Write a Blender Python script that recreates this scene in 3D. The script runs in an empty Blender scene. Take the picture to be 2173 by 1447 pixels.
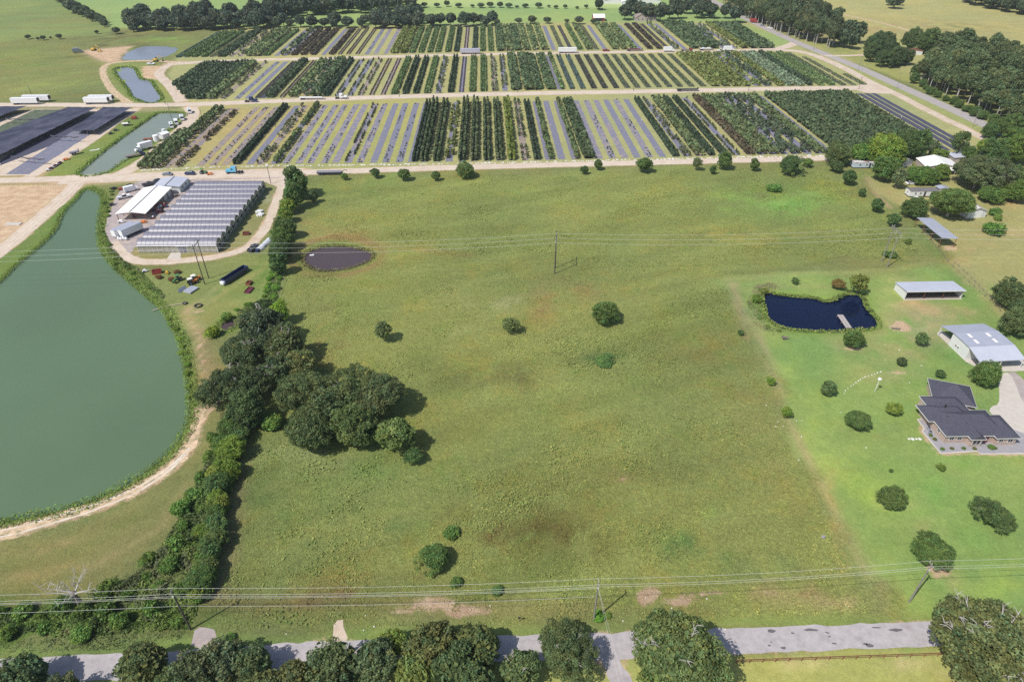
import bpy, bmesh, math, random
import numpy as np
from mathutils import Vector, Matrix

SC = bpy.context.scene
COL = SC.collection
R = math.radians
rnd = random.Random(7)
rng = np.random.default_rng(7)

# ---------------------------------------------------------------- camera
F, CX, CY, TH, H = 1383.0, 1086.5, 723.5, R(35.4), 115.0
cam_data = bpy.data.cameras.new('camera')
cam_data.sensor_width = 36.0
cam_data.lens = 36.0 * F / 2173.0
cam_data.clip_start = 0.5
cam_data.clip_end = 9000
cam = bpy.data.objects.new('camera', cam_data)
COL.objects.link(cam)
cam.location = (0, 0, H)
cam.rotation_euler = (R(90) - TH, 0, 0)
SC.camera = cam

# ---------------------------------------------------------------- world, sun, exposure
SUN_AZ = Vector((-0.77, -0.64, 0)).normalized()
SUN_EL = R(52.5)
w = bpy.data.worlds.new('World'); SC.world = w; w.use_nodes = True
nt = w.node_tree
sky = nt.nodes.new('ShaderNodeTexSky'); sky.sky_type = 'NISHITA'; sky.sun_disc = False
sky.sun_elevation = SUN_EL
sky.sun_rotation = math.atan2(SUN_AZ.x, SUN_AZ.y)
sky.air_density = 1.0; sky.dust_density = 1.2; sky.ozone_density = 1.0
nt.links.new(sky.outputs[0], nt.nodes['Background'].inputs[0])
nt.nodes['Background'].inputs[1].default_value = 0.11
sd_ = bpy.data.lights.new('sun', 'SUN'); sd_.energy = 4.2; sd_.angle = R(0.53); sd_.color = (1.0, 0.95, 0.87)
sun = bpy.data.objects.new('sun', sd_); COL.objects.link(sun)
sdir = Vector((SUN_AZ.x * math.cos(SUN_EL), SUN_AZ.y * math.cos(SUN_EL), math.sin(SUN_EL)))
sun.rotation_euler = sdir.to_track_quat('Z', 'Y').to_euler()
sun.location = sdir * 300
SC.view_settings.view_transform = 'Standard'
SC.view_settings.look = 'None'
SC.view_settings.exposure = 0.16
SC.view_settings.gamma = 1.0
SC.render.engine = 'CYCLES'
SC.cycles.use_denoising = False
SC.cycles.max_bounces = 6
SC.cycles.transparent_max_bounces = 8

# ---------------------------------------------------------------- survey helpers
ST, CT = math.sin(TH), math.cos(TH)

def at(x, y, z=0.0):
    "place on the land (metres) of a spot surveyed on the photograph"
    dx = (x - CX) / F; dy = (CY - y) / F
    t = (z - H) / (-ST + dy * CT)
    return Vector((t * dx, t * (CT + dy * ST), z))

def scale_at(x, y, z=0.0):
    p = at(x, y, z)
    return F / (p.y * CT - (p.z - H) * ST)

def proj(X, Y, Z=0.0):
    Z = Z - H
    d = Y * CT - Z * ST; u = Y * ST + Z * CT
    return CX + F * X / d, CY - F * u / d

# ---------------------------------------------------------------- materials
MATS = {}

def lin(r, g, b):
    return tuple(((c / 255 + 0.055) / 1.055) ** 2.4 if c > 10 else c / 3294 for c in (r, g, b))

def mat(name, col, rough=0.7, var=0.15, vs=1.0, bump=0.0, bs=5.0, metal=0.0, spec=0.3, col2=None, c2s=0.3, c2t=0.55, c2w=0.1,
        attr=None, objcol=False, transl=0.0, bdist=0.1, wave=None):
    """procedural surface: base colour with noise variation, optional second colour in patches, bump"""
    if name in MATS: return MATS[name]
    m = bpy.data.materials.new(name); m.use_nodes = True
    n = m.node_tree; N = n.nodes; L = n.links
    b = N['Principled BSDF']
    b.inputs['Roughness'].default_value = rough
    b.inputs['Metallic'].default_value = metal
    b.inputs['Specular IOR Level'].default_value = spec
    tc = N.new('ShaderNodeTexCoord')
    def noise(scale, detail=4, rough_=0.6):
        t = N.new('ShaderNodeTexNoise'); t.inputs['Scale'].default_value = scale
        t.inputs['Detail'].default_value = detail; t.inputs['Roughness'].default_value = rough_
        L.new(tc.outputs['Object'], t.inputs['Vector']); return t
    if attr:
        a = N.new('ShaderNodeAttribute'); a.attribute_name = attr; c = a.outputs['Color']
    else:
        a = N.new('ShaderNodeRGB'); a.outputs[0].default_value = (*col, 1); c = a.outputs[0]
    if objcol:
        oi = N.new('ShaderNodeObjectInfo')
        mx = N.new('ShaderNodeMix'); mx.data_type = 'RGBA'; mx.blend_type = 'MULTIPLY'; mx.inputs[0].default_value = 1
        L.new(c, mx.inputs[6]); L.new(oi.outputs['Color'], mx.inputs[7]); c = mx.outputs[2]
    if col2:
        t = noise(c2s, 5, 0.65)
        mr = N.new('ShaderNodeMapRange'); mr.inputs[1].default_value = c2t - c2w; mr.inputs[2].default_value = c2t + c2w
        L.new(t.outputs[0], mr.inputs[0])
        mx = N.new('ShaderNodeMix'); mx.data_type = 'RGBA'
        L.new(mr.outputs[0], mx.inputs[0]); L.new(c, mx.inputs[6]); mx.inputs[7].default_value = (*col2, 1); c = mx.outputs[2]
    if wave:
        t = N.new('ShaderNodeTexWave'); t.inputs['Scale'].default_value = wave[0]; t.bands_direction = wave[1]
        t.inputs['Distortion'].default_value = 0.0
        L.new(tc.outputs['Object'], t.inputs['Vector'])
        mr = N.new('ShaderNodeMapRange'); mr.inputs[3].default_value = 1 - wave[2]; mr.inputs[4].default_value = 1.0
        L.new(t.outputs[0], mr.inputs[0])
        hs = N.new('ShaderNodeMix'); hs.data_type = 'RGBA'; hs.blend_type = 'MULTIPLY'; hs.inputs[0].default_value = 1
        L.new(c, hs.inputs[6]); L.new(mr.outputs[0], hs.inputs[7]); c = hs.outputs[2]
    if var:
        t = noise(vs, 6, 0.7)
        mr = N.new('ShaderNodeMapRange'); mr.inputs[1].default_value = 0.3; mr.inputs[2].default_value = 0.7
        mr.inputs[3].default_value = 1 - var; mr.inputs[4].default_value = 1 + var
        L.new(t.outputs[0], mr.inputs[0])
        hs = N.new('ShaderNodeMix'); hs.data_type = 'RGBA'; hs.blend_type = 'MULTIPLY'; hs.inputs[0].default_value = 1
        L.new(c, hs.inputs[6]); L.new(mr.outputs[0], hs.inputs[7]); c = hs.outputs[2]
    L.new(c, b.inputs['Base Color'])
    if bump:
        t = noise(bs, 5, 0.6); bp = N.new('ShaderNodeBump'); bp.inputs['Strength'].default_value = bump
        bp.inputs['Distance'].default_value = bdist
        L.new(t.outputs[0], bp.inputs['Height']); L.new(bp.outputs[0], b.inputs['Normal'])
    if transl:
        tr = N.new('ShaderNodeBsdfTranslucent'); L.new(c, tr.inputs[0])
        ms = N.new('ShaderNodeMixShader'); ms.inputs[0].default_value = transl
        L.new(b.outputs[0], ms.inputs[1]); L.new(tr.outputs[0], ms.inputs[2])
        L.new(ms.outputs[0], N['Material Output'].inputs['Surface'])
    MATS[name] = m
    return m

def ground_material():
    m = bpy.data.materials.new('ground_cover'); m.use_nodes = True
    n = m.node_tree; N = n.nodes; L = n.links; b = N['Principled BSDF']
    b.inputs['Roughness'].default_value = 0.95; b.inputs['Specular IOR Level'].default_value = 0.1
    tc = N.new('ShaderNodeTexCoord')
    def noise(scale, detail=5, r_=0.6, dist=0.0):
        t = N.new('ShaderNodeTexNoise'); t.inputs['Scale'].default_value = scale; t.inputs['Detail'].default_value = detail
        t.inputs['Roughness'].default_value = r_; t.inputs['Distortion'].default_value = dist
        L.new(tc.outputs['Object'], t.inputs['Vector']); return t.outputs[0]
    def rng_(s, a, b_, c, d):
        mr = N.new('ShaderNodeMapRange'); L.new(s, mr.inputs[0])
        for i, v in enumerate((a, b_, c, d)): mr.inputs[i + 1].default_value = v
        return mr.outputs[0]
    def math_(op, a, b_):
        q = N.new('ShaderNodeMath'); q.operation = op
        for i, v in enumerate((a, b_)):
            if isinstance(v, (int, float)): q.inputs[i].default_value = v
            else: L.new(v, q.inputs[i])
        return q.outputs[0]
    def mix(f, a, c, mode='MIX'):
        x = N.new('ShaderNodeMix'); x.data_type = 'RGBA'; x.blend_type = mode
        if isinstance(f, (int, float)): x.inputs[0].default_value = f
        else: L.new(f, x.inputs[0])
        for i, v in ((6, a), (7, c)):
            if isinstance(v, tuple): x.inputs[i].default_value = (*v, 1)
            else: L.new(v, x.inputs[i])
        return x.outputs[2]
    def attr(nm, o='Fac'):
        a = N.new('ShaderNodeAttribute'); a.attribute_name = nm; return a.outputs[o]
    col = attr('Col', 'Color'); dirt = attr('dirt'); tuft = attr('tuft')
    # weeds and dry grass drifting through the sward
    dry = rng_(noise(0.045, 7, 0.72), 0.5, 0.68, 0, 0.75)
    c = mix(math_('MULTIPLY', dry, tuft), col, mix(1.0, col, (1.32, 1.02, 0.78), 'MULTIPLY'))
    lush = rng_(noise(0.09, 7, 0.75, 0.5), 0.52, 0.66, 0, 0.6)
    c = mix(math_('MULTIPLY', lush, tuft), c, mix(1.0, col, (0.72, 0.95, 0.75), 'MULTIPLY'))
    pale = rng_(noise(0.35, 6, 0.8, 1.0), 0.55, 0.72, 0, 0.5)
    c = mix(math_('MULTIPLY', pale, tuft), c, mix(1.0, col, (1.3, 1.2, 1.05), 'MULTIPLY'))
    fine = rng_(noise(0.9, 9, 0.85, 1.4), 0.32, 0.70, 0.5, 1.55)
    soft = rng_(noise(0.35, 9, 0.85, .8), 0.3, 0.7, 0.74, 1.26)
    f2 = N.new('ShaderNodeMix'); f2.data_type = 'FLOAT'; L.new(tuft, f2.inputs[0]); L.new(soft, f2.inputs[2]); L.new(fine, f2.inputs[3])
    c = mix(1.0, c, f2.outputs[0], 'MULTIPLY')
    # bare soil
    dn = math_('ADD', dirt, math_('MULTIPLY', math_('SUBTRACT', noise(0.5, 8, 0.75, 0.6), 0.5), 0.9))
    df = rng_(dn, 0.42, 0.62, 0, 1)
    soil = mix(rng_(noise(0.25, 6, 0.7), 0.35, 0.65, 0, 1), lin(205, 180, 150), lin(176, 148, 120))
    soil = mix(1.0, soil, rng_(noise(3.0, 5, 0.7), 0.3, 0.7, 0.8, 1.15), 'MULTIPLY')
    c = mix(df, c, soil)
    L.new(c, b.inputs['Base Color'])
    bp = N.new('ShaderNodeBump'); bp.inputs['Distance'].default_value = 0.8
    L.new(math_('ADD', noise(1.5, 6, 0.75, 1.0), math_('MULTIPLY', noise(4.5, 3, 0.6), 0.35)), bp.inputs['Height'])
    L.new(rng_(tuft, 0, 1, 0.15, 0.9), bp.inputs['Strength'])
    L.new(bp.outputs[0], b.inputs['Normal'])
    return m

def water_material(name, col, rough=0.06, bump=0.04, bs=0.8):
    m = bpy.data.materials.new(name); m.use_nodes = True
    n = m.node_tree; N = n.nodes; L = n.links; b = N['Principled BSDF']
    b.inputs['Roughness'].default_value = rough; b.inputs['IOR'].default_value = 1.33
    tc = N.new('ShaderNodeTexCoord'); t = N.new('ShaderNodeTexNoise'); t.inputs['Scale'].default_value = bs
    t.inputs['Detail'].default_value = 4; L.new(tc.outputs['Object'], t.inputs['Vector'])
    bp = N.new('ShaderNodeBump'); bp.inputs['Strength'].default_value = bump; bp.inputs['Distance'].default_value = 0.1
    L.new(t.outputs[0], bp.inputs['Height']); L.new(bp.outputs[0], b.inputs['Normal'])
    t2 = N.new('ShaderNodeTexNoise'); t2.inputs['Scale'].default_value = 0.012; t2.inputs['Detail'].default_value = 6
    L.new(tc.outputs['Object'], t2.inputs['Vector'])
    mx = N.new('ShaderNodeMix'); mx.data_type = 'RGBA'; L.new(t2.outputs[0], mx.inputs[0])
    mx.inputs[6].default_value = (*[k * 0.72 for k in col], 1); mx.inputs[7].default_value = (*[k * 1.28 for k in col], 1)
    L.new(mx.outputs[2], b.inputs['Base Color'])
    t3 = N.new('ShaderNodeTexNoise'); t3.inputs['Scale'].default_value = 0.03; t3.inputs['Detail'].default_value = 5; t3.inputs['Distortion'].default_value = 1.2; L.new(tc.outputs['Object'], t3.inputs['Vector'])
    mr = N.new('ShaderNodeMapRange'); mr.inputs[1].default_value = .35; mr.inputs[2].default_value = .65; mr.inputs[3].default_value = rough * .5; mr.inputs[4].default_value = rough * 1.7
    L.new(t3.outputs[0], mr.inputs[0]); L.new(mr.outputs[0], b.inputs['Roughness'])
    return m

M_GROUND = ground_material()
M_GRAVEL = mat('pale_gravel', (0.56, 0.47, 0.38), 0.95, 0.16, 0.6, 0.4, 3, col2=(0.48, 0.38, 0.29), c2s=0.12, c2w=0.12)
M_YARD = mat('grey_gravel', (0.36, 0.31, 0.30), 0.95, 0.2, 0.4, 0.4, 3, col2=(0.42, 0.35, 0.30), c2s=0.1, c2t=0.58, c2w=0.1)
M_ASPHALT = mat('worn_asphalt', (0.39, 0.36, 0.365), 0.9, 0.16, 0.7, 0.3, 6, col2=(0.33, 0.30, 0.31), c2s=0.25, c2t=0.62, c2w=0.07)
M_HIGHWAY = mat('highway_asphalt', (0.36, 0.33, 0.32), 0.9, 0.12, 0.5, 0.2, 6)
M_PATCH = mat('asphalt_patch', (0.13, 0.12, 0.125), 0.85, 0.2, 2)
M_SAND = mat('sandy_track', (0.58, 0.43, 0.29), 0.95, 0.25, 0.8, 0.5, 2, col2=(0.27, 0.24, 0.13), c2s=0.55, c2t=0.54, c2w=0.07)
M_CONC = mat('concrete', (0.50, 0.46, 0.41), 0.85, 0.1, 0.6, 0.1, 8)
M_CONC_G = mat('grey_concrete', (0.30, 0.29, 0.31), 0.85, 0.12, 0.8, 0.1, 8)
M_FABRIC = mat('worn_ground_cloth', (0.205, 0.20, 0.25), 0.6, 0.3, 1.6, 0.4, 3, col2=(0.36, 0.28, 0.23), c2s=0.35, c2t=0.56, c2w=0.05)
M_FABRIC2 = mat('clean_ground_cloth', (0.18, 0.182, 0.24), 0.6, 0.25, 1.6, 0.3, 3, col2=(0.28, 0.24, 0.24), c2s=0.4, c2t=0.6, c2w=0.06)
M_FABRICD = mat('dirty_ground_cloth', (0.22, 0.20, 0.22), 0.7, 0.3, 1.2, 0.4, 3, col2=(0.33, 0.25, 0.17), c2s=0.3, c2t=0.5, c2w=0.06)
M_BLACKCLOTH = mat('black_ground_cloth', (0.07, 0.07, 0.105), 0.6, 0.15, 1.5, 0.2, 4)
M_SHADE = mat('black_shade_cloth', (0.040, 0.040, 0.070), 0.6, 0.35, 0.2, 0.3, 1.2, col2=(0.085, 0.085, 0.12), c2s=0.08, c2w=0.15)
M_WHITE = mat('white_paint', (0.78, 0.78, 0.80), 0.45, 0.06, 1.5, spec=0.5)
M_ROOFW = mat('white_metal_roof', (0.86, 0.85, 0.83), 0.4, 0.05, 0.3, spec=0.4, wave=(1.6, 'Y', 0.06))
M_ROOFG = mat('galvanised_roof', (0.40, 0.42, 0.50), 0.42, 0.08, 0.3, metal=0.1, spec=0.5, wave=(1.6, 'X', 0.10))
M_ROOFG2 = mat('pale_metal_roof', (0.52, 0.54, 0.62), 0.42, 0.06, 0.3, metal=0.1, spec=0.5, wave=(1.6, 'X', 0.10))
M_SHINGLE = mat('dark_shingles', (0.070, 0.070, 0.095), 0.85, 0.28, 2.2, 0.4, 8)
M_SHINGLET = mat('tan_shingles', (0.28, 0.24, 0.22), 0.85, 0.2, 2.2, 0.3, 8)
M_BRICK = mat('pale_brick', (0.44, 0.34, 0.29), 0.9, 0.25, 3.0, 0.3, 10)
M_SIDING = mat('white_siding', (0.70, 0.70, 0.70), 0.6, 0.06, 0.8, wave=(2.2, 'Z', 0.12))
M_SIDINGT = mat('tan_siding', (0.42, 0.36, 0.33), 0.7, 0.08, 0.8, wave=(2.2, 'Z', 0.10))
M_TRIM = mat('white_trim', (0.72, 0.70, 0.68), 0.6, 0.05)
M_GLASS = mat('window_glass', (0.03, 0.035, 0.045), 0.12, 0.0, spec=0.6)
M_DARK = mat('dark_metal', (0.035, 0.035, 0.04), 0.5, 0.1)
M_TYRE = mat('tyre_rubber', (0.02, 0.02, 0.02), 0.85, 0.1)
M_RUST = mat('rusty_steel', (0.23, 0.085, 0.05), 0.8, 0.25, 2.0, col2=(0.14, 0.06, 0.05), c2s=1.0)
M_RUSTROOF = mat('rust_streaked_roof', (0.55, 0.53, 0.53), 0.6, 0.1, 0.5, col2=(0.30, 0.14, 0.09), c2s=0.35, c2t=0.55, c2w=0.06)
M_WOOD = mat('weathered_wood', (0.20, 0.17, 0.15), 0.9, 0.25, 2.0)
M_DOCK = mat('grey_dock_board', (0.38, 0.34, 0.33), 0.9, 0.25, 1.0)
M_POLE = mat('creosoted_pole', (0.10, 0.085, 0.075), 0.9, 0.25, 1.5)
M_POLEG = mat('silvered_pole', (0.23, 0.22, 0.20), 0.9, 0.2, 1.5)
M_WIRE = mat('aluminium_wire', (0.62, 0.62, 0.58), 0.5, 0.0, metal=0.0)
M_CERAMIC = mat('insulator_glaze', (0.55, 0.55, 0.56), 0.3, 0.0)
M_POT = mat('black_pot', (0.02, 0.02, 0.024), 0.6, 0.1)
M_BARK = mat('grey_bark', (0.17, 0.145, 0.12), 0.95, 0.25, 2.5, 0.3, 6)
M_BARKP = mat('bleached_bark', (0.42, 0.39, 0.37), 0.95, 0.2, 2.5)
M_LEAF = mat('leaves', (1, 1, 1), 0.62, 0.0, attr='Col', objcol=True, transl=0.3, spec=0.2)
M_BUSH = mat('nursery_leaves', (1, 1, 1), 0.65, 0.0, attr='Col', transl=0.18, spec=0.2)
M_RED = mat('red_paint', (0.27, 0.04, 0.035), 0.45, 0.1, 1.5, spec=0.5)
M_ORANGE = mat('orange_paint', (0.62, 0.20, 0.05), 0.5, 0.1, 1.5)
M_YELLOW = mat('yellow_paint', (0.62, 0.42, 0.06), 0.5, 0.12, 1.5)
M_GREENP = mat('green_paint', (0.08, 0.20, 0.07), 0.5, 0.12, 1.5)
M_BLUEP = mat('sky_blue_paint', (0.12, 0.42, 0.62), 0.35, 0.06, 1.5, spec=0.6)
M_NAVY = mat('navy_paint', (0.02, 0.035, 0.11), 0.3, 0.06, 1.5, spec=0.6)
M_GREYP = mat('grey_paint', (0.22, 0.25, 0.30), 0.35, 0.06, 1.5, spec=0.6)
M_CHAR = mat('charcoal_paint', (0.05, 0.055, 0.07), 0.35, 0.06, 1.5, spec=0.6)
M_MAROON = mat('maroon_paint', (0.15, 0.04, 0.06), 0.5, 0.1)
M_FILM = mat('grey_greenhouse_film', (0.19, 0.19, 0.24), 0.38, 0.12, 0.7, spec=0.35, col2=(0.16, 0.16, 0.20), c2s=0.5, c2w=0.15)
M_FILMW = mat('clouded_wall_film', (0.30, 0.29, 0.24), 0.4, 0.25, 0.8, spec=0.5)
M_FILMG = mat('greenish_end_film', (0.11, 0.15, 0.12), 0.3, 0.4, 0.6, spec=0.5)  # green-grey base colour stands in for plants seen through clear film
M_STONE = mat('pale_stone', (0.62, 0.60, 0.56), 0.9, 0.1, 3)
M_ROCK = mat('tan_rock', (0.42, 0.36, 0.28), 0.95, 0.25, 2)
M_ALGAE = mat('floating_algae', (0.20, 0.27, 0.035), 0.8, 0.25, 0.8)
W_GREEN = water_material('green_water', (0.105, 0.165, 0.092), 0.16, 0.08, 1.0)
W_BLUE = water_material('slate_water', (0.21, 0.23, 0.28), 0.14)
W_GREY = water_material('grey_green_water', (0.20, 0.235, 0.19), 0.14)
W_NAVY = water_material('dark_blue_water', (0.004, 0.009, 0.032), 0.04, 0.02)
W_BROWN = water_material('brown_water', (0.075, 0.055, 0.060), 0.10)

# ---------------------------------------------------------------- object helpers
def tag(o, label=None, cat=None, group=None, kind=None):
    if label: o['label'] = label
    if cat: o['category'] = cat
    if group: o['group'] = group
    if kind: o['kind'] = kind
    return o

def empty(name, loc, rz=0.0, label=None, cat=None, group=None):
    o = bpy.data.objects.new(name, None); COL.objects.link(o)
    o.empty_display_size = 0.5
    o.location = loc; o.rotation_euler = (0, 0, rz)
    return tag(o, label, cat, group)

def link(name, me, parent=None, loc=None):
    o = bpy.data.objects.new(name, me); COL.objects.link(o)
    if parent: o.parent = parent
    if loc is not None: o.location = loc
    return o

def copy_tree(o, parent=None):
    c = o.copy(); COL.objects.link(c); c.parent = parent
    for ch in [k for k in o.children]:
        copy_tree(ch, c)
    return c

class MB:
    def __init__(s): s.v = []; s.f = []; s.smooth = False
    def add(s, vs, fs):
        k = len(s.v); s.v += [tuple(v) for v in vs]; s.f += [tuple(i + k for i in f) for f in fs]; return s
    def box(s, x0, x1, y0, y1, z0, z1):
        return s.add([(x0, y0, z0), (x1, y0, z0), (x1, y1, z0), (x0, y1, z0), (x0, y0, z1), (x1, y0, z1), (x1, y1, z1), (x0, y1, z1)],
                     [(3, 2, 1, 0), (4, 5, 6, 7), (0, 1, 5, 4), (1, 2, 6, 5), (2, 3, 7, 6), (3, 0, 4, 7)])
    def tbox(s, x0, x1, y0, y1, z0, z1, i0=0.0, i1=0.0, iy=0.0):
        "box whose top is inset: i0 rear, i1 front, iy sides"
        return s.add([(x0, y0, z0), (x1, y0, z0), (x1, y1, z0), (x0, y1, z0), (x0 + i0, y0 + iy, z1), (x1 - i1, y0 + iy, z1), (x1 - i1, y1 - iy, z1), (x0 + i0, y1 - iy, z1)],
                     [(3, 2, 1, 0), (4, 5, 6, 7), (0, 1, 5, 4), (1, 2, 6, 5), (2, 3, 7, 6), (3, 0, 4, 7)])
    def cyl(s, p0, p1, r0, r1=None, n=8, caps=True):
        r1 = r0 if r1 is None else r1
        p0 = Vector(p0); p1 = Vector(p1); d = (p1 - p0).normalized()
        a = d.orthogonal().normalized(); b = d.cross(a)
        vs = []
        for p, r in ((p0, r0), (p1, r1)):
            for i in range(n):
                t = 2 * math.pi * i / n
                vs.append(p + (a * math.cos(t) + b * math.sin(t)) * r)
        fs = [(i, (i + 1) % n, n + (i + 1) % n, n + i) for i in range(n)]
        if caps: fs += [tuple(range(n - 1, -1, -1)), tuple(range(n, 2 * n))]
        return s.add(vs, fs)
    def tube(s, pts, rs, n=6):
        for i in range(len(pts) - 1):
            s.cyl(pts[i], pts[i + 1], rs[i], rs[i + 1], n, True)
        return s
    def prism(s, poly, z0, z1):
        n = len(poly)
        vs = [(p[0], p[1], z0) for p in poly] + [(p[0], p[1], z1) for p in poly]
        fs = [tuple(range(n - 1, -1, -1)), tuple(range(n, 2 * n))] + [(i, (i + 1) % n, n + (i + 1) % n, n + i) for i in range(n)]
        return s.add(vs, fs)
    def ell(s, c, r, n=10, m=6, jit=0.0, seed=0):
        q = random.Random(seed); vs = [(c[0], c[1], c[2] + r[2])]
        for j in range(1, m):
            ph = math.pi * j / m
            for i in range(n):
                t = 2 * math.pi * i / n; k = 1 + q.uniform(-jit, jit)
                vs.append((c[0] + r[0] * k * math.sin(ph) * math.cos(t), c[1] + r[1] * k * math.sin(ph) * math.sin(t), c[2] + r[2] * k * math.cos(ph)))
        vs.append((c[0], c[1], c[2] - r[2])); fs = []
        for i in range(n): fs.append((0, 1 + i, 1 + (i + 1) % n))
        for j in range(m - 2):
            for i in range(n):
                a = 1 + j * n + i; b = 1 + j * n + (i + 1) % n
                fs.append((a, a + n, b + n, b))
        e = len(vs) - 1; k = 1 + (m - 2) * n
        for i in range(n): fs.append((k + i, e, k + (i + 1) % n))
        return s.add(vs, fs)
    def mesh(s, name, m):
        me = bpy.data.meshes.new(name); me.from_pydata([tuple(v) for v in s.v], [], s.f); me.validate()
        me.materials.append(m)
        if s.smooth:
            me.polygons.foreach_set('use_smooth', [True] * len(me.polygons))
        me.update(); return me
    def build(s, name, m, parent=None, loc=None):
        return link(name, s.mesh(name, m), parent, loc)

def np_mesh(name, V, faces_n, m, cols=None, k=4):
    "mesh of separate k-gons from an array (faces*k, 3), with a colour per face"
    me = bpy.data.meshes.new(name)
    V = np.asarray(V, dtype=np.float32)
    me.vertices.add(len(V)); me.vertices.foreach_set('co', V.ravel())
    me.loops.add(faces_n * k); me.loops.foreach_set('vertex_index', np.arange(faces_n * k, dtype=np.int32))
    me.polygons.add(faces_n)
    me.polygons.foreach_set('loop_start', np.arange(0, faces_n * k, k, dtype=np.int32))
    me.update(calc_edges=True)
    if cols is not None:
        a = me.color_attributes.new('Col', 'FLOAT_COLOR', 'POINT')
        c = np.ones((faces_n, 4), dtype=np.float32); c[:, :3] = cols
        a.data.foreach_set('color', np.repeat(c, k, axis=0).ravel())
    me.materials.append(m)
    return me

# ---------------------------------------------------------------- polygons on the land
def W2(pts, z=0.0):
    return [at(x, y, z) for x, y in pts]

def densify(P, step=2.0, jit=0.0, closed=True, seed=0):
    q = random.Random(seed); out = []
    n = len(P)
    for i in range(n if closed else n - 1):
        a = Vector(P[i][:2]); b = Vector(P[(i + 1) % n][:2]); L_ = (b - a).length
        k = max(1, int(L_ / step)); nrm = Vector((-(b - a).y, (b - a).x)) / max(L_, 1e-6)
        for j in range(k):
            p = a.lerp(b, j / k) + nrm * q.uniform(-jit, jit)
            out.append((p.x, p.y))
    if not closed: out.append((P[-1][0], P[-1][1]))
    return out

def smooth_poly(P, it=2):
    for _ in range(it):
        Q = []
        n = len(P)
        for i in range(n):
            a = P[i]; b = P[(i + 1) % n]
            Q.append((a[0] * .75 + b[0] * .25, a[1] * .75 + b[1] * .25)); Q.append((a[0] * .25 + b[0] * .75, a[1] * .25 + b[1] * .75))
        P = Q
    return P

def smooth_line(P, it=2):
    for _ in range(it):
        Q = [P[0]]
        for i in range(len(P) - 1):
            a = P[i]; b = P[i + 1]
            Q.append((a[0] * .75 + b[0] * .25, a[1] * .75 + b[1] * .25)); Q.append((a[0] * .25 + b[0] * .75, a[1] * .25 + b[1] * .75))
        Q.append(P[-1]); P = Q
    return P

def flat_poly(name, pts, m, z=0.0, world=False, label=None, cat=None, kind='structure', jit=0.25, step=2.0, smooth=0, parent=None, group=None):
    P = [tuple(p[:2]) for p in (pts if world else W2(pts))]
    if smooth: P = smooth_poly(P, smooth)
    P = densify(P, step, jit, True, seed=len(name) + len(pts))
    bm = bmesh.new()
    vs = [bm.verts.new((x, y, z)) for x, y in P]
    f = bm.faces.new(vs); bm.normal_update()
    if f.normal.z < 0: f.normal_flip()
    bmesh.ops.triangulate(bm, faces=bm.faces[:])
    me = bpy.data.meshes.new(name); bm.to_mesh(me); bm.free(); me.materials.append(m)
    o = link(name, me, parent)
    return tag(o, label, cat, group, kind)

def strip(name, pts, width, m, z=0.0, world=False, label=None, jit=0.3, smooth=2, kind='structure', cat=None):
    P = [tuple(p[:2]) for p in (pts if world else W2(pts))]
    P = smooth_line(P, smooth) if smooth else P
    P = densify(P, 2.0, 0, False)
    q = random.Random(len(pts)); n = len(P); vs = []; fs = []
    for i in range(n):
        a = Vector(P[max(0, i - 1)]); b = Vector(P[min(n - 1, i + 1)]); d = (b - a).normalized(); nr = Vector((-d.y, d.x))
        wv = width if not isinstance(width, (tuple, list)) else width[0] + (width[1] - width[0]) * i / (n - 1)
        l = Vector(P[i]) + nr * (wv / 2 + q.uniform(-jit, jit)); r = Vector(P[i]) - nr * (wv / 2 + q.uniform(-jit, jit))
        vs += [(l.x, l.y, z), (r.x, r.y, z)]
        if i: k = 2 * i; fs.append((k - 2, k - 1, k + 1, k))
    me = bpy.data.meshes.new(name); me.from_pydata(vs, [], fs); me.materials.append(m); me.update()
    ROADS.append(([Vector(p) for p in P], (width if not isinstance(width, (tuple, list)) else sum(width) / 2)))
    return tag(link(name, me), label, cat, None, kind)
ROADS = []

def sdf(P, poly):
    "signed distance (negative inside) of points P (n,2) to polygon"
    poly = np.asarray([p[:2] for p in poly], float)
    d = np.full(len(P), 1e9); ins = np.zeros(len(P), bool)
    n = len(poly)
    for i in range(n):
        a = poly[i]; b = poly[(i + 1) % n]; e = b - a; w_ = P - a
        t = np.clip((w_ @ e) / max(e @ e, 1e-9), 0, 1)
        q = w_ - t[:, None] * e
        d = np.minimum(d, (q * q).sum(1))
        c = ((a[1] <= P[:, 1]) != (b[1] <= P[:, 1]))
        with np.errstate(divide='ignore', invalid='ignore'):
            xi = a[0] + (P[:, 1] - a[1]) * e[0] / (e[1] if abs(e[1]) > 1e-12 else 1e-12)
        ins ^= c & (P[:, 0] < xi)
    d = np.sqrt(d); return np.where(ins, -d, d)

def sstep(x, a, b):
    t = np.clip((x - a) / (b - a), 0, 1); return t * t * (3 - 2 * t)

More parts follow.
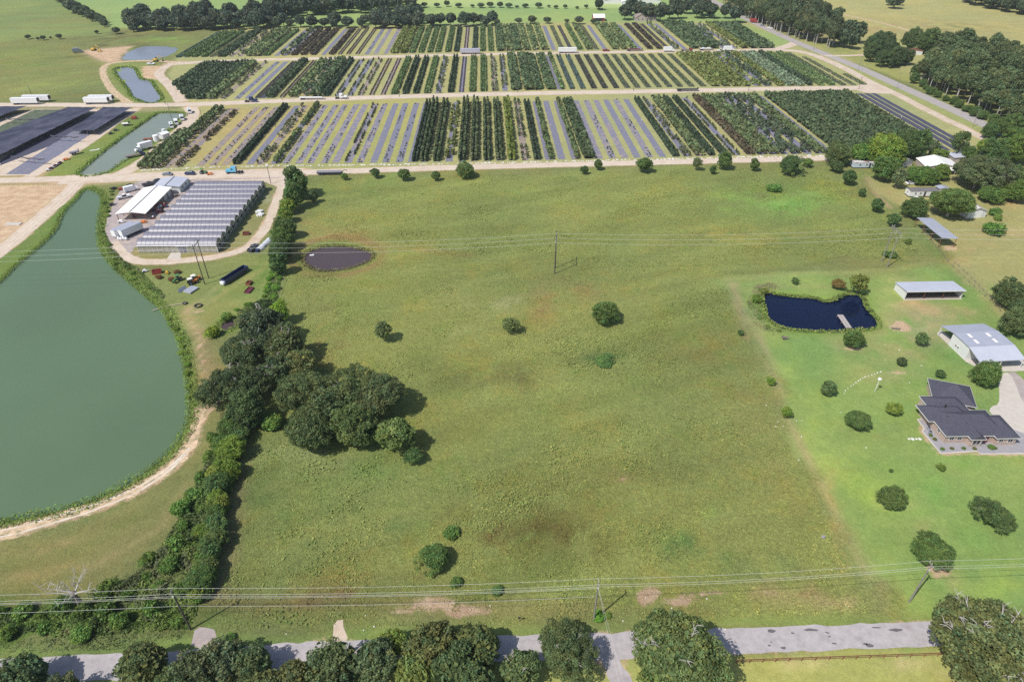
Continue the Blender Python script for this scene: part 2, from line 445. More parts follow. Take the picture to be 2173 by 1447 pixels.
# ================================================================ SETTING: ponds, land, roads
PONDS = {
 'irrigation': [(185,398),(213,411),(216,430),(209,453),(206,485),(208,521),(222,546),(245,572),(271,595),(300,621),(322,640),(341,656),(354,675),(367,700),
    (385,740),(392,790),(400,850),(398,890),(380,930),(350,965),(300,1005),(250,1035),(180,1065),(100,1085),(0,1103),(-150,1125),(-420,1140),(-560,1000),(-420,820),
    (-200,720),(-60,640),(0,598),(37,559),(82,524),(122,485),(132,450),(161,424),(176,403)],
 'long': [(163,371),(177,357),(210,329),(249,299),(290,270),(332,241),(340,238),(393,239),(394,247),(372,254),(359,274),(326,301),(293,323),(265,340),(229,365),(194,375)],
 'bend': [(241,144),(282,141),(290,155),(296,169),(318,169),(329,188),(346,210),(326,220),(304,216),(279,205),(274,188),(257,171),(249,158)],
 'dig': [(260,119),(288,99.5),(326,97),(370,99.5),(379,104),(359,116),(332,126),(260,127)],
 'pasture': [(641,548),(650,534),(675,524),(712,520),(752,524),(785,533),(793,541),(783,553),(750,566),(712,573),(676,573),(655,565)],
 'seep': [(469,684),(484,677),(497,679),(503,686),(490,697),(473,705),(467,695)],
 'dock': [(1620,621),(1637,620),(1649,625),(1687,629),(1727,631),(1749,640),(1764,640),(1780,631),(1799,623),(1830,625),(1834,649),(1842,659),(1858,674),
    (1865,690),(1858,696),(1799,699),(1767,702),(1724,701),(1668,696),(1643,685),(1627,671),(1627,656),(1620,640)],
}
PW = {k: smooth_poly([tuple(p[:2]) for p in W2(v)], 2) for k, v in PONDS.items()}

def grow(a, b, s0, g, smax):
    out = [a]; s = s0
    while out[-1] < b:
        out.append(out[-1] + s); s = min(s * g, smax)
    return out
gx = np.array(sorted([-v for v in grow(262, 4200, 3, 1.03, 120)] + list(np.arange(-260, 261, 2.0)) + grow(262, 4200, 3, 1.03, 120)))
gy = np.array(list(np.arange(-60, 44, 8)) + list(np.arange(46, 360, 2.0)) + grow(360, 6000, 2.6, 1.012, 200))
NX, NY = len(gx), len(gy)
GX, GY = np.meshgrid(gx, gy)
P2 = np.stack([GX.ravel(), GY.ravel()], 1)
Z = np.zeros(len(P2))
bank = np.full(len(P2), 99.0)
for k, poly in PW.items():
    d = sdf(P2, poly); bank = np.minimum(bank, d)
    Z = np.minimum(Z, -1.5 * (1 - sstep(d, -2.2, 1.6)))
# gentle lie of the land outside the ponds
und = 0.25 * np.sin(P2[:, 0] * 0.031 + 1.3) * np.sin(P2[:, 1] * 0.027) * sstep(bank, 4, 20)
und *= 0.0
Z += und
# picture coordinates of every land vertex, used as a survey to know which field it lies in
dd = P2[:, 1] * CT + H * ST; dd = np.maximum(dd, 1)
PX = CX + F * P2[:, 0] / dd; PY = CY - F * (P2[:, 1] * ST - H * CT) / dd
PP = np.stack([PX, PY], 1)
def vnoise(P, scale, seed):
    g = np.random.default_rng(seed).normal(size=(256, 256)); q = P * scale + 1000.0
    i = np.floor(q).astype(int); f = q - i; f = f * f * (3 - 2 * f)
    g00 = g[i[:, 0] % 256, i[:, 1] % 256]; g10 = g[(i[:, 0] + 1) % 256, i[:, 1] % 256]; g01 = g[i[:, 0] % 256, (i[:, 1] + 1) % 256]; g11 = g[(i[:, 0] + 1) % 256, (i[:, 1] + 1) % 256]
    return (g00 * (1 - f[:, 0]) + g10 * f[:, 0]) * (1 - f[:, 1]) + (g01 * (1 - f[:, 0]) + g11 * f[:, 0]) * f[:, 1]
WX = sum(vnoise(P2, s_, k) * a_ for s_, a_, k in ((.05, 5, 1), (.12, 2.6, 2), (.3, 1.4, 3)))
WY = sum(vnoise(P2, s_, k) * a_ for s_, a_, k in ((.05, 5, 4), (.12, 2.6, 5), (.3, 1.4, 6)))
qd = np.maximum((P2[:, 1] + WY) * CT + H * ST, 1)
BX = CX + F * (P2[:, 0] + WX) / qd; BY = CY - F * ((P2[:, 1] + WY) * ST - H * CT) / qd
C = np.zeros((len(P2), 3)); C[:] = lin(124, 130, 76)
D = np.zeros(len(P2)); T = np.ones(len(P2)) * 0.8

def paint_line(pts, w_, col=None, s=1.0, dirt=None, tuft=None):
    "worn line along surveyed points; w_ in metres"
    global C, D, T
    L_ = np.array([tuple(at(x, y))[:2] for x, y in pts]); Q = np.stack([P2[:, 0] + WX * .12, P2[:, 1] + WY * .12], 1); dm = np.full(len(Q), 1e9)
    for i in range(len(L_) - 1):
        a = L_[i]; e = L_[i + 1] - a; wv = Q - a; t = np.clip((wv @ e) / (e @ e), 0, 1); q = wv - t[:, None] * e; dm = np.minimum(dm, (q * q).sum(1))
    m_ = np.exp(-dm / (w_ * w_)) * s
    if col is not None: C = C * (1 - m_[:, None]) + np.array(col) * m_[:, None]
    if dirt is not None: D = np.maximum(D, dirt * m_)
    if tuft is not None: T = T * (1 - m_) + tuft * m_

NB = .62 * vnoise(P2, .11, 31) + .5 * vnoise(P2, .27, 32) + .35 * vnoise(P2, .6, 33)
NBM = np.clip(.62 + .75 * NB, 0, 1.35)
def zone(poly, col=None, tuft=None, dirt=None, soft=8, strength=1.0):
    global C, D, T
    d = sdf(np.stack([PX * .4 + BX * .6, PY * .4 + BY * .6], 1) if soft > 5 else PP, poly)
    m_ = (1 - sstep(d, -soft, soft)) * strength
    if col is not None: C = C * (1 - m_[:, None]) + np.array(col) * m_[:, None]
    if tuft is not None: T = T * (1 - m_) + tuft * m_
    if dirt is not None: D = np.maximum(D, dirt * m_)

def blob(x, y, rx, ry, col=None, s=1.0, dirt=None, tuft=None, ang=0):
    global C, D, T
    a = math.radians(ang); kk = .25 if dirt is not None else (.5 if rx < 45 else .9); dx = BX * kk + PX * (1 - kk) - x; dy = BY * kk + PY * (1 - kk) - y
    u = (dx * math.cos(a) + dy * math.sin(a)) / rx; v = (-dx * math.sin(a) + dy * math.cos(a)) / ry
    m_ = np.clip(np.exp(-(u * u + v * v) * 1.1) * s * NBM, 0, 1) if dirt is None or col is not None else np.exp(-(u * u + v * v) * 1.1) * s
    if col is not None: C = C * (1 - m_[:, None]) + np.array(col) * m_[:, None]
    if dirt is not None: D = np.maximum(D, dirt * m_)
    if tuft is not None: T = T * (1 - m_) + tuft * m_

g_past = lin(132, 142, 76); g_past2 = lin(124, 128, 72)
# far fields
zone([(-4000, 60), (240, 62), (235, 75), (60, 80), (0, 90), (-4000, 130), (-4000, -2000), (-4000, -2000), (-500, -290), (140, -290), (150, 10), (230, 60)], lin(122, 138, 78), 0.45, soft=4)
zone([(150, -255), (150, 5), (235, 60), (280, 60), (900, 58), (1600, 52), (1560, 0), (1450, -255)], lin(134, 158, 92), 0.25, soft=2)
zone([(880, 16), (1265, 17), (1400, 22), (1400, -255), (880, -255)], lin(150, 172, 108), 0.2, soft=1)
zone([(1560, -255), (1530, 0), (1700, 90), (1800, 130), (2000, 190), (2173, 240), (5500, 700), (5500, -255)], lin(158, 155, 98), 0.35, soft=3)
blob(1950, 60, 260, 22, lin(148, 136, 92), 0.7); blob(1830, 25, 160, 14, lin(165, 160, 105), 0.5); blob(2050, 60, 50, 8, lin(112, 122, 72), 0.7)
blob(2140, 110, 90, 20, lin(160, 165, 88), 0.7); blob(1780, 70, 80, 20, lin(150, 132, 90), 0.5); blob(1950, 100, 90, 14, lin(158, 164, 92), 0.5)
blob(110, 40, 110, 14, lin(126, 124, 76), 0.8); blob(60, 130, 90, 30, lin(112, 136, 64), 0.7); blob(150, 175, 120, 18, lin(130, 146, 72), 0.6)
blob(60, 185, 80, 12, lin(138, 150, 84), 0.5); blob(150, 120, 45, 8, lin(84, 92, 60), 0.7); blob(225, 80, 50, 10, lin(78, 90, 58), 0.8)
blob(330, 76, 80, 8, lin(92, 86, 62), 0.8); blob(345, 85, 55, 6, lin(126, 160, 70), 0.9); blob(250, 95, 70, 8, lin(84, 84, 58), 0.6)
# nursery ground
NUR = [(262, 378), (395, 212), (355, 160), (375, 122), (470, 62), (1180, 48), (1620, 46), (1700, 100), (1860, 178), (2080, 290), (2090, 330), (1760, 335), (600, 372)]
zone(NUR, lin(154, 154, 102), 0.25, soft=3)
zone([(560, 352), (700, 215), (900, 215), (860, 350)], lin(152, 152, 84), 0.25, soft=6, strength=0.7)
zone([(330, 352), (500, 225), (680, 218), (580, 352)], lin(160, 145, 92), 0.25, soft=6, strength=0.6)
zone([(1640, 103), (1570, 50), (1700, 90)], lin(140, 158, 92), 0.25, soft=3)
# verge between highway and nursery
zone([(1690, 92), (2130, 276), (2170, 330), (2080, 300), (1900, 196), (1760, 130)], lin(148, 152, 92), 0.35, soft=2)
zone([(1640, 60), (1960, 190), (2150, 290), (2173, 270), (1960, 170), (1780, 95)], lin(146, 148, 84), 0.4, soft=3)
# left service land
zone([(-900, 215), (-900, 560), (0, 545), (180, 395), (600, 372), (600, 352), (270, 380), (400, 235), (300, 222)], lin(150, 140, 100), 0.3, soft=3)
zone([(-900, 395), (-900, 700), (-200, 640), (0, 515), (140, 395)], lin(214, 192, 165), 0.1, 0.9, soft=4)
zone([(0, 545), (-200, 660), (-40, 625), (20, 575), (135, 470), (170, 405), (130, 425), (80, 475)], lin(106, 128, 64), 0.6, 0.0, soft=4)
D[sdf(PP, [(0, 550), (-200, 670), (-40, 630), (20, 585), (135, 475), (175, 405), (130, 425), (85, 475)]) < 3] = 0
zone([(260, 238), (400, 236), (400, 250), (300, 345), (235, 370), (90, 378), (130, 345), (200, 300)], lin(118, 136, 66), 0.8, soft=4)
zone([(212, 132), (330, 132), (350, 180), (388, 214), (270, 226), (240, 190)], lin(128, 138, 76), 0.6, soft=3)
zone([(300, 140), (346, 140), (336, 158), (326, 170), (302, 168)], None, 0.2, 0.9, soft=2)
zone([(170, 108), (282, 98), (262, 118), (262, 128), (228, 134), (212, 128)], lin(175, 150, 130), 0.2, 0.8, soft=4)
blob(240, 106, 40, 6, lin(120, 96, 82), 0.7)
# yard round the sheds
zone([(592, 390), (560, 500), (500, 545), (420, 560), (300, 560), (262, 530), (290, 520), (420, 385)], lin(136, 134, 84), 0.5, soft=3)
blob(370, 536, 90, 7, lin(172, 135, 105), 0.8, 0.35); blob(500, 470, 40, 10, lin(150, 142, 98), 0.6, 0.3, ang=-45); blob(565, 420, 14, 14, lin(176, 170, 140), 0.6, 0.35)
# equipment field
zone([(270, 575), (560, 560), (600, 560), (590, 640), (500, 690), (430, 720), (390, 760), (330, 640)], lin(126, 134, 74), 0.45, soft=8)
blob(510, 620, 60, 24, lin(98, 134, 70), 0.7); blob(560, 590, 30, 40, lin(104, 138, 62), 0.8, tuft=1.0); blob(420, 655, 26, 9, None, 1, 0.62); blob(360, 640, 12, 6, None, 1, 0.5)
blob(345, 622, 14, 5, None, 1, 0.55); blob(305, 590, 16, 8, None, 1, 0.5); blob(450, 690, 60, 30, lin(142, 134, 82), 0.6)
# lower left field by the big pond
zone([(-900, 1160), (0, 1150), (200, 1110), (360, 1000), (425, 860), (480, 880), (430, 1000), (370, 1130), (250, 1230), (120, 1270), (-900, 1320)], lin(126, 126, 74), 0.6, soft=10)
blob(120, 1180, 130, 20, lin(138, 126, 82), 0.5); blob(40, 1230, 90, 30, lin(116, 118, 64), 0.6); blob(280, 1140, 60, 30, lin(112, 116, 60), 0.5)
blob(180, 1150, 90, 7, lin(160, 140, 96), 0.6, 0.3, ang=-14)
blob(440, 800, 30, 120, lin(134, 126, 76), 0.6)
blob(418, 735, 8, 12, None, 1, 0.8); blob(424, 770, 7, 9, None, 1, 0.7); blob(430, 820, 9, 20, None, 1, 0.75); blob(430, 870, 10, 22, None, 1, 0.9, ang=10)
paint_line([(432, 872), (432, 820), (424, 780), (420, 735), (408, 695), (396, 668), (400, 650)], 1.7, lin(172, 148, 108), .85, .60); paint_line([(446, 860), (450, 800), (436, 740), (424, 700)], 2.0, lin(150, 134, 94), .6, .3)
# pasture
PAST = [(590, 640), (600, 560), (645, 480), (650, 378), (1745, 352), (1850, 420), (1960, 540), (1540, 590), (1640, 860), (1860, 1310), (1300, 1330), (430, 1345), (480, 1180), (525, 900), (640, 700)]
zone(PAST, g_past, 0.95, soft=10)
for x, y, rx, ry, c, s in [
  (1100, 420, 380, 30, lin(134, 146, 76), .7), (750, 400, 110, 22, lin(122, 142, 72), .8), (720, 450, 80, 26, lin(134, 146, 80), .6), (690, 500, 60, 16, lin(146, 130, 82), .7),
  (1650, 430, 150, 40, lin(138, 162, 76), .8), (1700, 440, 70, 20, lin(128, 166, 76), .7), (1560, 500, 140, 22, lin(148, 148, 74), .6), (1770, 395, 50, 12, lin(158, 158, 62), .5),
  (1330, 570, 280, 26, lin(134, 142, 76), .6), (1100, 545, 130, 34, lin(140, 148, 78), .6), (1200, 640, 90, 50, lin(140, 124, 78), .55), (1040, 650, 60, 22, lin(160, 162, 110), .55),
  (760, 620, 90, 40, lin(130, 146, 72), .6), (680, 640, 40, 30, lin(132, 130, 76), .5), (1010, 800, 80, 40, lin(98, 100, 62), .75), (900, 760, 120, 60, lin(120, 132, 66), .5),
  (700, 740, 60, 50, lin(138, 128, 72), .5), (1290, 765, 40, 12, lin(92, 120, 74), .8), (1180, 790, 160, 40, lin(130, 140, 74), .5), (1420, 700, 120, 50, lin(128, 140, 68), .5),
  (1500, 780, 100, 80, lin(134, 132, 70), .5), (960, 920, 120, 40, lin(138, 142, 66), .5), (930, 900, 50, 30, lin(152, 138, 60), .4), (1200, 900, 200, 50, lin(128, 140, 72), .5),
  (760, 1000, 160, 60, lin(118, 138, 70), .6), (660, 970, 80, 30, lin(140, 152, 96), .5), (560, 1050, 60, 50, lin(106, 124, 66), .6), (545, 1075, 22, 12, lin(180, 150, 40), .45),
  (580, 1180, 40, 30, lin(150, 138, 56), .35), (700, 1140, 120, 60, lin(106, 124, 66), .6), (850, 1120, 100, 60, lin(98, 126, 68), .6), (880, 1180, 40, 40, lin(140, 134, 56), .5),
  (1130, 1110, 170, 90, lin(112, 112, 52), .75), (1120, 1120, 100, 60, lin(104, 92, 52), .6), (1060, 1230, 120, 40, lin(112, 128, 62), .5), (1320, 1010, 200, 60, lin(124, 128, 66), .4),
  (1480, 1085, 30, 20, lin(120, 160, 66), .5), (1430, 1160, 130, 50, lin(96, 124, 68), .6), (1600, 1120, 90, 60, lin(118, 124, 66), .5), (1570, 1180, 60, 30, lin(88, 116, 68), .5),
  (1600, 900, 60, 120, lin(140, 134, 76), .4), (1320, 1015, 16, 9, lin(150, 120, 84), .7), (640, 1250, 150, 40, lin(122, 116, 66), .6), (760, 1290, 200, 20, lin(132, 112, 70), .6),
  (520, 1310, 60, 20, lin(112, 120, 64), .5), (1650, 1220, 60, 30, lin(140, 120, 82), .7), (1560, 1290, 180, 14, lin(128, 138, 66), .6), (1060, 1275, 120, 20, lin(114, 134, 62), .5)]:
    blob(x, y, rx, ry, c, min(1, s * 1.45))
for x, y, rx, ry, k in [(1320, 1016, 14, 6, .62), (960, 1303, 120, 20, .95), (860, 1312, 60, 10, .8), (1352, 1272, 40, 26, 1.0), (1430, 1287, 40, 18, .85), (1500, 1262, 70, 9, .62), (1660, 1217, 22, 8, .8),
  (1640, 1255, 90, 6, .58), (720, 1335, 26, 24, .5), (1100, 1310, 40, 10, .4), (130, 1362, 30, 5, .6), (185, 1360, 18, 4, .5), (395, 1355, 18, 8, .45), (690, 1300, 80, 6, .32), (1840, 1370, 0.1, .1, 0)]:
    blob(x, y, rx, ry, None, 1, k)
# mown lots on the right
LAWN = [(1530, 592), (1900, 582), (2010, 556), (2060, 600), (2173, 700), (2600, 900), (3300, 1340), (2300, 1318), (1872, 1316), (1760, 1130), (1640, 860), (1600, 760), (1560, 640)]
zone(LAWN, lin(124, 148, 76), 0.42, 0.0, soft=14)
for x, y, rx, ry, c, s in [(1640, 760, 40, 60, lin(140, 160, 72), .4), (1700, 900, 50, 100, lin(146, 164, 72), .4), (1760, 1000, 60, 60, lin(148, 166, 72), .4), (1850, 1080, 90, 60, lin(138, 172, 62), .5),
  (2040, 1120, 120, 80, lin(112, 156, 62), .6), (2080, 1220, 90, 30, lin(146, 166, 66), .6), (1900, 840, 90, 50, lin(128, 150, 76), .6), (1830, 780, 80, 30, lin(148, 156, 84), .7),
  (1950, 665, 110, 28, lin(172, 152, 108), .95), (1760, 710, 90, 20, lin(156, 146, 92), .7), (1900, 720, 60, 30, lin(166, 148, 104), .7), (2050, 660, 50, 20, lin(160, 148, 96), .6),
  (2060, 610, 40, 60, lin(104, 146, 62), .6), (1990, 760, 50, 30, lin(104, 146, 62), .7), (1950, 900, 60, 50, lin(108, 142, 64), .6), (2000, 980, 80, 24, lin(104, 146, 60), .6),
  (1640, 640, 40, 40, lin(142, 142, 86), .8), (1610, 700, 24, 50, lin(150, 146, 92), .6), (1575, 640, 14, 50, lin(118, 136, 64), .6), (1720, 610, 120, 12, lin(136, 146, 80), .6),
  (2000, 940, 30, 20, lin(96, 140, 60), .5), (1690, 1000, 20, 90, lin(118, 140, 74), .5), (1740, 1110, 20, 60, lin(120, 136, 72), .5)]:
    blob(x, y, rx, ry, c, s)
for x, y, rx, ry, k in [(1905, 690, 26, 16, .7), (1815, 738, 24, 6, .55), (1912, 783, 26, 8, .45), (2055, 655, 16, 6, .5), (1822, 918, 24, 10, .55), (1898, 1083, 26, 8, .5), (1975, 1205, 42, 26, .56),
  (1900, 600, 30, 6, .3), (1640, 616, 30, 3, .5), (1700, 632, 40, 3, .6), (2110, 800, 30, 8, .45), (1990, 920, 0.1, .1, 0)]:
    blob(x, y, rx, ry, None, 1, min(.95, k * 1.5))
    blob(x, y, rx * 1.5, ry * 1.5, lin(168, 150, 108), .5)
for pts, w_, c_, s_, dk in [
  ([(1545, 600), (1592, 700), (1640, 840), (1700, 960), (1760, 1090), (1830, 1220), (1862, 1300)], 2.0, lin(128, 138, 84), .7, None), ([(1552, 598), (1605, 700), (1655, 850), (1722, 985), (1790, 1120), (1850, 1230)], .9, lin(158, 146, 104), .6, .3),
  ([(1560, 600), (1566, 650), (1585, 720)], 1.2, lin(164, 142, 104), .6, .35), ([(1530, 590), (1700, 582), (1900, 572), (1990, 552)], 1.6, lin(150, 158, 92), .6, None), ([(1530, 580), (1700, 574), (1900, 566)], 1.0, lin(106, 118, 66), .5, None),
  ([(1850, 375), (1875, 410), (1905, 450), (1960, 510), (2000, 560), (2100, 680), (2200, 800)], 2.2, lin(112, 138, 70), .6, None), ([(1838, 372), (1862, 412), (1885, 440)], 1.4, lin(170, 146, 112), .8, .5),
  ([(640, 520), (700, 502), (760, 510), (800, 535), (795, 560), (740, 580), (660, 578), (620, 560), (640, 525)], 2.4, lin(150, 124, 82), .8, .3), ([(650, 470), (800, 520), (1000, 540)], 2.0, lin(150, 132, 78), .5, None),
  ([(600, 570), (585, 640), (575, 690)], 1.8, lin(116, 132, 74), .7, None), ([(505, 900), (520, 960), (510, 1040), (490, 1180), (470, 1260)], 1.8, lin(150, 132, 96), .7, .4), ([(470, 1270), (800, 1292), (1100, 1296), (1260, 1290)], 1.6, lin(140, 120, 84), .45, None),
  ([(480, 600), (420, 640), (390, 700)], 1.0, lin(150, 146, 92), .6, None), ([(560, 570), (470, 625), (400, 660)], 1.0, lin(152, 148, 92), .6, None), ([(1900, 690), (1960, 700), (2010, 730)], 2.0, lin(170, 154, 112), .5, .3),
  ([(1600, 1265), (1700, 1262), (1800, 1275)], 1.2, lin(168, 146, 108), .6, .4), ([(1755, 1000), (1765, 1130), (1795, 1200)], .8, lin(168, 150, 90), .6, .2), ([(0, 1200), (160, 1170), (330, 1080), (400, 1000)], 1.5, lin(112, 122, 64), .5, None),
  ([(0, 1235), (200, 1200), (340, 1120), (405, 1030)], 1.0, lin(156, 140, 94), .5, .2)]:
    paint_line(pts, w_, c_, s_, dk)
# farmsteads above right
zone([(1850, 380), (1960, 360), (2173, 360), (2600, 420), (2700, 700), (2173, 700), (2060, 600), (2000, 545)], lin(148, 146, 92), 0.35, soft=6)
for x, y, rx, ry, c, s in [(2110, 500, 60, 30, lin(168, 150, 100), .7), (2040, 540, 60, 20, lin(172, 140, 100), .7), (2150, 560, 60, 18, lin(150, 150, 88), .6), (2140, 610, 60, 30, lin(118, 146, 70), .7),
  (1900, 440, 20, 50, lin(150, 136, 92), .6), (2150, 425, 40, 20, lin(168, 148, 104), .7), (2100, 345, 90, 10, lin(158, 142, 100), .6), (1830, 372, 50, 8, lin(128, 150, 72), .5)]:
    blob(x, y, rx, ry, c, s)
for x, y, rx, ry, k in [(2010, 528, 34, 9, .62), (2060, 590, 60, 3, .5), (1870, 400, 10, 30, .42), (2025, 380, 30, 6, .55), (1990, 322, 60, 6, .6), (2090, 460, 40, 8, .45), (1925, 425, 30, 6, .4), (1950, 500, 20, 5, .5)]:
    blob(x, y, rx, ry, None, 1, k)
# road verges, south side
zone([(-900, 1440), (0, 1398), (560, 1382), (1100, 1346), (1573, 1334), (2300, 1310), (2300, 1290), (1700, 1310), (1100, 1325), (430, 1350), (0, 1378), (-900, 1410)], lin(116, 134, 68), 0.5, soft=5)
zone([(-900, 1500), (0, 1450), (1570, 1388), (3300, 1330), (3300, 6000), (-900, 6000)], lin(148, 154, 84), 0.35, soft=3)
blob(1850, 1378, 400, 4, lin(122, 150, 76), .8); blob(1860, 1410, 300, 9, lin(196, 176, 138), .8, .5); blob(1240, 1430, 60, 16, None, 1, .6); blob(1200, 1395, 60, 8, lin(150, 120, 90), .5, .4)
zone([(-900, 1380), (0, 1378), (400, 1350), (400, 1270), (300, 1290), (0, 1290), (-900, 1330)], lin(96, 122, 54), 1.0, soft=6)
# streaks left by mowing, wind and cattle
sa, ca = math.sin(.35), math.cos(.35)
ST_ = np.stack([(P2[:, 0] * ca + P2[:, 1] * sa) * .05, (-P2[:, 0] * sa + P2[:, 1] * ca) * .22], 1)
st = vnoise(ST_, 1.0, 51) + .6 * vnoise(ST_ * 2.3, 1.0, 52)
big = vnoise(P2, .018, 53) + .6 * vnoise(P2, .045, 54)
C = C * (1 + .045 * st * (.3 + T) + .05 * big * (.3 + T))[:, None] * np.stack([1 + .035 * big, 1 + 0 * big, 1 - .03 * big], 1)
lw = 1 - sstep(sdf(PP, LAWN), -10, 10); yv = vnoise(P2, .07, 61) + .6 * vnoise(P2, .19, 62) + .4 * vnoise(P2, .45, 63)
C = C * (1 + (lw * .06 * yv)[:, None] * np.array([[1.5, .7, .5]]))
# reeds and rank grass round every pond
m_ = (1 - sstep(bank, 1.0, 5.0))
C = C * (1 - 0.55 * m_[:, None]) + np.array(lin(108, 138, 56)) * 0.55 * m_[:, None]
D = D * (1 - 0.9 * (1 - sstep(bank, 0.5, 2.5)))
m_ = (1 - sstep(bank, -1.5, 0.6))
C = C * (1 - m_[:, None]) + np.array((0.05, 0.045, 0.03)) * m_[:, None]

# ---------------------------------------------------------------- roads and hard ground (sheets lie above the land)
strip('road', [(-520, 1448), (0, 1424), (300, 1413), (600, 1390), (1100, 1374), (1330, 1368), (1573, 1359), (1960, 1344), (2250, 1334), (2900, 1310)], 4.9, M_ASPHALT, 0.02)
strip('lane', [(1275, 1366), (1300, 1410), (1322, 1450), (1360, 1540)], 3.4, M_ASPHALT, 0.012)
strip('gravel_road', [(-1500, 402), (-500, 392), (0, 384), (190, 378), (330, 376), (470, 371), (600, 368), (860, 359), (1100, 352), (1400, 345), (1755, 336)], (7.5, 6.0), M_GRAVEL, 0.02)
strip('gravel_road', [(130, 382), (330, 374), (470, 370), (600, 367), (640, 366)], 11, M_GRAVEL, 0.016)
strip('gravel_road', [(-1500, 236), (-500, 229), (0, 222), (280, 224), (420, 222), (600, 214), (860, 205), (1100, 199), (1400, 194), (1700, 188), (1860, 187)], (7.0, 10.0), M_GRAVEL, 0.02)
strip('gravel_road', [(355, 137), (480, 129), (700, 124), (1000, 116), (1300, 111), (1560, 108), (1640, 105.5), (1668, 100), (1688, 92)], 8.5, M_GRAVEL, 0.024)
strip('gravel_road', [(1640, 106), (1706, 109), (1780, 138), (1849, 176), (1905, 201), (1988, 245), (2043, 270), (2087, 294), (2120, 312)], (8.0, 5.0), M_GRAVEL, 0.016)
flat_poly('gravel_road', [(1815, 184), (1842, 174), (1862, 180), (1905, 199), (1880, 200), (1820, 196)], M_GRAVEL, 0.028, smooth=1)
strip('highway', [(1440, -30), (1500, -3), (1523, 7), (1537, 16), (1573, 35), (1689, 91), (1822, 143), (1905, 181), (1975, 212), (2043, 243), (2112, 276), (2173, 305), (2500, 465)], 9.0, M_HIGHWAY, 0.03, jit=0.1)
strip('farm_track', [(1680, -5), (1760, 26), (1870, 48), (1960, 75), (2004, 88)], 3.0, M_SAND, 0.012, jit=0.6)
strip('side_road', [(1750, 119), (1790, 119), (1838, 117)], 5, M_GRAVEL, 0.036)
strip('dirt_track', [(274, 219), (240, 197), (221, 167), (217, 147), (228, 135), (271, 130), (332, 129), (372, 133)], 4.5, M_SAND, 0.012)
strip('gravel_road', [(386, 216), (378, 205), (360, 180), (342, 166), (336, 158), (343, 147), (358, 138), (385, 132)], (8, 6), M_GRAVEL, 0.012)
strip('gravel_road', [(290, 231), (250, 256), (194, 299), (124, 342), (80, 366), (58, 378)], 5.5, M_GRAVEL, 0.012)
strip('gravel_road', [(404, 228), (412, 248), (370, 290), (300, 348), (255, 370)], 7.5, M_GRAVEL, 0.012)
strip('gravel_road', [(168, 385), (145, 410), (105, 445), (60, 485), (0, 535), (-120, 615), (-420, 800)], 7.0, M_GRAVEL, 0.014)
flat_poly('yard', [(238, 440), (244, 420), (262, 398), (296, 384), (350, 380), (430, 380), (520, 378), (600, 374), (604, 386), (560, 384), (420, 384), (290, 520), (270, 545), (258, 552), (242, 532), (224, 502), (222, 478)], M_YARD, 0.008, smooth=1)
strip('gravel_road', [(602, 376), (598, 396), (590, 420), (580, 447), (566, 480), (545, 510), (515, 532), (460, 546), (400, 552), (340, 557), (292, 556), (262, 543), (240, 515)], (3.6, 4.2), M_GRAVEL, 0.026)
flat_poly('gravel_apron', [(440, 383), (600, 378), (596, 400), (560, 386)], M_GRAVEL, 0.018)
flat_poly('concrete_ramp', [(366, 532), (384, 532), (383, 551), (354, 550)], M_CONC, 0.034, jit=0)
strip('sand_track', [(-420, 1190), (0, 1136), (110, 1103), (200, 1077), (290, 1040), (355, 1000), (400, 955), (418, 905), (430, 868)], (4.2, 2.4), M_SAND, 0.010, jit=0.7)
paint_done = True
M_RUT = mat('packed_ruts', (0.64, 0.56, 0.47), 0.95, 0.12, 0.8, 0.2, 3, col2=(0.52, 0.43, 0.34), c2s=0.3, c2w=0.15)
for off in (-2.2, -.7, 1.0, 2.4):
    for line, z_, w_ in (([(-500, 392), (0, 384), (190, 378), (330, 376), (470, 371), (600, 368), (860, 359), (1100, 352), (1400, 345), (1755, 336)], .03, .55), ([(-500, 229), (0, 222), (280, 224), (420, 222), (600, 214), (860, 205), (1100, 199), (1400, 194), (1700, 188)], .032, .7)):
        strip('wheel_rut', [(p.x, p.y + off) for p in W2(line)], w_, M_RUT, z_, world=True, jit=.2)
for off in (-1.1, .9): strip('wheel_rut', [(p.x + off * .8, p.y + off * .6) for p in W2([(168, 385), (145, 410), (105, 445), (60, 485), (0, 535), (-120, 615)])], .6, M_RUT, .024, world=True, jit=.15); strip('wheel_rut', [(p.x, p.y + off) for p in W2([(-420, 1190), (0, 1136), (110, 1103), (200, 1077), (290, 1040), (355, 1000), (400, 955)])], .5, M_RUT, .018, world=True, jit=.2)
flat_poly('driveway', [(407, 1337), (428, 1330), (460, 1340), (470, 1376), (408, 1378)], M_YARD, 0.012, smooth=1, jit=0.4)
flat_poly('driveway', [(702, 1350), (712, 1318), (728, 1316), (745, 1366), (692, 1374)], M_GRAVEL, 0.010, smooth=1, jit=0.5)
flat_poly('driveway', [(2117, 802), (2128, 792), (2140, 790), (2152, 806), (2172, 860), (2300, 1000), (2300, 1060), (2173, 938), (2157, 922), (2125, 888), (2098, 876), (2103, 862), (2120, 858), (2121, 830)], M_CONC, 0.02, jit=0.0, smooth=1)
flat_poly('gravel_parking', [(2128, 790), (2153, 789), (2200, 830), (2300, 930), (2300, 1010), (2173, 868), (2146, 820)], M_YARD, 0.012, smooth=0)
flat_poly('patio', [(2146, 788), (2090, 788), (2050, 768), (1988, 708), (1996, 700), (2052, 742), (2085, 768), (2172, 764), (2195, 786)], M_CONC, 0.03, jit=0)
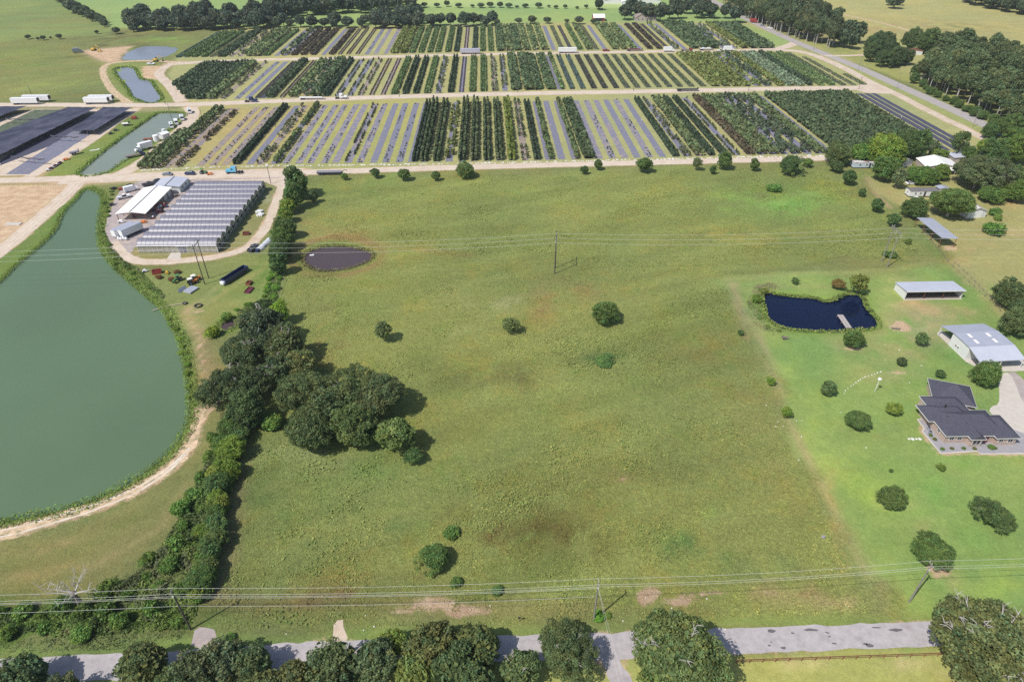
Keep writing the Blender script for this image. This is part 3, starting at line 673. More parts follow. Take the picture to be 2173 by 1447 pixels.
flat_poly('patio', [(1947, 890), (1962, 889), (2010, 882), (2120, 900), (2230, 940), (2230, 962), (2080, 963), (2073, 957), (1996, 962), (1957, 915), (1961, 909)], M_CONC_G, 0.03, jit=0)
strip('kerb', [(1962, 889), (1947, 890), (1961, 909), (1957, 915), (1996, 962), (2073, 957), (2080, 963), (2230, 962)], .45, M_CONC, 0.06, smooth=0, jit=0.02)
for i, (x, y, s_) in enumerate([(1637, 1338, 1.6), (1682, 1343, .8), (1755, 1342, .8), (1760, 1350, .7), (1771, 1365, .9), (1836, 1366, .9), (1845, 1369, 1.6), (1632, 1369, .8), (1663, 1374, 1.2), (1636, 1362, .5), (1720, 1336, 3.0), (1900, 1336, 3.2), (1860, 1331, 2.0)]):
    p = at(x, y); q = random.Random(i)
    flat_poly('asphalt_patch', [(p.x + s_ * .5 * math.cos(t) * q.uniform(.6, 1.2), p.y + s_ * (.28 if s_ < 2 else .1) * math.sin(t) * q.uniform(.6, 1.2)) for t in [k * .785 for k in range(8)]], M_PATCH, 0.026, world=True, jit=0.05, step=0.4)

# soften the verges of every road into the land
Pn = P2; near = (PX > -300) & (PX < 2500) & (PY > -60) & (PY < 1600)
idx = np.where(near)[0]; Q = P2[idx]
for line, wd in ROADS:
    dmin = np.full(len(Q), 1e9)
    L_ = np.array([(p.x, p.y) for p in line[::3]] + [(line[-1].x, line[-1].y)])
    for i in range(len(L_) - 1):
        a = L_[i]; e = L_[i + 1] - a; wv = Q - a
        t = np.clip((wv @ e) / max(e @ e, 1e-9), 0, 1); q = wv - t[:, None] * e
        dmin = np.minimum(dmin, (q * q).sum(1))
    dmin = np.sqrt(dmin) - wd / 2
    asph = abs(wd - 4.9) < .01 or wd == 9.0
    D[idx] = np.maximum(D[idx], (1 - sstep(dmin, 0.0, 1.2 if asph else 2.6)) * (0.5 if asph else 0.62))
Z = np.where(bank > 1.7, 0, Z)

me = bpy.data.meshes.new('ground')
V3 = np.stack([P2[:, 0], P2[:, 1], Z], 1).astype(np.float32)
me.vertices.add(len(V3)); me.vertices.foreach_set('co', V3.ravel())
ii = (np.arange(NY - 1)[:, None] * NX + np.arange(NX - 1)[None, :]).ravel()
quads = np.stack([ii, ii + 1, ii + NX + 1, ii + NX], 1).astype(np.int32)
me.loops.add(quads.size); me.loops.foreach_set('vertex_index', quads.ravel())
me.polygons.add(len(quads)); me.polygons.foreach_set('loop_start', np.arange(0, quads.size, 4, dtype=np.int32))
me.update(calc_edges=True)
me.polygons.foreach_set('use_smooth', np.ones(len(quads), bool))
a = me.color_attributes.new('Col', 'FLOAT_COLOR', 'POINT')
c4 = np.ones((len(V3), 4), np.float32); LUM = (C @ np.array([.25, .65, .1]))[:, None]; c4[:, :3] = (C * 0.90 + LUM * 0.10 * np.array([[.97, 1.0, .8]])) * 1.04 * np.array([[1.02, 1.0, .99]])
a.data.foreach_set('color', c4.ravel())
for nm, arr in (('dirt', D), ('tuft', T)):
    a = me.attributes.new(nm, 'FLOAT', 'POINT'); a.data.foreach_set('value', arr.astype(np.float32))
me.materials.append(M_GROUND)
ground = tag(link('ground', me), kind='structure')

WATER_Z = -0.55
for k, m in (('irrigation', W_GREEN), ('long', W_GREY), ('bend', W_BLUE), ('dig', W_BLUE), ('pasture', W_BROWN), ('seep', W_BROWN), ('dock', W_NAVY)):
    c = np.mean(PW[k], axis=0)
    out = []
    P = PW[k]; n = len(P); ar = sum(P[i][0] * P[(i + 1) % n][1] - P[(i + 1) % n][0] * P[i][1] for i in range(n)); sg = 1 if ar > 0 else -1
    for i in range(n):
        a_ = Vector(P[i - 1]); b_ = Vector(P[(i + 1) % n]); d_ = (b_ - a_).normalized()
        out.append((P[i][0] + d_.y * 1.3 * sg, P[i][1] - d_.x * 1.3 * sg))
    flat_poly('pond_water', out, m, WATER_Z, world=True, jit=0, step=50)
for i, (x, y, rx, ry) in enumerate([(306, 163, 9, 5), (262, 178, 5, 9), (270, 195, 4, 6), (252, 150, 5, 3), (292, 157, 3, 4)]):
    pts = [(x + rx * math.cos(t) * rnd.uniform(.7, 1.2), y + ry * math.sin(t) * rnd.uniform(.7, 1.2)) for t in [k * .52 for k in range(12)]]
    flat_poly('algae', [tuple(at(*p, WATER_Z)[:2]) for p in pts], M_ALGAE, WATER_Z + 0.02, world=True, kind='stuff', jit=0.5)

# ================================================================ TREES
def leaf_cards(centers, radii, n, leaf, r_, base, cvar=0.25, up=0.35, shell=(0.72, 1.08), squash=0.75, aim=0.8):
    "n leaf sprays on the outsides of round clumps; returns quad corners and a pigment per spray"
    centers = np.asarray(centers, float); radii = np.asarray(radii, float)
    if radii.ndim == 1: radii = np.repeat(radii[:, None], 3, 1) * np.array([1, 1, squash])
    p = (radii[:, 0] * radii[:, 2]); p = p / p.sum()
    ci = r_.choice(len(centers), n, p=p)
    d = r_.normal(size=(n, 3)); d[:, 2] = np.where(d[:, 2] < 0, d[:, 2] * (1 - up), d[:, 2] + up * 0.4)
    d /= np.linalg.norm(d, axis=1)[:, None]
    pos = centers[ci] + d * radii[ci] * r_.uniform(shell[0], shell[1], n)[:, None]
    nr = d + r_.normal(size=(n, 3)) * aim; nr /= np.linalg.norm(nr, axis=1)[:, None]
    t = np.cross(nr, r_.normal(size=(n, 3))); t /= np.maximum(np.linalg.norm(t, axis=1), 1e-6)[:, None]
    b = np.cross(nr, t)
    s = leaf * r_.uniform(0.55, 1.3, n)[:, None]
    q = r_.uniform(0.5, 0.9, n)[:, None]
    V = np.stack([pos - t * s, pos - b * s * q + t * s * .15, pos + t * s, pos + b * s * q + t * s * .15], 1).reshape(-1, 3)
    cc = r_.uniform(1 - cvar, 1 + cvar, len(centers))
    k = cc[ci] * r_.uniform(0.78, 1.22, n)
    hue = r_.normal(0, 0.07, n) + r_.normal(0, 0.05, len(centers))[ci]
    col = np.array(base)[None, :] * k[:, None]
    col[:, 0] *= 1 + hue * 1.4; col[:, 2] *= 1 - hue
    return V, np.clip(col, 0.004, 1)

def clumps(n, rx, rz, cz, cr, r_, inner=0.25, flat_bottom=0.35, lump=0.18):
    "clump centres over a lumpy crown"
    C_ = []; Rr = []
    lob = r_.normal(size=(7, 3)); lob /= np.linalg.norm(lob, axis=1)[:, None]; la = r_.uniform(-lump, lump * 1.3, 7)
    while len(C_) < n:
        d = r_.normal(size=3); d /= np.linalg.norm(d)
        if d[2] < -flat_bottom: continue
        k = 1 + float((la * np.maximum(lob @ d, 0) ** 2).sum())
        rr = k * (r_.uniform(0.82, 0.98) if r_.random() > inner else r_.uniform(0.35, 0.8))
        c = d * np.array([rx - cr * .6, rx - cr * .6, rz - cr * .5]) * rr
        C_.append((c[0], c[1], cz + c[2])); Rr.append(cr * r_.uniform(0.65, 1.25))
    return np.array(C_), np.array(Rr)

def limbs(mb, trunk_h, r0, cr_pts, r_, n=7, top=None):
    mb.cyl((0, 0, -0.2), (0, 0, trunk_h), r0 * 1.15, r0 * 0.75, 8)
    pick = r_.choice(len(cr_pts), min(n, len(cr_pts)), replace=False)
    for i in pick:
        e = Vector(cr_pts[i]); s = Vector((0, 0, trunk_h * r_.uniform(0.7, 0.98)))
        m = s.lerp(e, 0.5) + Vector((r_.uniform(-.1, .1), r_.uniform(-.1, .1), .12)) * (e - s).length
        mb.tube([s, m, e], [r0 * .5, r0 * .3, r0 * .10], 5)

GREEN = (0.150, 0.200, 0.078)
PROTO = {}
def proto(kind, seed, rx, rz, cz, ncl, cr, nleaf, leaf, trunk_h, tr, base=GREEN, barkm=None, **kw):
    r_ = np.random.default_rng(seed)
    cc, rr = clumps(ncl, rx, rz, cz, cr, r_, kw.get('inner', .25), kw.get('flat', .35), kw.get('lump', .18))
    n0 = int(nleaf * .2)
    V, c = leaf_cards(cc, rr, nleaf - n0, leaf, r_, base, kw.get('cvar', .22), up=.35, squash=kw.get('squash', .75), aim=kw.get('aim', .8), shell=kw.get('shell', (.72, 1.08)))
    V0, c0 = leaf_cards([(0, 0, cz)], [(rx * .74, rx * .74, rz * .74)], n0, leaf * 2.2, r_, base, .1, up=.2, aim=1.2, shell=(.75, 1.15))
    V = np.concatenate([V, V0]); c = np.concatenate([c, c0])
    crown = np_mesh('crown_' + kind, V, nleaf, M_LEAF, c)
    mb = MB(); limbs(mb, trunk_h, tr, cc, r_, kw.get('nl', 7))
    trunk = mb.mesh('trunk_' + kind, barkm or M_BARK)
    if kw.get('core', 1):
        pass
    PROTO.setdefault(kind, []).append(dict(crown=crown, trunk=trunk, rx=rx * 1.1, cz=cz, rz=rz, V=V if kind in ('far', 'pine') else None, c=c))
for s_ in (11, 12, 13): proto('oak', s_, 9.5, 6.6, 8.2, 210, 1.45, 34000, 0.26, 4.5, .5, nl=40, barkm=M_BARKP, base=(0.158, 0.198, 0.082), lump=.34, cvar=.36, inner=.3, shell=(.6, 1.12))
for s_ in (21, 22, 23): proto('round', s_, 4.0, 3.5, 4.6, 66, .85, 6400, 0.22, 2.0, .2, nl=16, lump=.36, cvar=.3, shell=(.6, 1.15), inner=.35)
for s_ in (31, 32): proto('small', s_, 2.0, 2.0, 2.4, 24, .6, 2000, 0.17, 1.0, .1, nl=9, flat=.6, lump=.35, shell=(.6, 1.15))
for s_ in (41, 42): proto('tall', s_, 3.0, 4.2, 5.0, 40, 1.1, 5200, 0.24, 2.0, .2, nl=8, flat=.8)
for s_ in (101, 102, 103, 104): proto('ragged', s_, 5.2, 4.4, 5.6, 105, .95, 8600, 0.25, 3.0, .26, nl=26, lump=.42, flat=.5, cvar=.34, inner=.4, aim=1.1, barkm=M_BARKP, base=(0.150, 0.190, 0.088))
for s_ in (51, 52): proto('airy', s_, 3.5, 3.4, 4.4, 22, .95, 2100, 0.20, 2.2, .16, nl=16, lump=.3, aim=1.2)
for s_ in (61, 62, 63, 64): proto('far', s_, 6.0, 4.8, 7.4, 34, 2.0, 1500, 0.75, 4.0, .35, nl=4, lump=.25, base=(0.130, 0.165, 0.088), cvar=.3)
for s_ in (71, 72, 73): proto('pine', s_, 4.6, 5.2, 13.0, 46, 1.5, 3600, 0.42, 12.0, .28, nl=9, lump=.3, base=(0.145, 0.185, 0.088), flat=.75, barkm=M_BARKP, cvar=.3)
for s_ in (81, 82, 83): proto('bush', s_, 2.0, 1.6, 1.2, 26, .62, 2000, 0.15, .5, .07, nl=3, flat=.3, lump=.3, base=(0.165, 0.225, 0.072))
for s_ in (91, 92, 93): proto('near_tree', s_, 5.0, 4.6, 5.4, 150, .95, 14500, 0.22, 3.0, .28, nl=20, lump=.34, aim=1.0, shell=(.58, 1.16),  flat=.6, cvar=.28)

TREE_N = 0
def tree(x, y, rpx, kind='round', tint=(1, 1, 1), label=None, cat='tree', group=None, hs=1.0, name=None, zc=None, rs=None, world=None):
    "x, y: middle of the crown as surveyed; the trunk foot is worked out from the height"
    global TREE_N
    v = PROTO[kind][TREE_N % len(PROTO[kind])]; TREE_N += 1
    if world is None:
        r = rpx / scale_at(x, y)
        for _ in range(3):
            k = r / v['rx']; r = rpx / scale_at(x, y, v['cz'] * k * hs)
        k = r / v['rx']; p = at(x, y, v['cz'] * k * hs)
    else:
        k = rs; p = Vector(world)
    rz = rnd.uniform(0, 6.28) if rs is None or True else 0
    nm = name or {'bush': 'bush', 'pine': 'pine_tree', 'oak': 'oak_tree'}.get(kind, 'tree')
    e = empty(nm, (p.x, p.y, 0), rz, label, cat, group)
    e.scale = (k * rnd.uniform(.88, 1.14), k * rnd.uniform(.88, 1.14), k * hs)
    c = link('crown', v['crown'], e); t = link('trunk', v['trunk'], e)
    j = rnd.uniform(.9, 1.1)
    c.color = (tint[0] * j, tint[1] * j, tint[2] * j, 1)
    return e

YG = (1.75, 1.75, .8); LG = (1.25, 1.4, .95); OLV = (1.3, 1.15, .9); BRN = (1.9, 1.05, .9); DK = (.78, .82, .85); DKG = (.75, .95, .8); GRY = (1.15, 1.05, 1.25)
# the oaks along the road at the bottom
def bare_limbs(e, kind, n, seed):
    "bleached dead limbs breaking out of a crown"
    q = random.Random(seed); v = PROTO[kind][0]; rx, rz, cz = v['rx'] / 1.1, v['rz'], v['cz']
    for i in range(n):
        a = q.uniform(0, 6.28); el = q.uniform(.25, 1.3); d = Vector((math.cos(a) * math.cos(el), math.sin(a) * math.cos(el), math.sin(el)))
        tip = Vector((d.x * rx, d.y * rx, cz + d.z * rz)) * 1.04; st = Vector((0, 0, cz * .6)).lerp(tip, .62); pts = [st]
        for k in range(1, 5): pts.append(st.lerp(tip, k / 4) + Vector((q.uniform(-.3, .3), q.uniform(-.3, .3), q.uniform(-.1, .2))) * rx * .08)
        b = MB(); b.tube(pts, [.17, .13, .10, .07, .04], 5)
        for k in (2, 3, 4):
            for _ in range(2):
                t = pts[k] + (d * q.uniform(0, .6) + Vector((q.uniform(-1, 1), q.uniform(-1, 1), q.uniform(-.2, .6)))).normalized() * rx * .14; b.tube([pts[k], pts[k].lerp(t, .5) + Vector((0, 0, .1)), t], [.07, .05, .02], 4)
        b.build('bare_limb', M_BARKP, e)
OAKS = [
 (1442, 1392, 118, 'oak', (1.05, 1.1, .95), 'largest round oak overhanging the road, right of the side lane'),
 (1405, 1455, 66, 'near_tree', LG, 'brighter green tree tucked under the largest round oak'),
 (2104, 1374, 138, 'oak', (1.2, 1.15, 1.1), 'broad oak with bare pale twigs at the right end of the road'),
 (2165, 1490, 90, 'oak', (1.15, 1.1, 1.1), 'oak crown cut by the bottom right corner'),
 (1196, 1376, 62, 'oak', (.98, 1.02, 1.0), 'medium oak over the road just left of the side lane'),
 (1100, 1420, 46, 'near_tree', (.95, 1.05, .9), 'small oak between the medium oak and the roadside thicket'),
 (1010, 1368, 56, 'near_tree', (.85, .95, .8), 'dark oak on the road verge, right end of the thicket'),
 (915, 1366, 56, 'near_tree', OLV, 'olive tinted oak at the edge of the bare earth verge'),
 (838, 1362, 30, 'near_tree', YG, 'small lime green tree beside the olive tinted oak'),
 (965, 1425, 62, 'near_tree', (.8, .92, .8), 'oak in the thicket below the road, under the olive one'),
 (880, 1430, 52, 'near_tree', LG, 'mid green tree in the thicket left of the lowest dark oak'),
 (1010, 1470, 60, 'near_tree', (.9, 1, .85), 'tree cut by the bottom edge below the thicket'),
 (790, 1400, 50, 'near_tree', (1, 1.02, 1), 'oak over the road where the cracked drive begins'),
 (712, 1415, 55, 'near_tree', (.95, 1, .9), 'oak hanging over the road below the cracked drive'),
 (625, 1440, 46, 'near_tree', (1.1, 1.1, 1), 'thin oak left of the one below the cracked drive'),
 (540, 1412, 44, 'near_tree', (.95, 1.02, .95), 'oak on the south verge with crown up to the road edge'),
 (478, 1405, 50, 'near_tree', (1.08, 1.02, 1.05), 'greyish oak below the gravel field gate'),
 (420, 1428, 58, 'near_tree', (1.0, 1, 1.0), 'wide oak below the leaning pole'),
 (305, 1408, 56, 'near_tree', (.82, .9, .8), 'dark oak reaching over the road left of the leaning pole'),
 (375, 1460, 50, 'near_tree', (.9, 1, .85), 'oak crown cut by the bottom edge left of the wide oak'),
 (45, 1440, 54, 'near_tree', (.9, .98, .9), 'oak standing alone in the bottom left corner'),
 (130, 1475, 44, 'near_tree', (1.05, 1, 1), 'thin oak at the bottom edge beside the corner oak'),
 (560, 1470, 50, 'near_tree', (.95, 1, .9), 'oak at the bottom edge left of the thicket'),
 (700, 1475, 55, 'near_tree', (.95, 1, .9), 'low oak at the bottom edge below the cracked drive')]
for x, y, r, k, t, lb in OAKS:
    if k == 'near_tree': k = 'ragged'; r *= 1.08
    e = tree(x, y, r, k, t, lb, 'tree', 'oaks along the south side of the road', name='oak_tree')
    if 'bare pale' in lb: bare_limbs(e, 'oak', 16, 1)
    elif k == 'oak' or 'medium oak' in lb or 'hanging' in lb: bare_limbs(e, k, 4, int(x))
# grove between the pond and the pasture
GROVE = [(512, 745, 52, 'oak', (.72, .78, .8), 'dark oak at the top left of the grove'), (556, 690, 48, 'near_tree', (.7, .75, .85), 'blackish tree at the north tip of the grove'),
 (606, 735, 48, 'near_tree', (1.0, .95, .95), 'oak on the grove edge with its crown into the pasture'), (640, 775, 36, 'near_tree', OLV, 'olive oak low on the pasture side of the grove'),
 (498, 815, 54, 'oak', (.78, .85, .85), 'oak with bare grey limbs in the middle left of the grove'), (455, 830, 34, 'airy', (.9, .95, .95), 'thin oak leaning over the sand track beside the grove'),
 (525, 870, 44, 'near_tree', (.75, .85, .85), 'dark tree at the bottom left of the grove'), (590, 785, 36, 'near_tree', (.8, .88, .85), 'oak in the hollow centre of the grove'),
 (646, 832, 62, 'oak', (.8, .86, .8), 'large oak in the centre of the grove'), (660, 908, 66, 'oak', (.86, .92, .84), 'large oak at the lower end of the grove'),
 (745, 842, 60, 'oak', (1.0, 1.05, .95), 'round oak second from the east side of the grove'), (800, 838, 62, 'oak', (.95, .98, .98), 'round oak on the east tip of the grove'),
 (752, 905, 50, 'near_tree', (.98, 1.02, .9), 'oak on the southern side of the grove below the round ones'), (836, 920, 44, 'near_tree', LG, 'bright green oak at the southeast corner of the grove'),
 (876, 965, 20, 'round', DKG, 'small dark tree just off the southeast corner of the grove'), (690, 868, 48, 'near_tree', (.9, .95, .85), 'oak filling the gap between the two large ones'),
 (592, 662, 20, 'tall', (1.7, 2.0, .7), 'slim lime green tree above the grove'), (558, 652, 22, 'round', (.7, .8, .75), 'small dark tree at the corner of the field fence above the grove'),
 (452, 704, 17, 'bush', YG, 'lime green bush left of the little brown pool'), (480, 672, 14, 'bush', LG, 'bush on the upper bank of the little brown pool'),
 (575, 895, 26, 'bush', (1.0, 1.2, .8), 'low bush under the dark trees at the grove foot'), (566, 725, 36, 'near_tree', (.8, .85, .9), 'dark oak behind the tip of the grove')]
for gi, (x, y, r, k, t, lb) in enumerate(GROVE):
    if k == 'near_tree' and gi % 2: k = 'ragged'; r *= 1.06
    e = tree(x, y, r, k, t, lb, 'bush' if k == 'bush' else 'tree', 'trees of the grove by the pond')
    if gi in (0, 1, 2, 4, 5, 7): bare_limbs(e, k, 8 if gi == 4 else 4, gi)
# tree belt running down to the brown pond
BELT = [(628, 384, 24, 'tall', DKG, 'tall dark cedar at the head of the tree belt'), (622, 412, 22, 'tall', (.9, 1.05, .8), 'second cedar of the tree belt'), (612, 436, 19, 'round', YG, 'yellow green tree in the tree belt'),
 (606, 455, 18, 'round', (1.5, 1.6, .8), 'light green tree below the yellow green one'), (606, 482, 26, 'near_tree', (.9, 1.05, .85), 'broad dark tree midway down the belt'), (598, 508, 26, 'near_tree', (1.05, 1.2, .85), 'broad mid green tree in the lower belt'),
 (594, 532, 26, 'near_tree', (.85, 1.0, .85), 'dark tree of the belt beside the white tarpaulin'), (590, 556, 20, 'tall', DKG, 'last dark cedar of the belt'), (634, 400, 16, 'tall', DKG, 'slim cedar on the field side of the belt head')]
for x, y, r, k, t, lb in BELT: tree(x, y, r, k, t, lb, 'tree', 'tree belt along the greenhouse yard')
# isolated trees: x, y, radius px, kind, tint, height, label
LONE = [
 (731, 374, 8, 'small', LG, 1, 'sapling right of the pipe trailer on the pasture edge'), (796, 366, 12, 'round', DKG, 1, 'small round tree on the pasture edge, second from the pipe trailer'),
 (858, 370, 14, 'round', (1, 1.1, .9), 1, 'tree on the pasture edge between two smaller ones'), (925, 373, 11, 'round', (1, 1.1, .9), 1, 'small tree left of the wide bushy tree by the gravel road'),
 (989, 360, 22, 'near_tree', (.95, 1.05, .85), .8, 'wide bushy tree overlapping the gravel road'), (1241, 360, 10, 'round', DKG, 1, 'small tree left of the pair by the gravel road'),
 (1270, 349, 12, 'round', (1, 1.05, .9), 1, 'tree overlapping the gravel road between fabric beds'), (1368, 348, 18, 'round', (.95, 1.1, .85), 1, 'round tree halfway along the gravel road'),
 (1479, 346, 13, 'airy', (1.1, 1.1, 1.1), 1.1, 'greyish open tree right of the halfway round tree'), (1513, 360, 7, 'tall', DKG, 1, 'little conical tree set back from the gravel road'),
 (1539, 338, 15, 'tall', (.95, 1.1, .85), 1, 'upright tree with a ragged top by the gravel road'), (1602, 349, 10, 'tall', (1, 1.1, .9), 1, 'slim tree left of the big dark round one'),
 (1677, 348, 22, 'near_tree', (.75, .88, .8), 1.05, 'big dark round tree by the east end of the gravel road'), (1714, 344, 11, 'round', LG, 1, 'small light tree right of the big dark round one'),
 (664, 415, 11, 'tall', (1, 1.05, 1.1), 1, 'thin tree in the pasture corner beside the belt'), (1804, 376, 17, 'round', DKG, 1, 'dense tree in the pasture corner near the blue trailer home'),
 (1776, 352, 15, 'round', (.7, .8, .75), .9, 'dark low tree beside the blue trailer home'),
 (1830, 408, 9, 'small', DKG, 1, 'small shrubby tree below the dense corner tree'), (1863, 435, 16, 'round', DKG, 1, 'upper of two dark trees by the mown track'), (1898, 465, 15, 'round', DKG, 1.1, 'lower of two dark trees by the mown track'),
 (1928, 511, 8, 'small', LG, 1, 'sapling beside the rust legged shed'), (1643, 399, 19, 'bush', (.95, 1.25, .9), .6, 'low round thicket in the upper pasture'), (1888, 540, 18, 'bush', (.95, 1.05, .9), .5, 'thicket at the foot of the east pylon'),
 (812, 700, 25, 'airy', (1.15, 1.1, 1.1), 1.05, 'open crowned thorn tree in the west of the pasture'), (1082, 689, 22, 'airy', (1.1, 1.1, .95), .8, 'low open thorn tree in the middle of the pasture'),
 (1284, 660, 31, 'near_tree', (.95, 1.1, .8), .8, 'bushy tree in the middle of the pasture, right of the pylon'), (1281, 767, 26, 'bush', (.75, 1.0, .9), .25, 'flat patch of bluish weeds below the middle tree'),
 (924, 1180, 30, 'near_tree', (.95, 1.15, .85), .9, 'bushy tree in the lower pasture'), (958, 1130, 22, 'bush', (.9, 1.1, .8), .6, 'low shrub just above the lower pasture tree'),
 (970, 1234, 14, 'bush', DKG, .8, 'small dark shrub below the lower pasture tree'), (1055, 1253, 14, 'bush', DKG, .8, 'small dark shrub under the power line'), (486, 1353, 15, 'bush', (1.0, 1.6, .8), .7, 'fresh green shrub beside the gravel field gate'),
 (1270, 1310, 14, 'bush', (1.0, 1.6, .8), .8, 'green shrub around the foot of the middle roadside pole'), (1290, 1306, 9, 'bush', (1.2, 1.3, .8), .8, 'thin shrub beside the guy wire'),
 (1688, 596, 8, 'small', DKG, 1, 'little dark tree north of the dark pond'), (1778, 602, 15, 'round', BRN, .85, 'bronze leaved tree north of the dark pond'), (1826, 600, 21, 'airy', (1.6, 1.45, .9), 1.2, 'ragged yellow green tree on the pond inlet'),
 (1607, 634, 14, 'bush', (1.2, 1.35, .8), 1, 'willowy bush at the west tip of the dark pond'), (1622, 618, 10, 'bush', OLV, 1, 'olive bush on the west bank of the dark pond'), (1572, 706, 8, 'small', DKG, .8, 'little round tree west of the dark pond'),
 (1811, 717, 24, 'near_tree', (.95, 1.15, .85), .85, 'round tree below the dock'), (1957, 718, 17, 'airy', (1, 1.1, 1), 1, 'open tree left of the metal barn'), (1914, 767, 12, 'round', DK, .9, 'small black green tree on a bare ring of soil'),
 (1996, 792, 11, 'round', DKG, .9, 'small dense tree left of the stone drive'), (1760, 823, 16, 'tall', (.95, 1.05, 1), .85, 'leaning oval tree in the lawn'), (1636, 809, 10, 'small', (1.4, 1.7, .7), .9, 'upper of two lime saplings by the lawn edge'),
 (1670, 873, 14, 'small', (1.4, 1.6, .75), .9, 'lower of two lime saplings by the lawn edge'), (1821, 890, 28, 'oak', (.95, 1.15, .85), .95, 'dense round tree in the middle of the lawn'), (1898, 867, 18, 'round', (1.6, 1.6, .8), .8, 'pale green round tree in the lawn'),
 (2097, 794, 30, 'near_tree', (1.0, 1.2, .85), .9, 'spreading tree between barn and house'), (1895, 1058, 29, 'near_tree', (1, 1.1, .85), .85, 'round tree in the lower lawn nearest the pasture'), (2113, 1092, 37, 'oak', (.8, .95, .8), .85, 'wide dark tree in the lower lawn near the right edge'),
 (1981, 1168, 41, 'oak', (.9, 1.15, .8), .9, 'dense tree behind the right roadside pole'), (1999, 992, 9, 'small', (1.3, 1.4, .8), .8, 'tiny shrub below the house'), (1891, 998, 5, 'small', DKG, .8, 'tiniest shrub in the lawn above the round tree'),
 (2150, 622, 36, 'near_tree', (.85, .88, .85), .9, 'grey green oak cut by the right edge, upper'), (2165, 685, 34, 'near_tree', (.95, .95, .95), .9, 'grey green oak cut by the right edge, lower'), (2172, 655, 30, 'near_tree', (.9, .92, .9), .9, 'grey green oak at the right edge between two others'),
]
for x, y, r, k, t, h, lb in LONE: tree(x, y, r, k, t, lb, 'shrub' if k == 'bush' else 'tree', hs=h)
# farmstead trees
FARM = [(1782, 325, 26, 'near_tree', (.9, .9, .85), 1, 'olive oak at the east end of the gravel road'), (1826, 324, 24, 'round', (1.1, 1.4, .8), 1, 'bright tree above the blue trailer home'), (1884, 318, 38, 'near_tree', YG, 1, 'big yellow green tree above the trailer homes'),
 (1852, 310, 26, 'near_tree', (.9, .95, .95), 1, 'dull green tree behind the yellow green one'), (1945, 308, 32, 'near_tree', DKG, 1, 'dark tree behind the grey roofed house'), (1920, 300, 28, 'near_tree', (.85, .95, .85), 1.1, 'dark tree between the yellow green one and the dark one'), (1883, 355, 31, 'near_tree', (.95, 1.2, .85), .95, 'broad green tree right of the blue trailer home'),
 (1909, 375, 20, 'airy', GRY, 1.2, 'half bare tree leaning beside the broad green one'), (1944, 370, 24, 'near_tree', (1, 1.25, .75), .8, 'left tree of the clump below the tan house'), (1976, 372, 24, 'near_tree', (.95, 1.2, .75), .8, 'middle tree of the clump below the tan house'), (2000, 366, 20, 'near_tree', (1.3, 1.4, .75), .8, 'light tree of the clump below the tan house'),
 (2080, 366, 48, 'oak', (1.0, 1.0, 1.05), .95, 'largest grey green oak of the farmstead'), (2022, 428, 46, 'oak', (1.05, 1.25, .85), .95, 'big dark green tree beside the rust streaked barn'), (1944, 443, 25, 'near_tree', (.85, 1, .8), .9, 'tree at the upper corner of the rust legged shed'),
 (2103, 411, 26, 'near_tree', (1.1, 1.3, .8), .7, 'low spreading tree below the largest oak'), (2150, 376, 30, 'near_tree', (.85, .95, .85), .9, 'dark tree at the right edge of the farmstead'), (2160, 406, 27, 'near_tree', (1.1, 1.3, .75), .9, 'green tree at the right edge below the dark one'), (2092, 311, 18, 'round', YG, 1, 'yellow green tree by the end of the gravel lane'),
 (2118, 318, 30, 'near_tree', DKG, 1, 'dark tree by the end of the gravel lane'), (2155, 318, 32, 'near_tree', (1.1, 1.25, .75), 1, 'green tree at the right edge by the highway'), (2040, 302, 21, 'airy', (.8, .9, .8), 1.5, 'tall ragged tree over the dark cloth beds'), (2002, 328, 12, 'small', (1.3, 1.4, .9), 1, 'sapling left of the tan house'),
 (1981, 326, 12, 'small', (1.2, 1.3, .9), 1, 'sapling behind the tan house'), (2060, 326, 18, 'round', (.95, 1.1, .8), 1, 'tree behind the tan house by the ragged tree'), (2112, 450, 14, 'bush', (.9, 1.1, .85), 1, 'upper shrub beside the rust streaked barn'), (2118, 463, 10, 'bush', LG, 1, 'fresh green shrub below the upper barn shrub'),
 (2110, 486, 26, 'bush', (.95, 1.3, .8), .7, 'spreading thicket in the dry yard'), (2105, 276, 18, 'near_tree', DKG, 1, 'dark tree at the end of the highway stretch'), (2140, 268, 26, 'near_tree', (.9, 1.05, .8), 1, 'tree by the highway at the right edge'), (2165, 290, 24, 'near_tree', (1, 1.2, .8), 1, 'light tree by the highway at the right edge')]
for x, y, r, k, t, h, lb in FARM: tree(x, y, r, k, t, lb, 'shrub' if k == 'bush' else 'tree', 'trees of the farmstead', hs=h)
# far farm trees beyond the nursery
FT = [(1327, 24, 15), (1342, 12, 17), (1358, 18, 17), (1376, 22, 17), (1403, 24, 18), (1422, 22, 15), (1441, 22, 14), (1434, 8, 16), (1458, 12, 14), (1481, 20, 15), (1494, 12, 17), (1509, 20, 15), (1541, 22, 14), (1563, 26, 18), (1271, 8, 11), (1583, 2, 14), (1470, 2, 14)]
for i, (x, y, r) in enumerate(FT): tree(x, y, r, 'far', (.82, .85, .95), ['leftmost tree', 'second tree', 'third tree', 'fourth tree', 'fifth tree', 'sixth tree', 'seventh tree', 'rear tree above the seventh', 'ninth tree', 'tenth tree', 'eleventh tree', 'twelfth tree', 'thirteenth tree', 'last tree by the highway', 'tree beside the long white building', 'topmost tree by the highway', 'topmost middle tree'][i] + ' of the dark round row beyond the far farmhouse', 'tree', 'trees round the far farmhouse', hs=1.05)

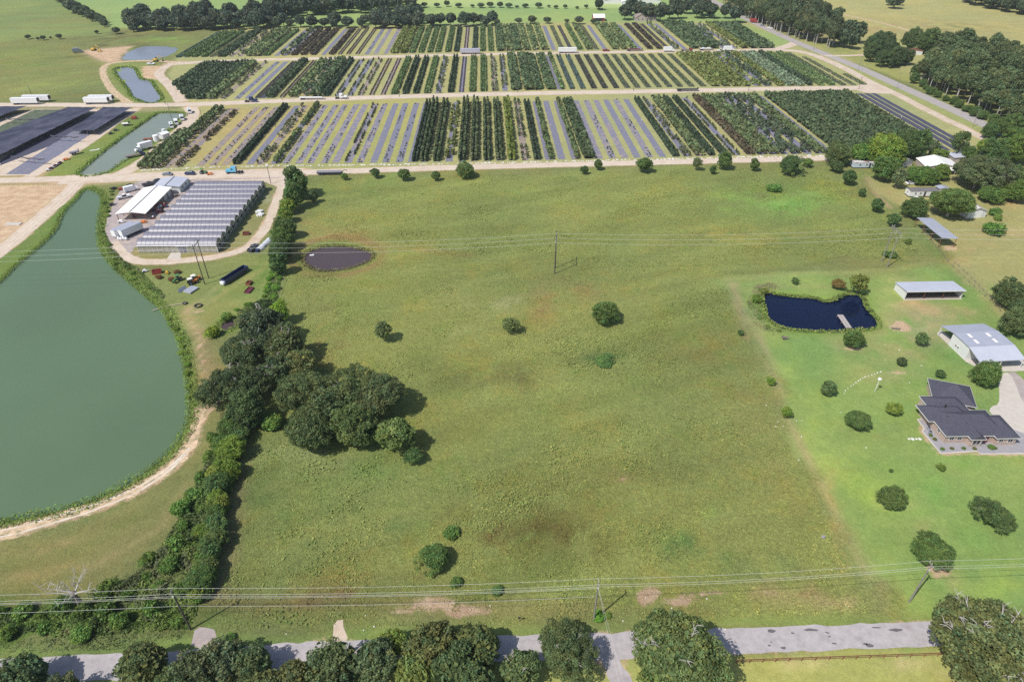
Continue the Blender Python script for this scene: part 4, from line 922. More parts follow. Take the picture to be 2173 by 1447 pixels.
def spots_in(poly, spacing, q, limit=400, tries=6000):
    pw = [tuple(at(x, y)[:2]) for x, y in poly]
    xs = [p[0] for p in pw]; ys = [p[1] for p in pw]
    c = np.array([[q.uniform(min(xs), max(xs)), q.uniform(min(ys), max(ys))] for _ in range(tries)])
    c = c[sdf(c, pw) < 0]; got = np.zeros((0, 2))
    for p in c:
        if len(got) >= limit: break
        if len(got) and (((got - p) ** 2).sum(1)).min() < spacing ** 2: continue
        got = np.vstack([got, p])
    return got

def plant_band(poly, spacing, kind, rr, tint, label, group, seed=1, hs=(0.9, 1.15), name=None, cat='tree', limit=400):
    "individual trees at random spots inside a surveyed outline of their feet"
    q = random.Random(seed)
    for x, y in spots_in(poly, spacing, q, limit):
        v = PROTO[kind][0]; k = q.uniform(*rr) / v['rx']; j = q.uniform(.8, 1.2)
        tree(0, 0, 0, kind, (tint[0] * j * q.uniform(.93, 1.1), tint[1] * j, tint[2] * j), label, cat, group, hs=q.uniform(*hs), world=(x, y, 0), rs=k, name=name)

def wood_mass(name, poly, spacing, kind, rr, tint, label, seed=1, hs=(0.9, 1.15), thin=1):
    "a wood that reads as one mass: crowns and stems joined into one object"
    q = random.Random(seed); VV = []; CC = []
    for x, y in spots_in(poly, spacing, q, 400):
        v = PROTO[kind][q.randrange(len(PROTO[kind]))]; k = q.uniform(*rr) / v['rx']; h = q.uniform(*hs); a = q.uniform(0, 6.28); j = q.uniform(.75, 1.25)
        V, c = v['V'].reshape(-1, 4, 3)[::thin], v['c'][::thin]
        ca, sa = math.cos(a), math.sin(a); X = V[..., 0] * ca - V[..., 1] * sa; Y = V[..., 0] * sa + V[..., 1] * ca
        W_ = np.stack([X * k + x, Y * k + y, V[..., 2] * k * h], -1)
        VV.append(W_.reshape(-1, 3)); CC.append(c * np.array(tint) * j)
        r = .3 * k; t = v['cz'] * k * h
        for dx, dy in ((r, r), (-r, r)):
            VV.append(np.array([(x - dx, y - dy, 0), (x + dx, y + dy, 0), (x + dx * .6, y + dy * .6, t), (x - dx * .6, y - dy * .6, t)])); CC.append(np.array([(.2, .17, .14)]))
    V = np.concatenate(VV); c = np.concatenate(CC)
    return tag(link(name, np_mesh(name, V, len(V) // 4, M_LEAF, c)), label, None, None, 'stuff')

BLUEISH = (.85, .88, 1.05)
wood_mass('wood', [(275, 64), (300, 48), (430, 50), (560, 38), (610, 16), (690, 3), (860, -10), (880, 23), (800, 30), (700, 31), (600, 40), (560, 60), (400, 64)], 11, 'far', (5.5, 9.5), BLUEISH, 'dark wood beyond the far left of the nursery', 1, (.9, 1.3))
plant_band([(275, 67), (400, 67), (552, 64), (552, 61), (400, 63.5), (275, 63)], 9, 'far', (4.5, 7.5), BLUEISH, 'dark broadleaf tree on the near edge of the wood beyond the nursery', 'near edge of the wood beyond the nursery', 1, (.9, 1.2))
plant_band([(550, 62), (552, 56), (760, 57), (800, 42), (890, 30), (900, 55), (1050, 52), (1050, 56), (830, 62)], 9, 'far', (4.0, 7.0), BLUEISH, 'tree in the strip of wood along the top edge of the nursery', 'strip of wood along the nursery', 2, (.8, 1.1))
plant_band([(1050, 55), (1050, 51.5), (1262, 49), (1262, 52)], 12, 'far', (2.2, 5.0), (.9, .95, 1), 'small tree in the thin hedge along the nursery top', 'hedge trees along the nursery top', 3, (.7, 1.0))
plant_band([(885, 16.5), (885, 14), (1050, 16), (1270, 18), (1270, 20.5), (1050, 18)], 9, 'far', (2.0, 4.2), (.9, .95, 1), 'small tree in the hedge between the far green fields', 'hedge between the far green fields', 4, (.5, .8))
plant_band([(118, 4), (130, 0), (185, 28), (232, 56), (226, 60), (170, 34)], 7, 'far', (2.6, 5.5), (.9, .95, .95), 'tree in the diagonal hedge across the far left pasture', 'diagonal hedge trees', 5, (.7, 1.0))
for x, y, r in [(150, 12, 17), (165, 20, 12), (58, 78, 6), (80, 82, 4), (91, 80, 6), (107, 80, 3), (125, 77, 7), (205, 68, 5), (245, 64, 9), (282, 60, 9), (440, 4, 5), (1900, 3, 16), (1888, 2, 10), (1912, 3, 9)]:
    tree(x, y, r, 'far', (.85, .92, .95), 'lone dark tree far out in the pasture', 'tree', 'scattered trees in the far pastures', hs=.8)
wood_mass('pine_wood', [(1560, 26), (1640, 56), (1700, 76), (1745, 88), (1770, 82), (1740, 56), (1680, 16), (1560, -20), (1500, -12)], 8.5, 'pine', (4.2, 6.2), (.9, .92, .95), 'back rows of the pine stand along the highway', 6, (.95, 1.25))
plant_band([(1545, 22), (1573, 35), (1640, 66), (1700, 88), (1760, 104), (1780, 96), (1745, 88), (1700, 76), (1640, 56), (1560, 26)], 6.0, 'pine', (3.6, 5.4), (.95, .97, .95), 'tall pine with bare stem on the highway side of the stand', 'pines on the highway side of the stand', 6, (.9, 1.2), 'pine_tree', 'pine tree')
for i, (x, y, r) in enumerate([(1776, 68, 20), (1800, 62, 22), (1822, 66, 20), (1793, 78, 18), (1812, 84, 16)]):
    tree(x, y, r, 'far', (.85, .92, .9), 'tree of the rounded clump beside the pine stand', 'tree', 'rounded clump beside the pine stand', hs=1.1)
for i, (x, y, r) in enumerate([(1862, 92, 22), (1880, 84, 20), (1850, 112, 18), (1893, 104, 19), (1905, 116, 20), (1925, 122, 15), (1875, 122, 18), (1896, 126, 16)]):
    tree(x, y, r, 'near_tree', (.72, .8, .8), 'tree of the dark clump beyond the side road', 'tree', 'dark clump beyond the side road', hs=1.05)
tree(1936, 84, 19, 'near_tree', (.8, .9, .85), 'single tree standing behind the rusty field shed', 'tree', hs=1.2)
wood_mass('dense_wood', [(1958, 165), (1975, 150), (2010, 130), (2060, 128), (2140, 138), (2240, 170), (2300, 330), (2173, 285), (2100, 232), (2040, 202), (1990, 182)], 8, 'pine', (4.6, 6.6), (1.0, 1.05, .95), 'interior of the dense wood right of the highway', 8, (.8, 1.1))
plant_band([(1946, 174), (1985, 200), (2040, 222), (2100, 250), (2173, 300), (2173, 285), (2100, 232), (2040, 202), (1990, 182), (1955, 165)], 6.5, 'pine', (3.6, 5.6), (.95, 1.0, .9), 'tall pine on the highway edge of the dense wood', 'pines on the highway edge of the dense wood', 8, (.75, 1.05), 'pine_tree', 'pine tree')
plant_band([(1950, 180), (1985, 204), (2040, 226), (2100, 254), (2173, 304), (2173, 310), (2090, 262), (2030, 232), (1970, 200)], 5.5, 'near_tree', (2.0, 3.4), (.9, 1.08, .85), 'leafy shrub tree on the verge of the dense wood', 'verge of the dense wood', 9, (.7, .9))
for x, y, r in [(1969, 88, 22), (2045, 96, 25), (2028, 108, 22), (1940, 166, 10), (1946, 148, 12)]:
    tree(x, y, r, 'near_tree', (.85, 1.0, .85), 'tall tree standing up over the farm sheds in the wood', 'tree', 'tall trees at the sheds in the wood', hs=1.15)
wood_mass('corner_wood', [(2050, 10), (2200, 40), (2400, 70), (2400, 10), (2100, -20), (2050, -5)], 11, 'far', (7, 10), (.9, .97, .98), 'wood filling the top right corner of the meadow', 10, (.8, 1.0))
# hedge running down the west side of the pasture
hed = [(500, 900), (492, 940), (478, 985), (465, 1030), (458, 1080), (448, 1130), (438, 1180), (425, 1225), (405, 1265)]
q = random.Random(5)
for i in range(len(hed) - 1):
    for k in range(3):
        t = (k + q.random()) / 3
        x = hed[i][0] * (1 - t) + hed[i + 1][0] * t; y = hed[i][1] * (1 - t) + hed[i + 1][1] * t
        bright = q.random() < .3
        ordn = ['topmost', 'second', 'third', 'fourth', 'fifth', 'sixth', 'seventh', 'eighth', 'ninth', 'tenth', 'eleventh', 'twelfth', 'thirteenth', 'fourteenth', 'fifteenth', 'sixteenth', 'seventeenth', 'eighteenth', 'nineteenth', 'twentieth', 'twenty-first', 'twenty-second', 'twenty-third', 'lowest'][i * 3 + k]
        tree(x - q.uniform(-10, 14), y, q.uniform(22, 31), 'ragged' if (i + k) % 2 else 'near_tree', (1.35, 1.5, .7) if bright else (.9, 1.12, .8), ordn + (' tree, lime green,' if bright else ' tree, dark leafy,') + ' down the hedge west of the pasture', 'tree', 'hedge west of the pasture', hs=.85)
def vine_mat(name, poly, dens, hmax, cols, label, seed, w_=.24):
    "a tangle of low leaves over a patch of land: one object"
    g = np.random.default_rng(seed); pw = [tuple(at(x, y)[:2]) for x, y in poly]
    xs = [p[0] for p in pw]; ys = [p[1] for p in pw]; n = int((max(xs) - min(xs)) * (max(ys) - min(ys)) * dens)
    c = np.stack([g.uniform(min(xs), max(xs), n), g.uniform(min(ys), max(ys), n)], 1)
    c = c + np.stack([vnoise(c, .3, seed), vnoise(c, .3, seed + 5)], 1) * .8; d = sdf(c, pw); c = c[d < 0]; d = d[d < 0]; n = len(c)
    top = hmax * np.clip(.5 + .5 * vnoise(c, .22, seed + 1) + .35 * vnoise(c, .7, seed + 2), .06, 1.6) * np.clip(-d / 1.5, .2, 1)
    hh = .75; gx_ = (vnoise(c + np.array([hh, 0]), .22, seed + 1) - vnoise(c, .22, seed + 1)) * hmax; gy_ = (vnoise(c + np.array([0, hh]), .22, seed + 1) - vnoise(c, .22, seed + 1)) * hmax
    nr = np.stack([-gx_, -gy_, np.full(n, .8)], 1) + g.normal(size=(n, 3)) * .5; nr /= np.linalg.norm(nr, axis=1)[:, None]
    a = np.cross(nr, g.normal(size=(n, 3))); a /= np.linalg.norm(a, axis=1)[:, None]; b = np.cross(nr, a); w = (w_ * g.uniform(.5, 1.35, n))[:, None]
    pos = np.stack([c[:, 0], c[:, 1], top * g.uniform(.45, 1.05, n)], 1)
    V = np.stack([pos - a * w, pos - b * w * .7, pos + a * w, pos + b * w * .7], 1).reshape(-1, 3)
    sp = np.clip(((vnoise(c, .12, seed + 8) + .5 * vnoise(c, .5, seed + 9)) * .5 + .5) * len(cols), 0, len(cols) - 1).astype(int)
    col = np.array(cols)[sp] * g.uniform(.72, 1.25, n)[:, None]
    return tag(link(name, np_mesh(name, V, n, M_LEAF, np.clip(col, .01, 1))), label, None, None, 'stuff')
THK = [(470, 890), (500, 890), (486, 1000), (474, 1080), (446, 1200), (420, 1290), (402, 1335), (200, 1350), (0, 1358), (-60, 1350), (-60, 1296), (60, 1285), (160, 1292), (260, 1240), (330, 1180), (385, 1090), (430, 1000)]
VC = [(.10, .15, .05), (.13, .21, .055), (.165, .25, .06), (.20, .27, .075), (.15, .18, .08)]
vine_mat('undergrowth', THK, 26, 1.7, VC, 'tangle of vines and saplings in the thicket at the lower left', 41)
vine_mat('undergrowth', [(576, 575), (602, 570), (594, 620), (584, 668), (560, 700), (500, 668), (520, 650), (560, 632)], 22, 1.0, VC, 'weeds in the rough corner above the grove', 42)
vine_mat('undergrowth', [(-60, 1358), (0, 1358), (390, 1338), (400, 1352), (300, 1376), (0, 1388), (-60, 1392)], 14, .35, [(.16, .22, .08), (.19, .23, .10), (.14, .19, .07)], 'rank grass on the verge left of the gravel field gate', 43, .2)
vine_mat('undergrowth', [(268, 575), (300, 600), (345, 636), (352, 628), (320, 596), (290, 566), (262, 552), (236, 520), (222, 490), (214, 500), (226, 530)], 18, .9, VC, 'tangled weeds on the east bank of the big pond', 44)
vine_mat('undergrowth', [(1605, 600), (1640, 600), (1660, 612), (1622, 618), (1616, 650), (1626, 690), (1668, 702), (1640, 712), (1600, 690), (1585, 640)], 16, .45, [(.26, .27, .12), (.2, .25, .1), (.3, .29, .15)], 'pale tall grass west of the dark pond', 45, .2)
plant_band(THK, 4.2, 'bush', (1.0, 2.6), (.95, 1.15, .8), 'rounded green bush rising from the thicket at the lower left', 'bushes of the thicket at the lower left', 12, (.7, 1.3), 'bush', 'bush', 48)
# rank growth along the pond banks
def bank_growth(name, key, near_, dens, hmin, hmax, cols, label, seed, side=None, w_=.3):
    "reeds and rank grass in a belt along a shoreline: one object"
    g = np.random.default_rng(seed); P = np.array(PW[key]); nx_ = np.roll(P, -1, 0); L_ = np.linalg.norm(nx_ - P, axis=1)
    n = int(L_.sum() * dens); i_ = g.choice(len(P), n, p=L_ / L_.sum()); t = g.random(n)[:, None]; c = P[i_] * (1 - t) + nx_[i_] * t + g.normal(size=(n, 2)) * (near_[1] - near_[0])
    d = sdf(c, PW[key]); k = (d > near_[0]) & (d < near_[1])
    if side is not None:
        px = np.array([proj(a, b) for a, b in c]); k &= side(px[:, 0], px[:, 1])
    c = c[k]; n = len(c); pat = vnoise(c, .35, seed) + .6 * vnoise(c, 1.1, seed + 1)
    h = g.uniform(hmin, hmax, n) * np.clip(1 + .45 * pat, .35, 1.8); up = g.uniform(.1, .9, n)
    nr = g.normal(size=(n, 3)) * .6 + np.array([0, 0, .9]); nr /= np.linalg.norm(nr, axis=1)[:, None]
    a = np.cross(nr, g.normal(size=(n, 3))); a /= np.linalg.norm(a, axis=1)[:, None]; b = np.cross(nr, a); w = (w_ * g.uniform(.5, 1.3, n))[:, None]
    pos = np.stack([c[:, 0], c[:, 1], h * up - .15], 1)
    V = np.stack([pos - a * w, pos - b * w * .7, pos + a * w, pos + b * w * .7], 1).reshape(-1, 3)
    col = np.array(cols)[g.choice(len(cols), n)] * (g.uniform(.75, 1.2, n) * (1 + .12 * pat))[:, None]
    return tag(link(name, np_mesh(name, V, n, M_BUSH, np.clip(col, .01, 1))), label, None, None, 'stuff')
RC = [lin(120, 150, 66), lin(104, 138, 58), lin(138, 156, 78), lin(120, 130, 66)]
bank_growth('bank_growth', 'irrigation', (-.6, 3.0), 170, .4, 1.3, RC, 'rank grass and reeds on the banks of the big pond', 3, lambda x, y: (x > 195) | (y > 900), .2)
bank_growth('bank_growth', 'irrigation', (-.5, 1.4), 90, .3, .8, RC, 'low grass along the west bank of the big pond', 4, lambda x, y: (x <= 195) & (y < 760), .2)
bank_growth('bank_growth', 'dock', (-.3, 1.5), 90, .15, .6, RC + [lin(152, 150, 96)], 'reeds round the dark pond', 5, None, .26)
bank_growth('bank_growth', 'pasture', (-.6, 1.5), 50, .2, .7, [lin(120, 120, 70), lin(104, 104, 62), lin(140, 128, 82)], 'grass fringe of the brown pasture pond', 6, None, .26)
bank_growth('bank_growth', 'long', (-.4, 1.6), 40, .2, .8, RC, 'grass fringe of the long pond', 7, None, .4)
bank_growth('bank_growth', 'bend', (-.5, 2.0), 30, .2, .8, RC, 'grass fringe of the bend pond', 8, None, .5)
bank_growth('bank_growth', 'seep', (-.4, 2.0), 50, .2, .8, RC, 'grass fringe of the little brown pool', 9, None, .3)
plant_band([(222, 400), (240, 396), (236, 440), (226, 480), (240, 528), (268, 565), (300, 596), (345, 634), (330, 640), (290, 610), (240, 570), (216, 520), (212, 480), (222, 430)], 4.0, 'bush', (.7, 1.3), (1.05, 1.2, .8), 'round bush among the reeds on the east bank of the big pond', 'bushes on the east bank of the big pond', 13, (.4, .8), 'bush', 'bush', 34)
plant_band([(356, 668), (372, 690), (396, 750), (402, 800), (404, 860), (396, 860), (388, 760), (360, 690)], 3.4, 'bush', (.8, 1.5), (1.3, 1.5, .75), 'lime green bush on the bank between big pond and sand track', 'bushes between big pond and sand track', 14, (.4, .7), 'bush', 'bush', 20)
plant_band([(576, 575), (600, 570), (590, 620), (578, 660), (556, 690), (500, 660), (555, 640)], 2.2, 'bush', (.8, 1.7), (1.1, 1.45, .75), 'bush in the rough corner above the grove', 'bushes in the rough corner above the grove', 15, (.4, .8), 'bush', 'bush', 50)
plant_band([(1598, 612), (1622, 612), (1618, 650), (1626, 690), (1660, 704), (1640, 708), (1600, 680)], 3.4, 'bush', (.6, 1.2), (1.2, 1.2, .9), 'reedy bush on the west bank of the dark pond', 'reeds on the west bank of the dark pond', 16, (.3, .6), 'bush', 'bush', 14)
plant_band([(1770, 634), (1785, 622), (1800, 618), (1842, 622), (1846, 640), (1850, 660), (1842, 662), (1830, 640), (1826, 624), (1800, 624), (1775, 642)], 2.4, 'bush', (.6, 1.3), (1.1, 1.1, 1.0), 'grey green bush around the inlet of the dark pond', 'bushes around the inlet of the dark pond', 18, (.4, .8), 'bush', 'bush', 16)

# dead tree at the lower left
def dead_tree(x, y, h, label):
    p = at(x, y); e = empty('dead_tree', (p.x, p.y, 0), 0.3, label, 'tree')
    q = random.Random(3); mb = MB()
    tr = MB(); tr.tube([(0, 0, -.2), (.2, .1, h * .3), (.1, .3, h * .5)], [.42, .34, .24], 8); tr.build('trunk', M_BARK, e)
    for i in range(9):
        a = q.uniform(0, 6.28); s = Vector((.15, .2, h * q.uniform(.2, .5))); ln = h * q.uniform(.35, .62)
        d = Vector((math.cos(a), math.sin(a), q.uniform(.3, 1.3))).normalized()
        pts = [s]; dd_ = d
        for k in range(4):
            dd_ = (dd_ + Vector((q.uniform(-.35, .35), q.uniform(-.35, .35), q.uniform(-.15, .25)))).normalized(); pts.append(pts[-1] + dd_ * ln / 4)
        b = MB(); b.tube(pts, [.17, .12, .09, .05, .03], 5)
        for k in (2, 3, 4):
            for _ in range(2):
                e2 = Vector((q.uniform(-1, 1), q.uniform(-1, 1), q.uniform(0, .8))).normalized() * ln * .3
                b.tube([pts[k], pts[k] + e2 * .6, pts[k] + e2 + Vector((0, 0, .1))], [.05, .035, .015], 4)
        b.build('branch', M_BARKP, e)
dead_tree(172, 1288, 9.5, 'leafless grey tree standing in the thicket at the lower left')

# ================================================================ THE NURSERY
YAW = R(2.1)
UD = np.array([-math.sin(YAW), math.cos(YAW)]); VD = np.array([math.cos(YAW), math.sin(YAW)])
BLK = {
 'A': [(292,361),(450,352),(600,349),(900,345),(1100,342),(1400,335),(1600,330),(1760,327),(2000,321),(2088,321),(1886,198),(1830,198),(1480,206),(1230,213),(900,218),(670,223),(480,230),(455,233)],
 'B': [(402,213),(600,208.5),(800,203),(1000,196.5),(1100,193),(1480,185),(1800,182.5),(1848,181),(1684,113),(1605,113),(1310,116),(1098,119),(989,121),(751,127),(570,132),(452,136),(400,138),(358,150),(372,182)],
 'C': [(371,123.5),(479,122),(568,120),(786,116),(1017,110.5),(1176,107.5),(1412,105),(1641,103.5),(1642,86),(1572,52),(1412,50),(1306,53),(1176,55),(978,59),(786,61),(548,66),(467,70)],
}
# kind: colour, height, radius, spacing, lines across the bed, shape (0 column, 1 round crown on a stem, 2 low bush), gap share
PK = {
 'c': ((.070, .105, .058), 4.3, .62, 1.15, (-1.05, 1.05), 0, .01), 'C': ((.040, .068, .045), 2.9, .6, 1.0, (-1.0, 1.0), 0, .01), 'G': ((.050, .082, .050), 3.0, .85, 1.6, (-2.0, 0, 2.0), 0, .03),
 'g': ((.080, .135, .060), 2.4, .5, 1.1, (-1.5, 0, 1.5), 0, .03), 'T': ((.060, .105, .090), 1.6, .5, 1.1, (-1.1, 1.1), 0, .02), 'm': ((.095, .140, .070), 3.4, 1.0, 2.1, (-1.5, 1.5), 1, .06),
 'M': ((.062, .100, .055), 3.4, 1.1, 1.9, (-1.9, 0, 1.9), 1, .04), 'N': ((.060, .092, .060), 3.2, 1.0, 2.3, (-1.9, 1.2), 1, .3), 'b': ((.078, .075, .052), 2.8, .95, 2.0, (-1.3, 1.3), 1, .05), 'B': ((.080, .078, .052), 2.9, 1.0, 2.4, (1.6,), 1, .1),
 'k': ((.046, .045, .038), 2.2, .8, 1.8, (-1.5, 0, 1.5), 2, .05), 'o': ((.100, .135, .050), 2.8, 1.0, 1.8, (-1.6, 0, 1.6), 1, .04), 'O': ((.115, .165, .045), 3.9, .8, 1.4, (-1.0, 1.0), 0, .02), 'w': ((.105, .145, .055), 2.8, .95, 2.1, (-1.2, 1.5), 1, .3),
 's': ((.105, .155, .110), 2.4, 1.1, 1.5, (-1.6, 0, 1.6), 2, .02), 'p': ((.050, .060, .052), .95, .5, 1.1, (-1.3, 0, 1.3), 2, .04), 'q': ((.075, .105, .060), .9, .42, 1.2, (-1.4, 0, 1.4), 2, .12), 'l': ((.065, .070, .045), .8, .35, .8, (-1.1, 1.1), 2, .0),
 'P': ((.060, .055, .085), .7, .4, 1.0, (-1.1, 1.1), 2, .05), 't': ((.090, .120, .070), 2.6, .65, 2.3, (-1.2, 1.2), 1, .35), 'x': ((.06, .085, .05), .7, .35, 2.6, (-.6, .9), 2, .55), 'r': ((.085, .130, .060), 3.5, 1.1, 2.0, (1.0,), 1, .05), 'e': ((.060, .085, .045), 1.6, .45, 1.6, (-1.4, 1.4), 0, .25)}
BEDNAME = {'f': M_FABRIC, 'F': M_FABRIC2, 'd': M_FABRICD, 'K': M_BLACKCLOTH}
BEDS = {
 'A': "301m 327m 352x 370B,d 423x,d 450x,d 476x,d 500C 529,F 551t,d 580r,F 605x,f 633x,f 657x,f 687x,f 711,f 738e,f 763x,f 792,F 818x,F 847x,F 873,F 880C 899c 926c 953w,F 980c 1006c 1033.6c 1060c 1087.5O 1115t,d 1141C 1165r,F 1193,F 1221r,F 1250M 1273,f 1301x,f 1327,f 1353.6,F 1380x,f 1407.6,F 1435C 1459t,F 1485m 1512C 1538C 1564e,F 1593b 1618m,F 1643m,F 1668N,F 1690N,F 1717N,F 1741m,F 1766,F 1790M 1815M 1841M 1867M 1893M 1919M 1945M 1970M 1994c 2016,K 2038,K 2056,K 2074,K",
 'B': "330G 353G 376G 399G 423G 446m 470t,d 502x,F 524,F 545l,K 556,K 571G 597l,d 621m,d 645N 668M 691C 716.6e,F 742e,F 764.5e 788l,d 812P 836g 859C 882C 906g 930t,F 956C 979P,F 1002g,F 1026g 1050t,d 1072t,F 1096M 1122M 1143.5M 1169M 1190r,F 1215T 1238T 1262p,K 1285p,K 1309p,K 1332q,K 1354q,K 1377q,K 1400q,K 1422q,K 1445q,K 1469q,K 1494q,K 1518o,K 1541o 1564o 1585o 1608w,F 1630N,F 1657o 1678s 1699s 1721C 1744g 1767g 1792q,K 1813q 1835q",
 'C': "377T 393g 411g 431g 449q,d 469G 489t 508t,d 526m 544m,d 564g 586,F 604N,F 623k 643k,d 663k 685,F 703k 720l 738l 758l,d 778x,F 796,f 818,f 836o 855o 874g 893g 912g,d 929g 950g 968C,d 988P 1007C,d 1024g,F 1042g 1063M 1081m,d 1099M 1118m,d 1137m 1156m 1176,F 1194q 1212l,K 1232g 1251m 1267q,d 1285,F 1306m 1325m 1344m 1360,F 1380k 1400k 1418l,K 1436t,F 1454,F 1475M 1496M 1517M 1539N,F 1560t,F 1581o 1600M 1619M 1636M"}

def plants_arrays(XY, kd, r_, ncards, zk=1.0):
    col, h, rad, sp, lines, shp, gap = PK[kd]
    n = len(XY); hh = h * zk * .86 * r_.uniform(.82, 1.12, n); rr = rad * r_.uniform(.82, 1.15, n)
    t = r_.random((n, ncards)); th = r_.uniform(0, 2 * math.pi, (n, ncards))
    if shp == 0:
        t = .10 + .9 * t; R_ = rr[:, None] * np.sqrt(np.clip(1.06 - t, 0, 1)) * (1 - .25 * (t < .2)); z = hh[:, None] * t
        nz = .35 * np.ones_like(t)
    elif shp == 1:
        u = r_.uniform(-.6, 1, (n, ncards)); z = hh[:, None] * .62 + u * hh[:, None] * .38; R_ = rr[:, None] * np.sqrt(np.clip(1.02 - u * u, 0.05, 1)); nz = u
    else:
        u = r_.uniform(-.1, 1, (n, ncards)); z = hh[:, None] * (.35 + .6 * u); R_ = rr[:, None] * np.sqrt(np.clip(1.05 - u * u, 0.05, 1)); nz = u
    R_ = R_ * r_.uniform(.8, 1.15, R_.shape)
    pos = np.stack([XY[:, 0:1] + R_ * np.cos(th), XY[:, 1:2] + R_ * np.sin(th), z], -1).reshape(-1, 3)
    nr = np.stack([np.cos(th), np.sin(th), nz], -1).reshape(-1, 3) + r_.normal(size=(n * ncards, 3)) * .55
    nr /= np.linalg.norm(nr, axis=1)[:, None]
    a = np.cross(nr, r_.normal(size=nr.shape)); a /= np.linalg.norm(a, axis=1)[:, None]; b = np.cross(nr, a)
    s = (np.sqrt(rad * h) * 2.1 / math.sqrt(ncards) * r_.uniform(.6, 1.25, n * ncards))[:, None]
    V = np.stack([pos - a * s, pos - b * s * .75, pos + a * s, pos + b * s * .75], 1).reshape(-1, 3)
    k = np.repeat(r_.uniform(.72, 1.28, n), ncards) * r_.uniform(.8, 1.2, n * ncards)
    c = np.array(col)[None] * np.array([[1.62, 1.42, 1.25]]) * (1.0 if ncards > 16 else 1.22) * k[:, None]; hu = np.repeat(r_.normal(0, .08, n), ncards); c[:, 0] *= 1 + hu
    return V, c

def pot_quads(XY, r=.3, h=.42):
    out = []
    for a in (0, 1, 2, 3):
        t0 = a * math.pi / 2; t1 = t0 + math.pi / 2
        q = np.zeros((len(XY), 4, 3))
        for i, (t, z, k) in enumerate(((t0, 0, .85), (t1, 0, .85), (t1, h, 1), (t0, h, 1))):
            q[:, i, 0] = XY[:, 0] + r * k * math.cos(t); q[:, i, 1] = XY[:, 1] + r * k * math.sin(t); q[:, i, 2] = z
        out.append(q)
    return np.concatenate(out).reshape(-1, 3)

KN = {'c': ('columnar evergreen', 'tall columnar evergreen'), 'C': ('columnar evergreen', 'dark narrow evergreen'), 'm': ('tree', 'green round topped young tree'), 'M': ('tree', 'dense dark green young tree'), 'N': ('tree', 'dark green young tree'),
      'b': ('tree', 'bronze leaved young tree'), 'B': ('tree', 'brown leaved young tree'), 'O': ('columnar evergreen', 'tall yellow green evergreen'), 't': ('tree', 'thin young tree'), 'r': ('tree', 'bushy dark young tree'), 'w': ('tree', 'yellow green thin young tree'), 'e': ('shrub', 'small conical shrub')}
IND_PROTO = {}
def ind_meshes(kd):
    if kd not in IND_PROTO:
        L_ = []
        for s_ in range(3):
            V, c = plants_arrays(np.zeros((1, 2)), kd, np.random.default_rng(s_ + 50), 46)
            L_.append(np_mesh('plant_crown', V, len(V) // 4, M_BUSH, c))
        IND_PROTO[kd] = L_
    return IND_PROTO[kd]
mb = MB(); mb.cyl((0, 0, 0), (0, 0, .42), .24, .31, 8); mb.cyl((0, 0, .42), (0, 0, 1.5), .045, .03, 5); POTMESH = mb.mesh('pot', M_POT)

def bed_param(poly, p):
    "stretch of the bed line through p that lies inside the block"
    ts = []
    n = len(poly)
    for i in range(n):
        a = poly[i] - p; b = poly[(i + 1) % n] - p
        va, vb = a @ VD, b @ VD
        if (va <= 0) != (vb <= 0):
            t = va / (va - vb); ts.append((a + (b - a) * t) @ UD)
    return (min(ts), max(ts)) if len(ts) > 1 else None

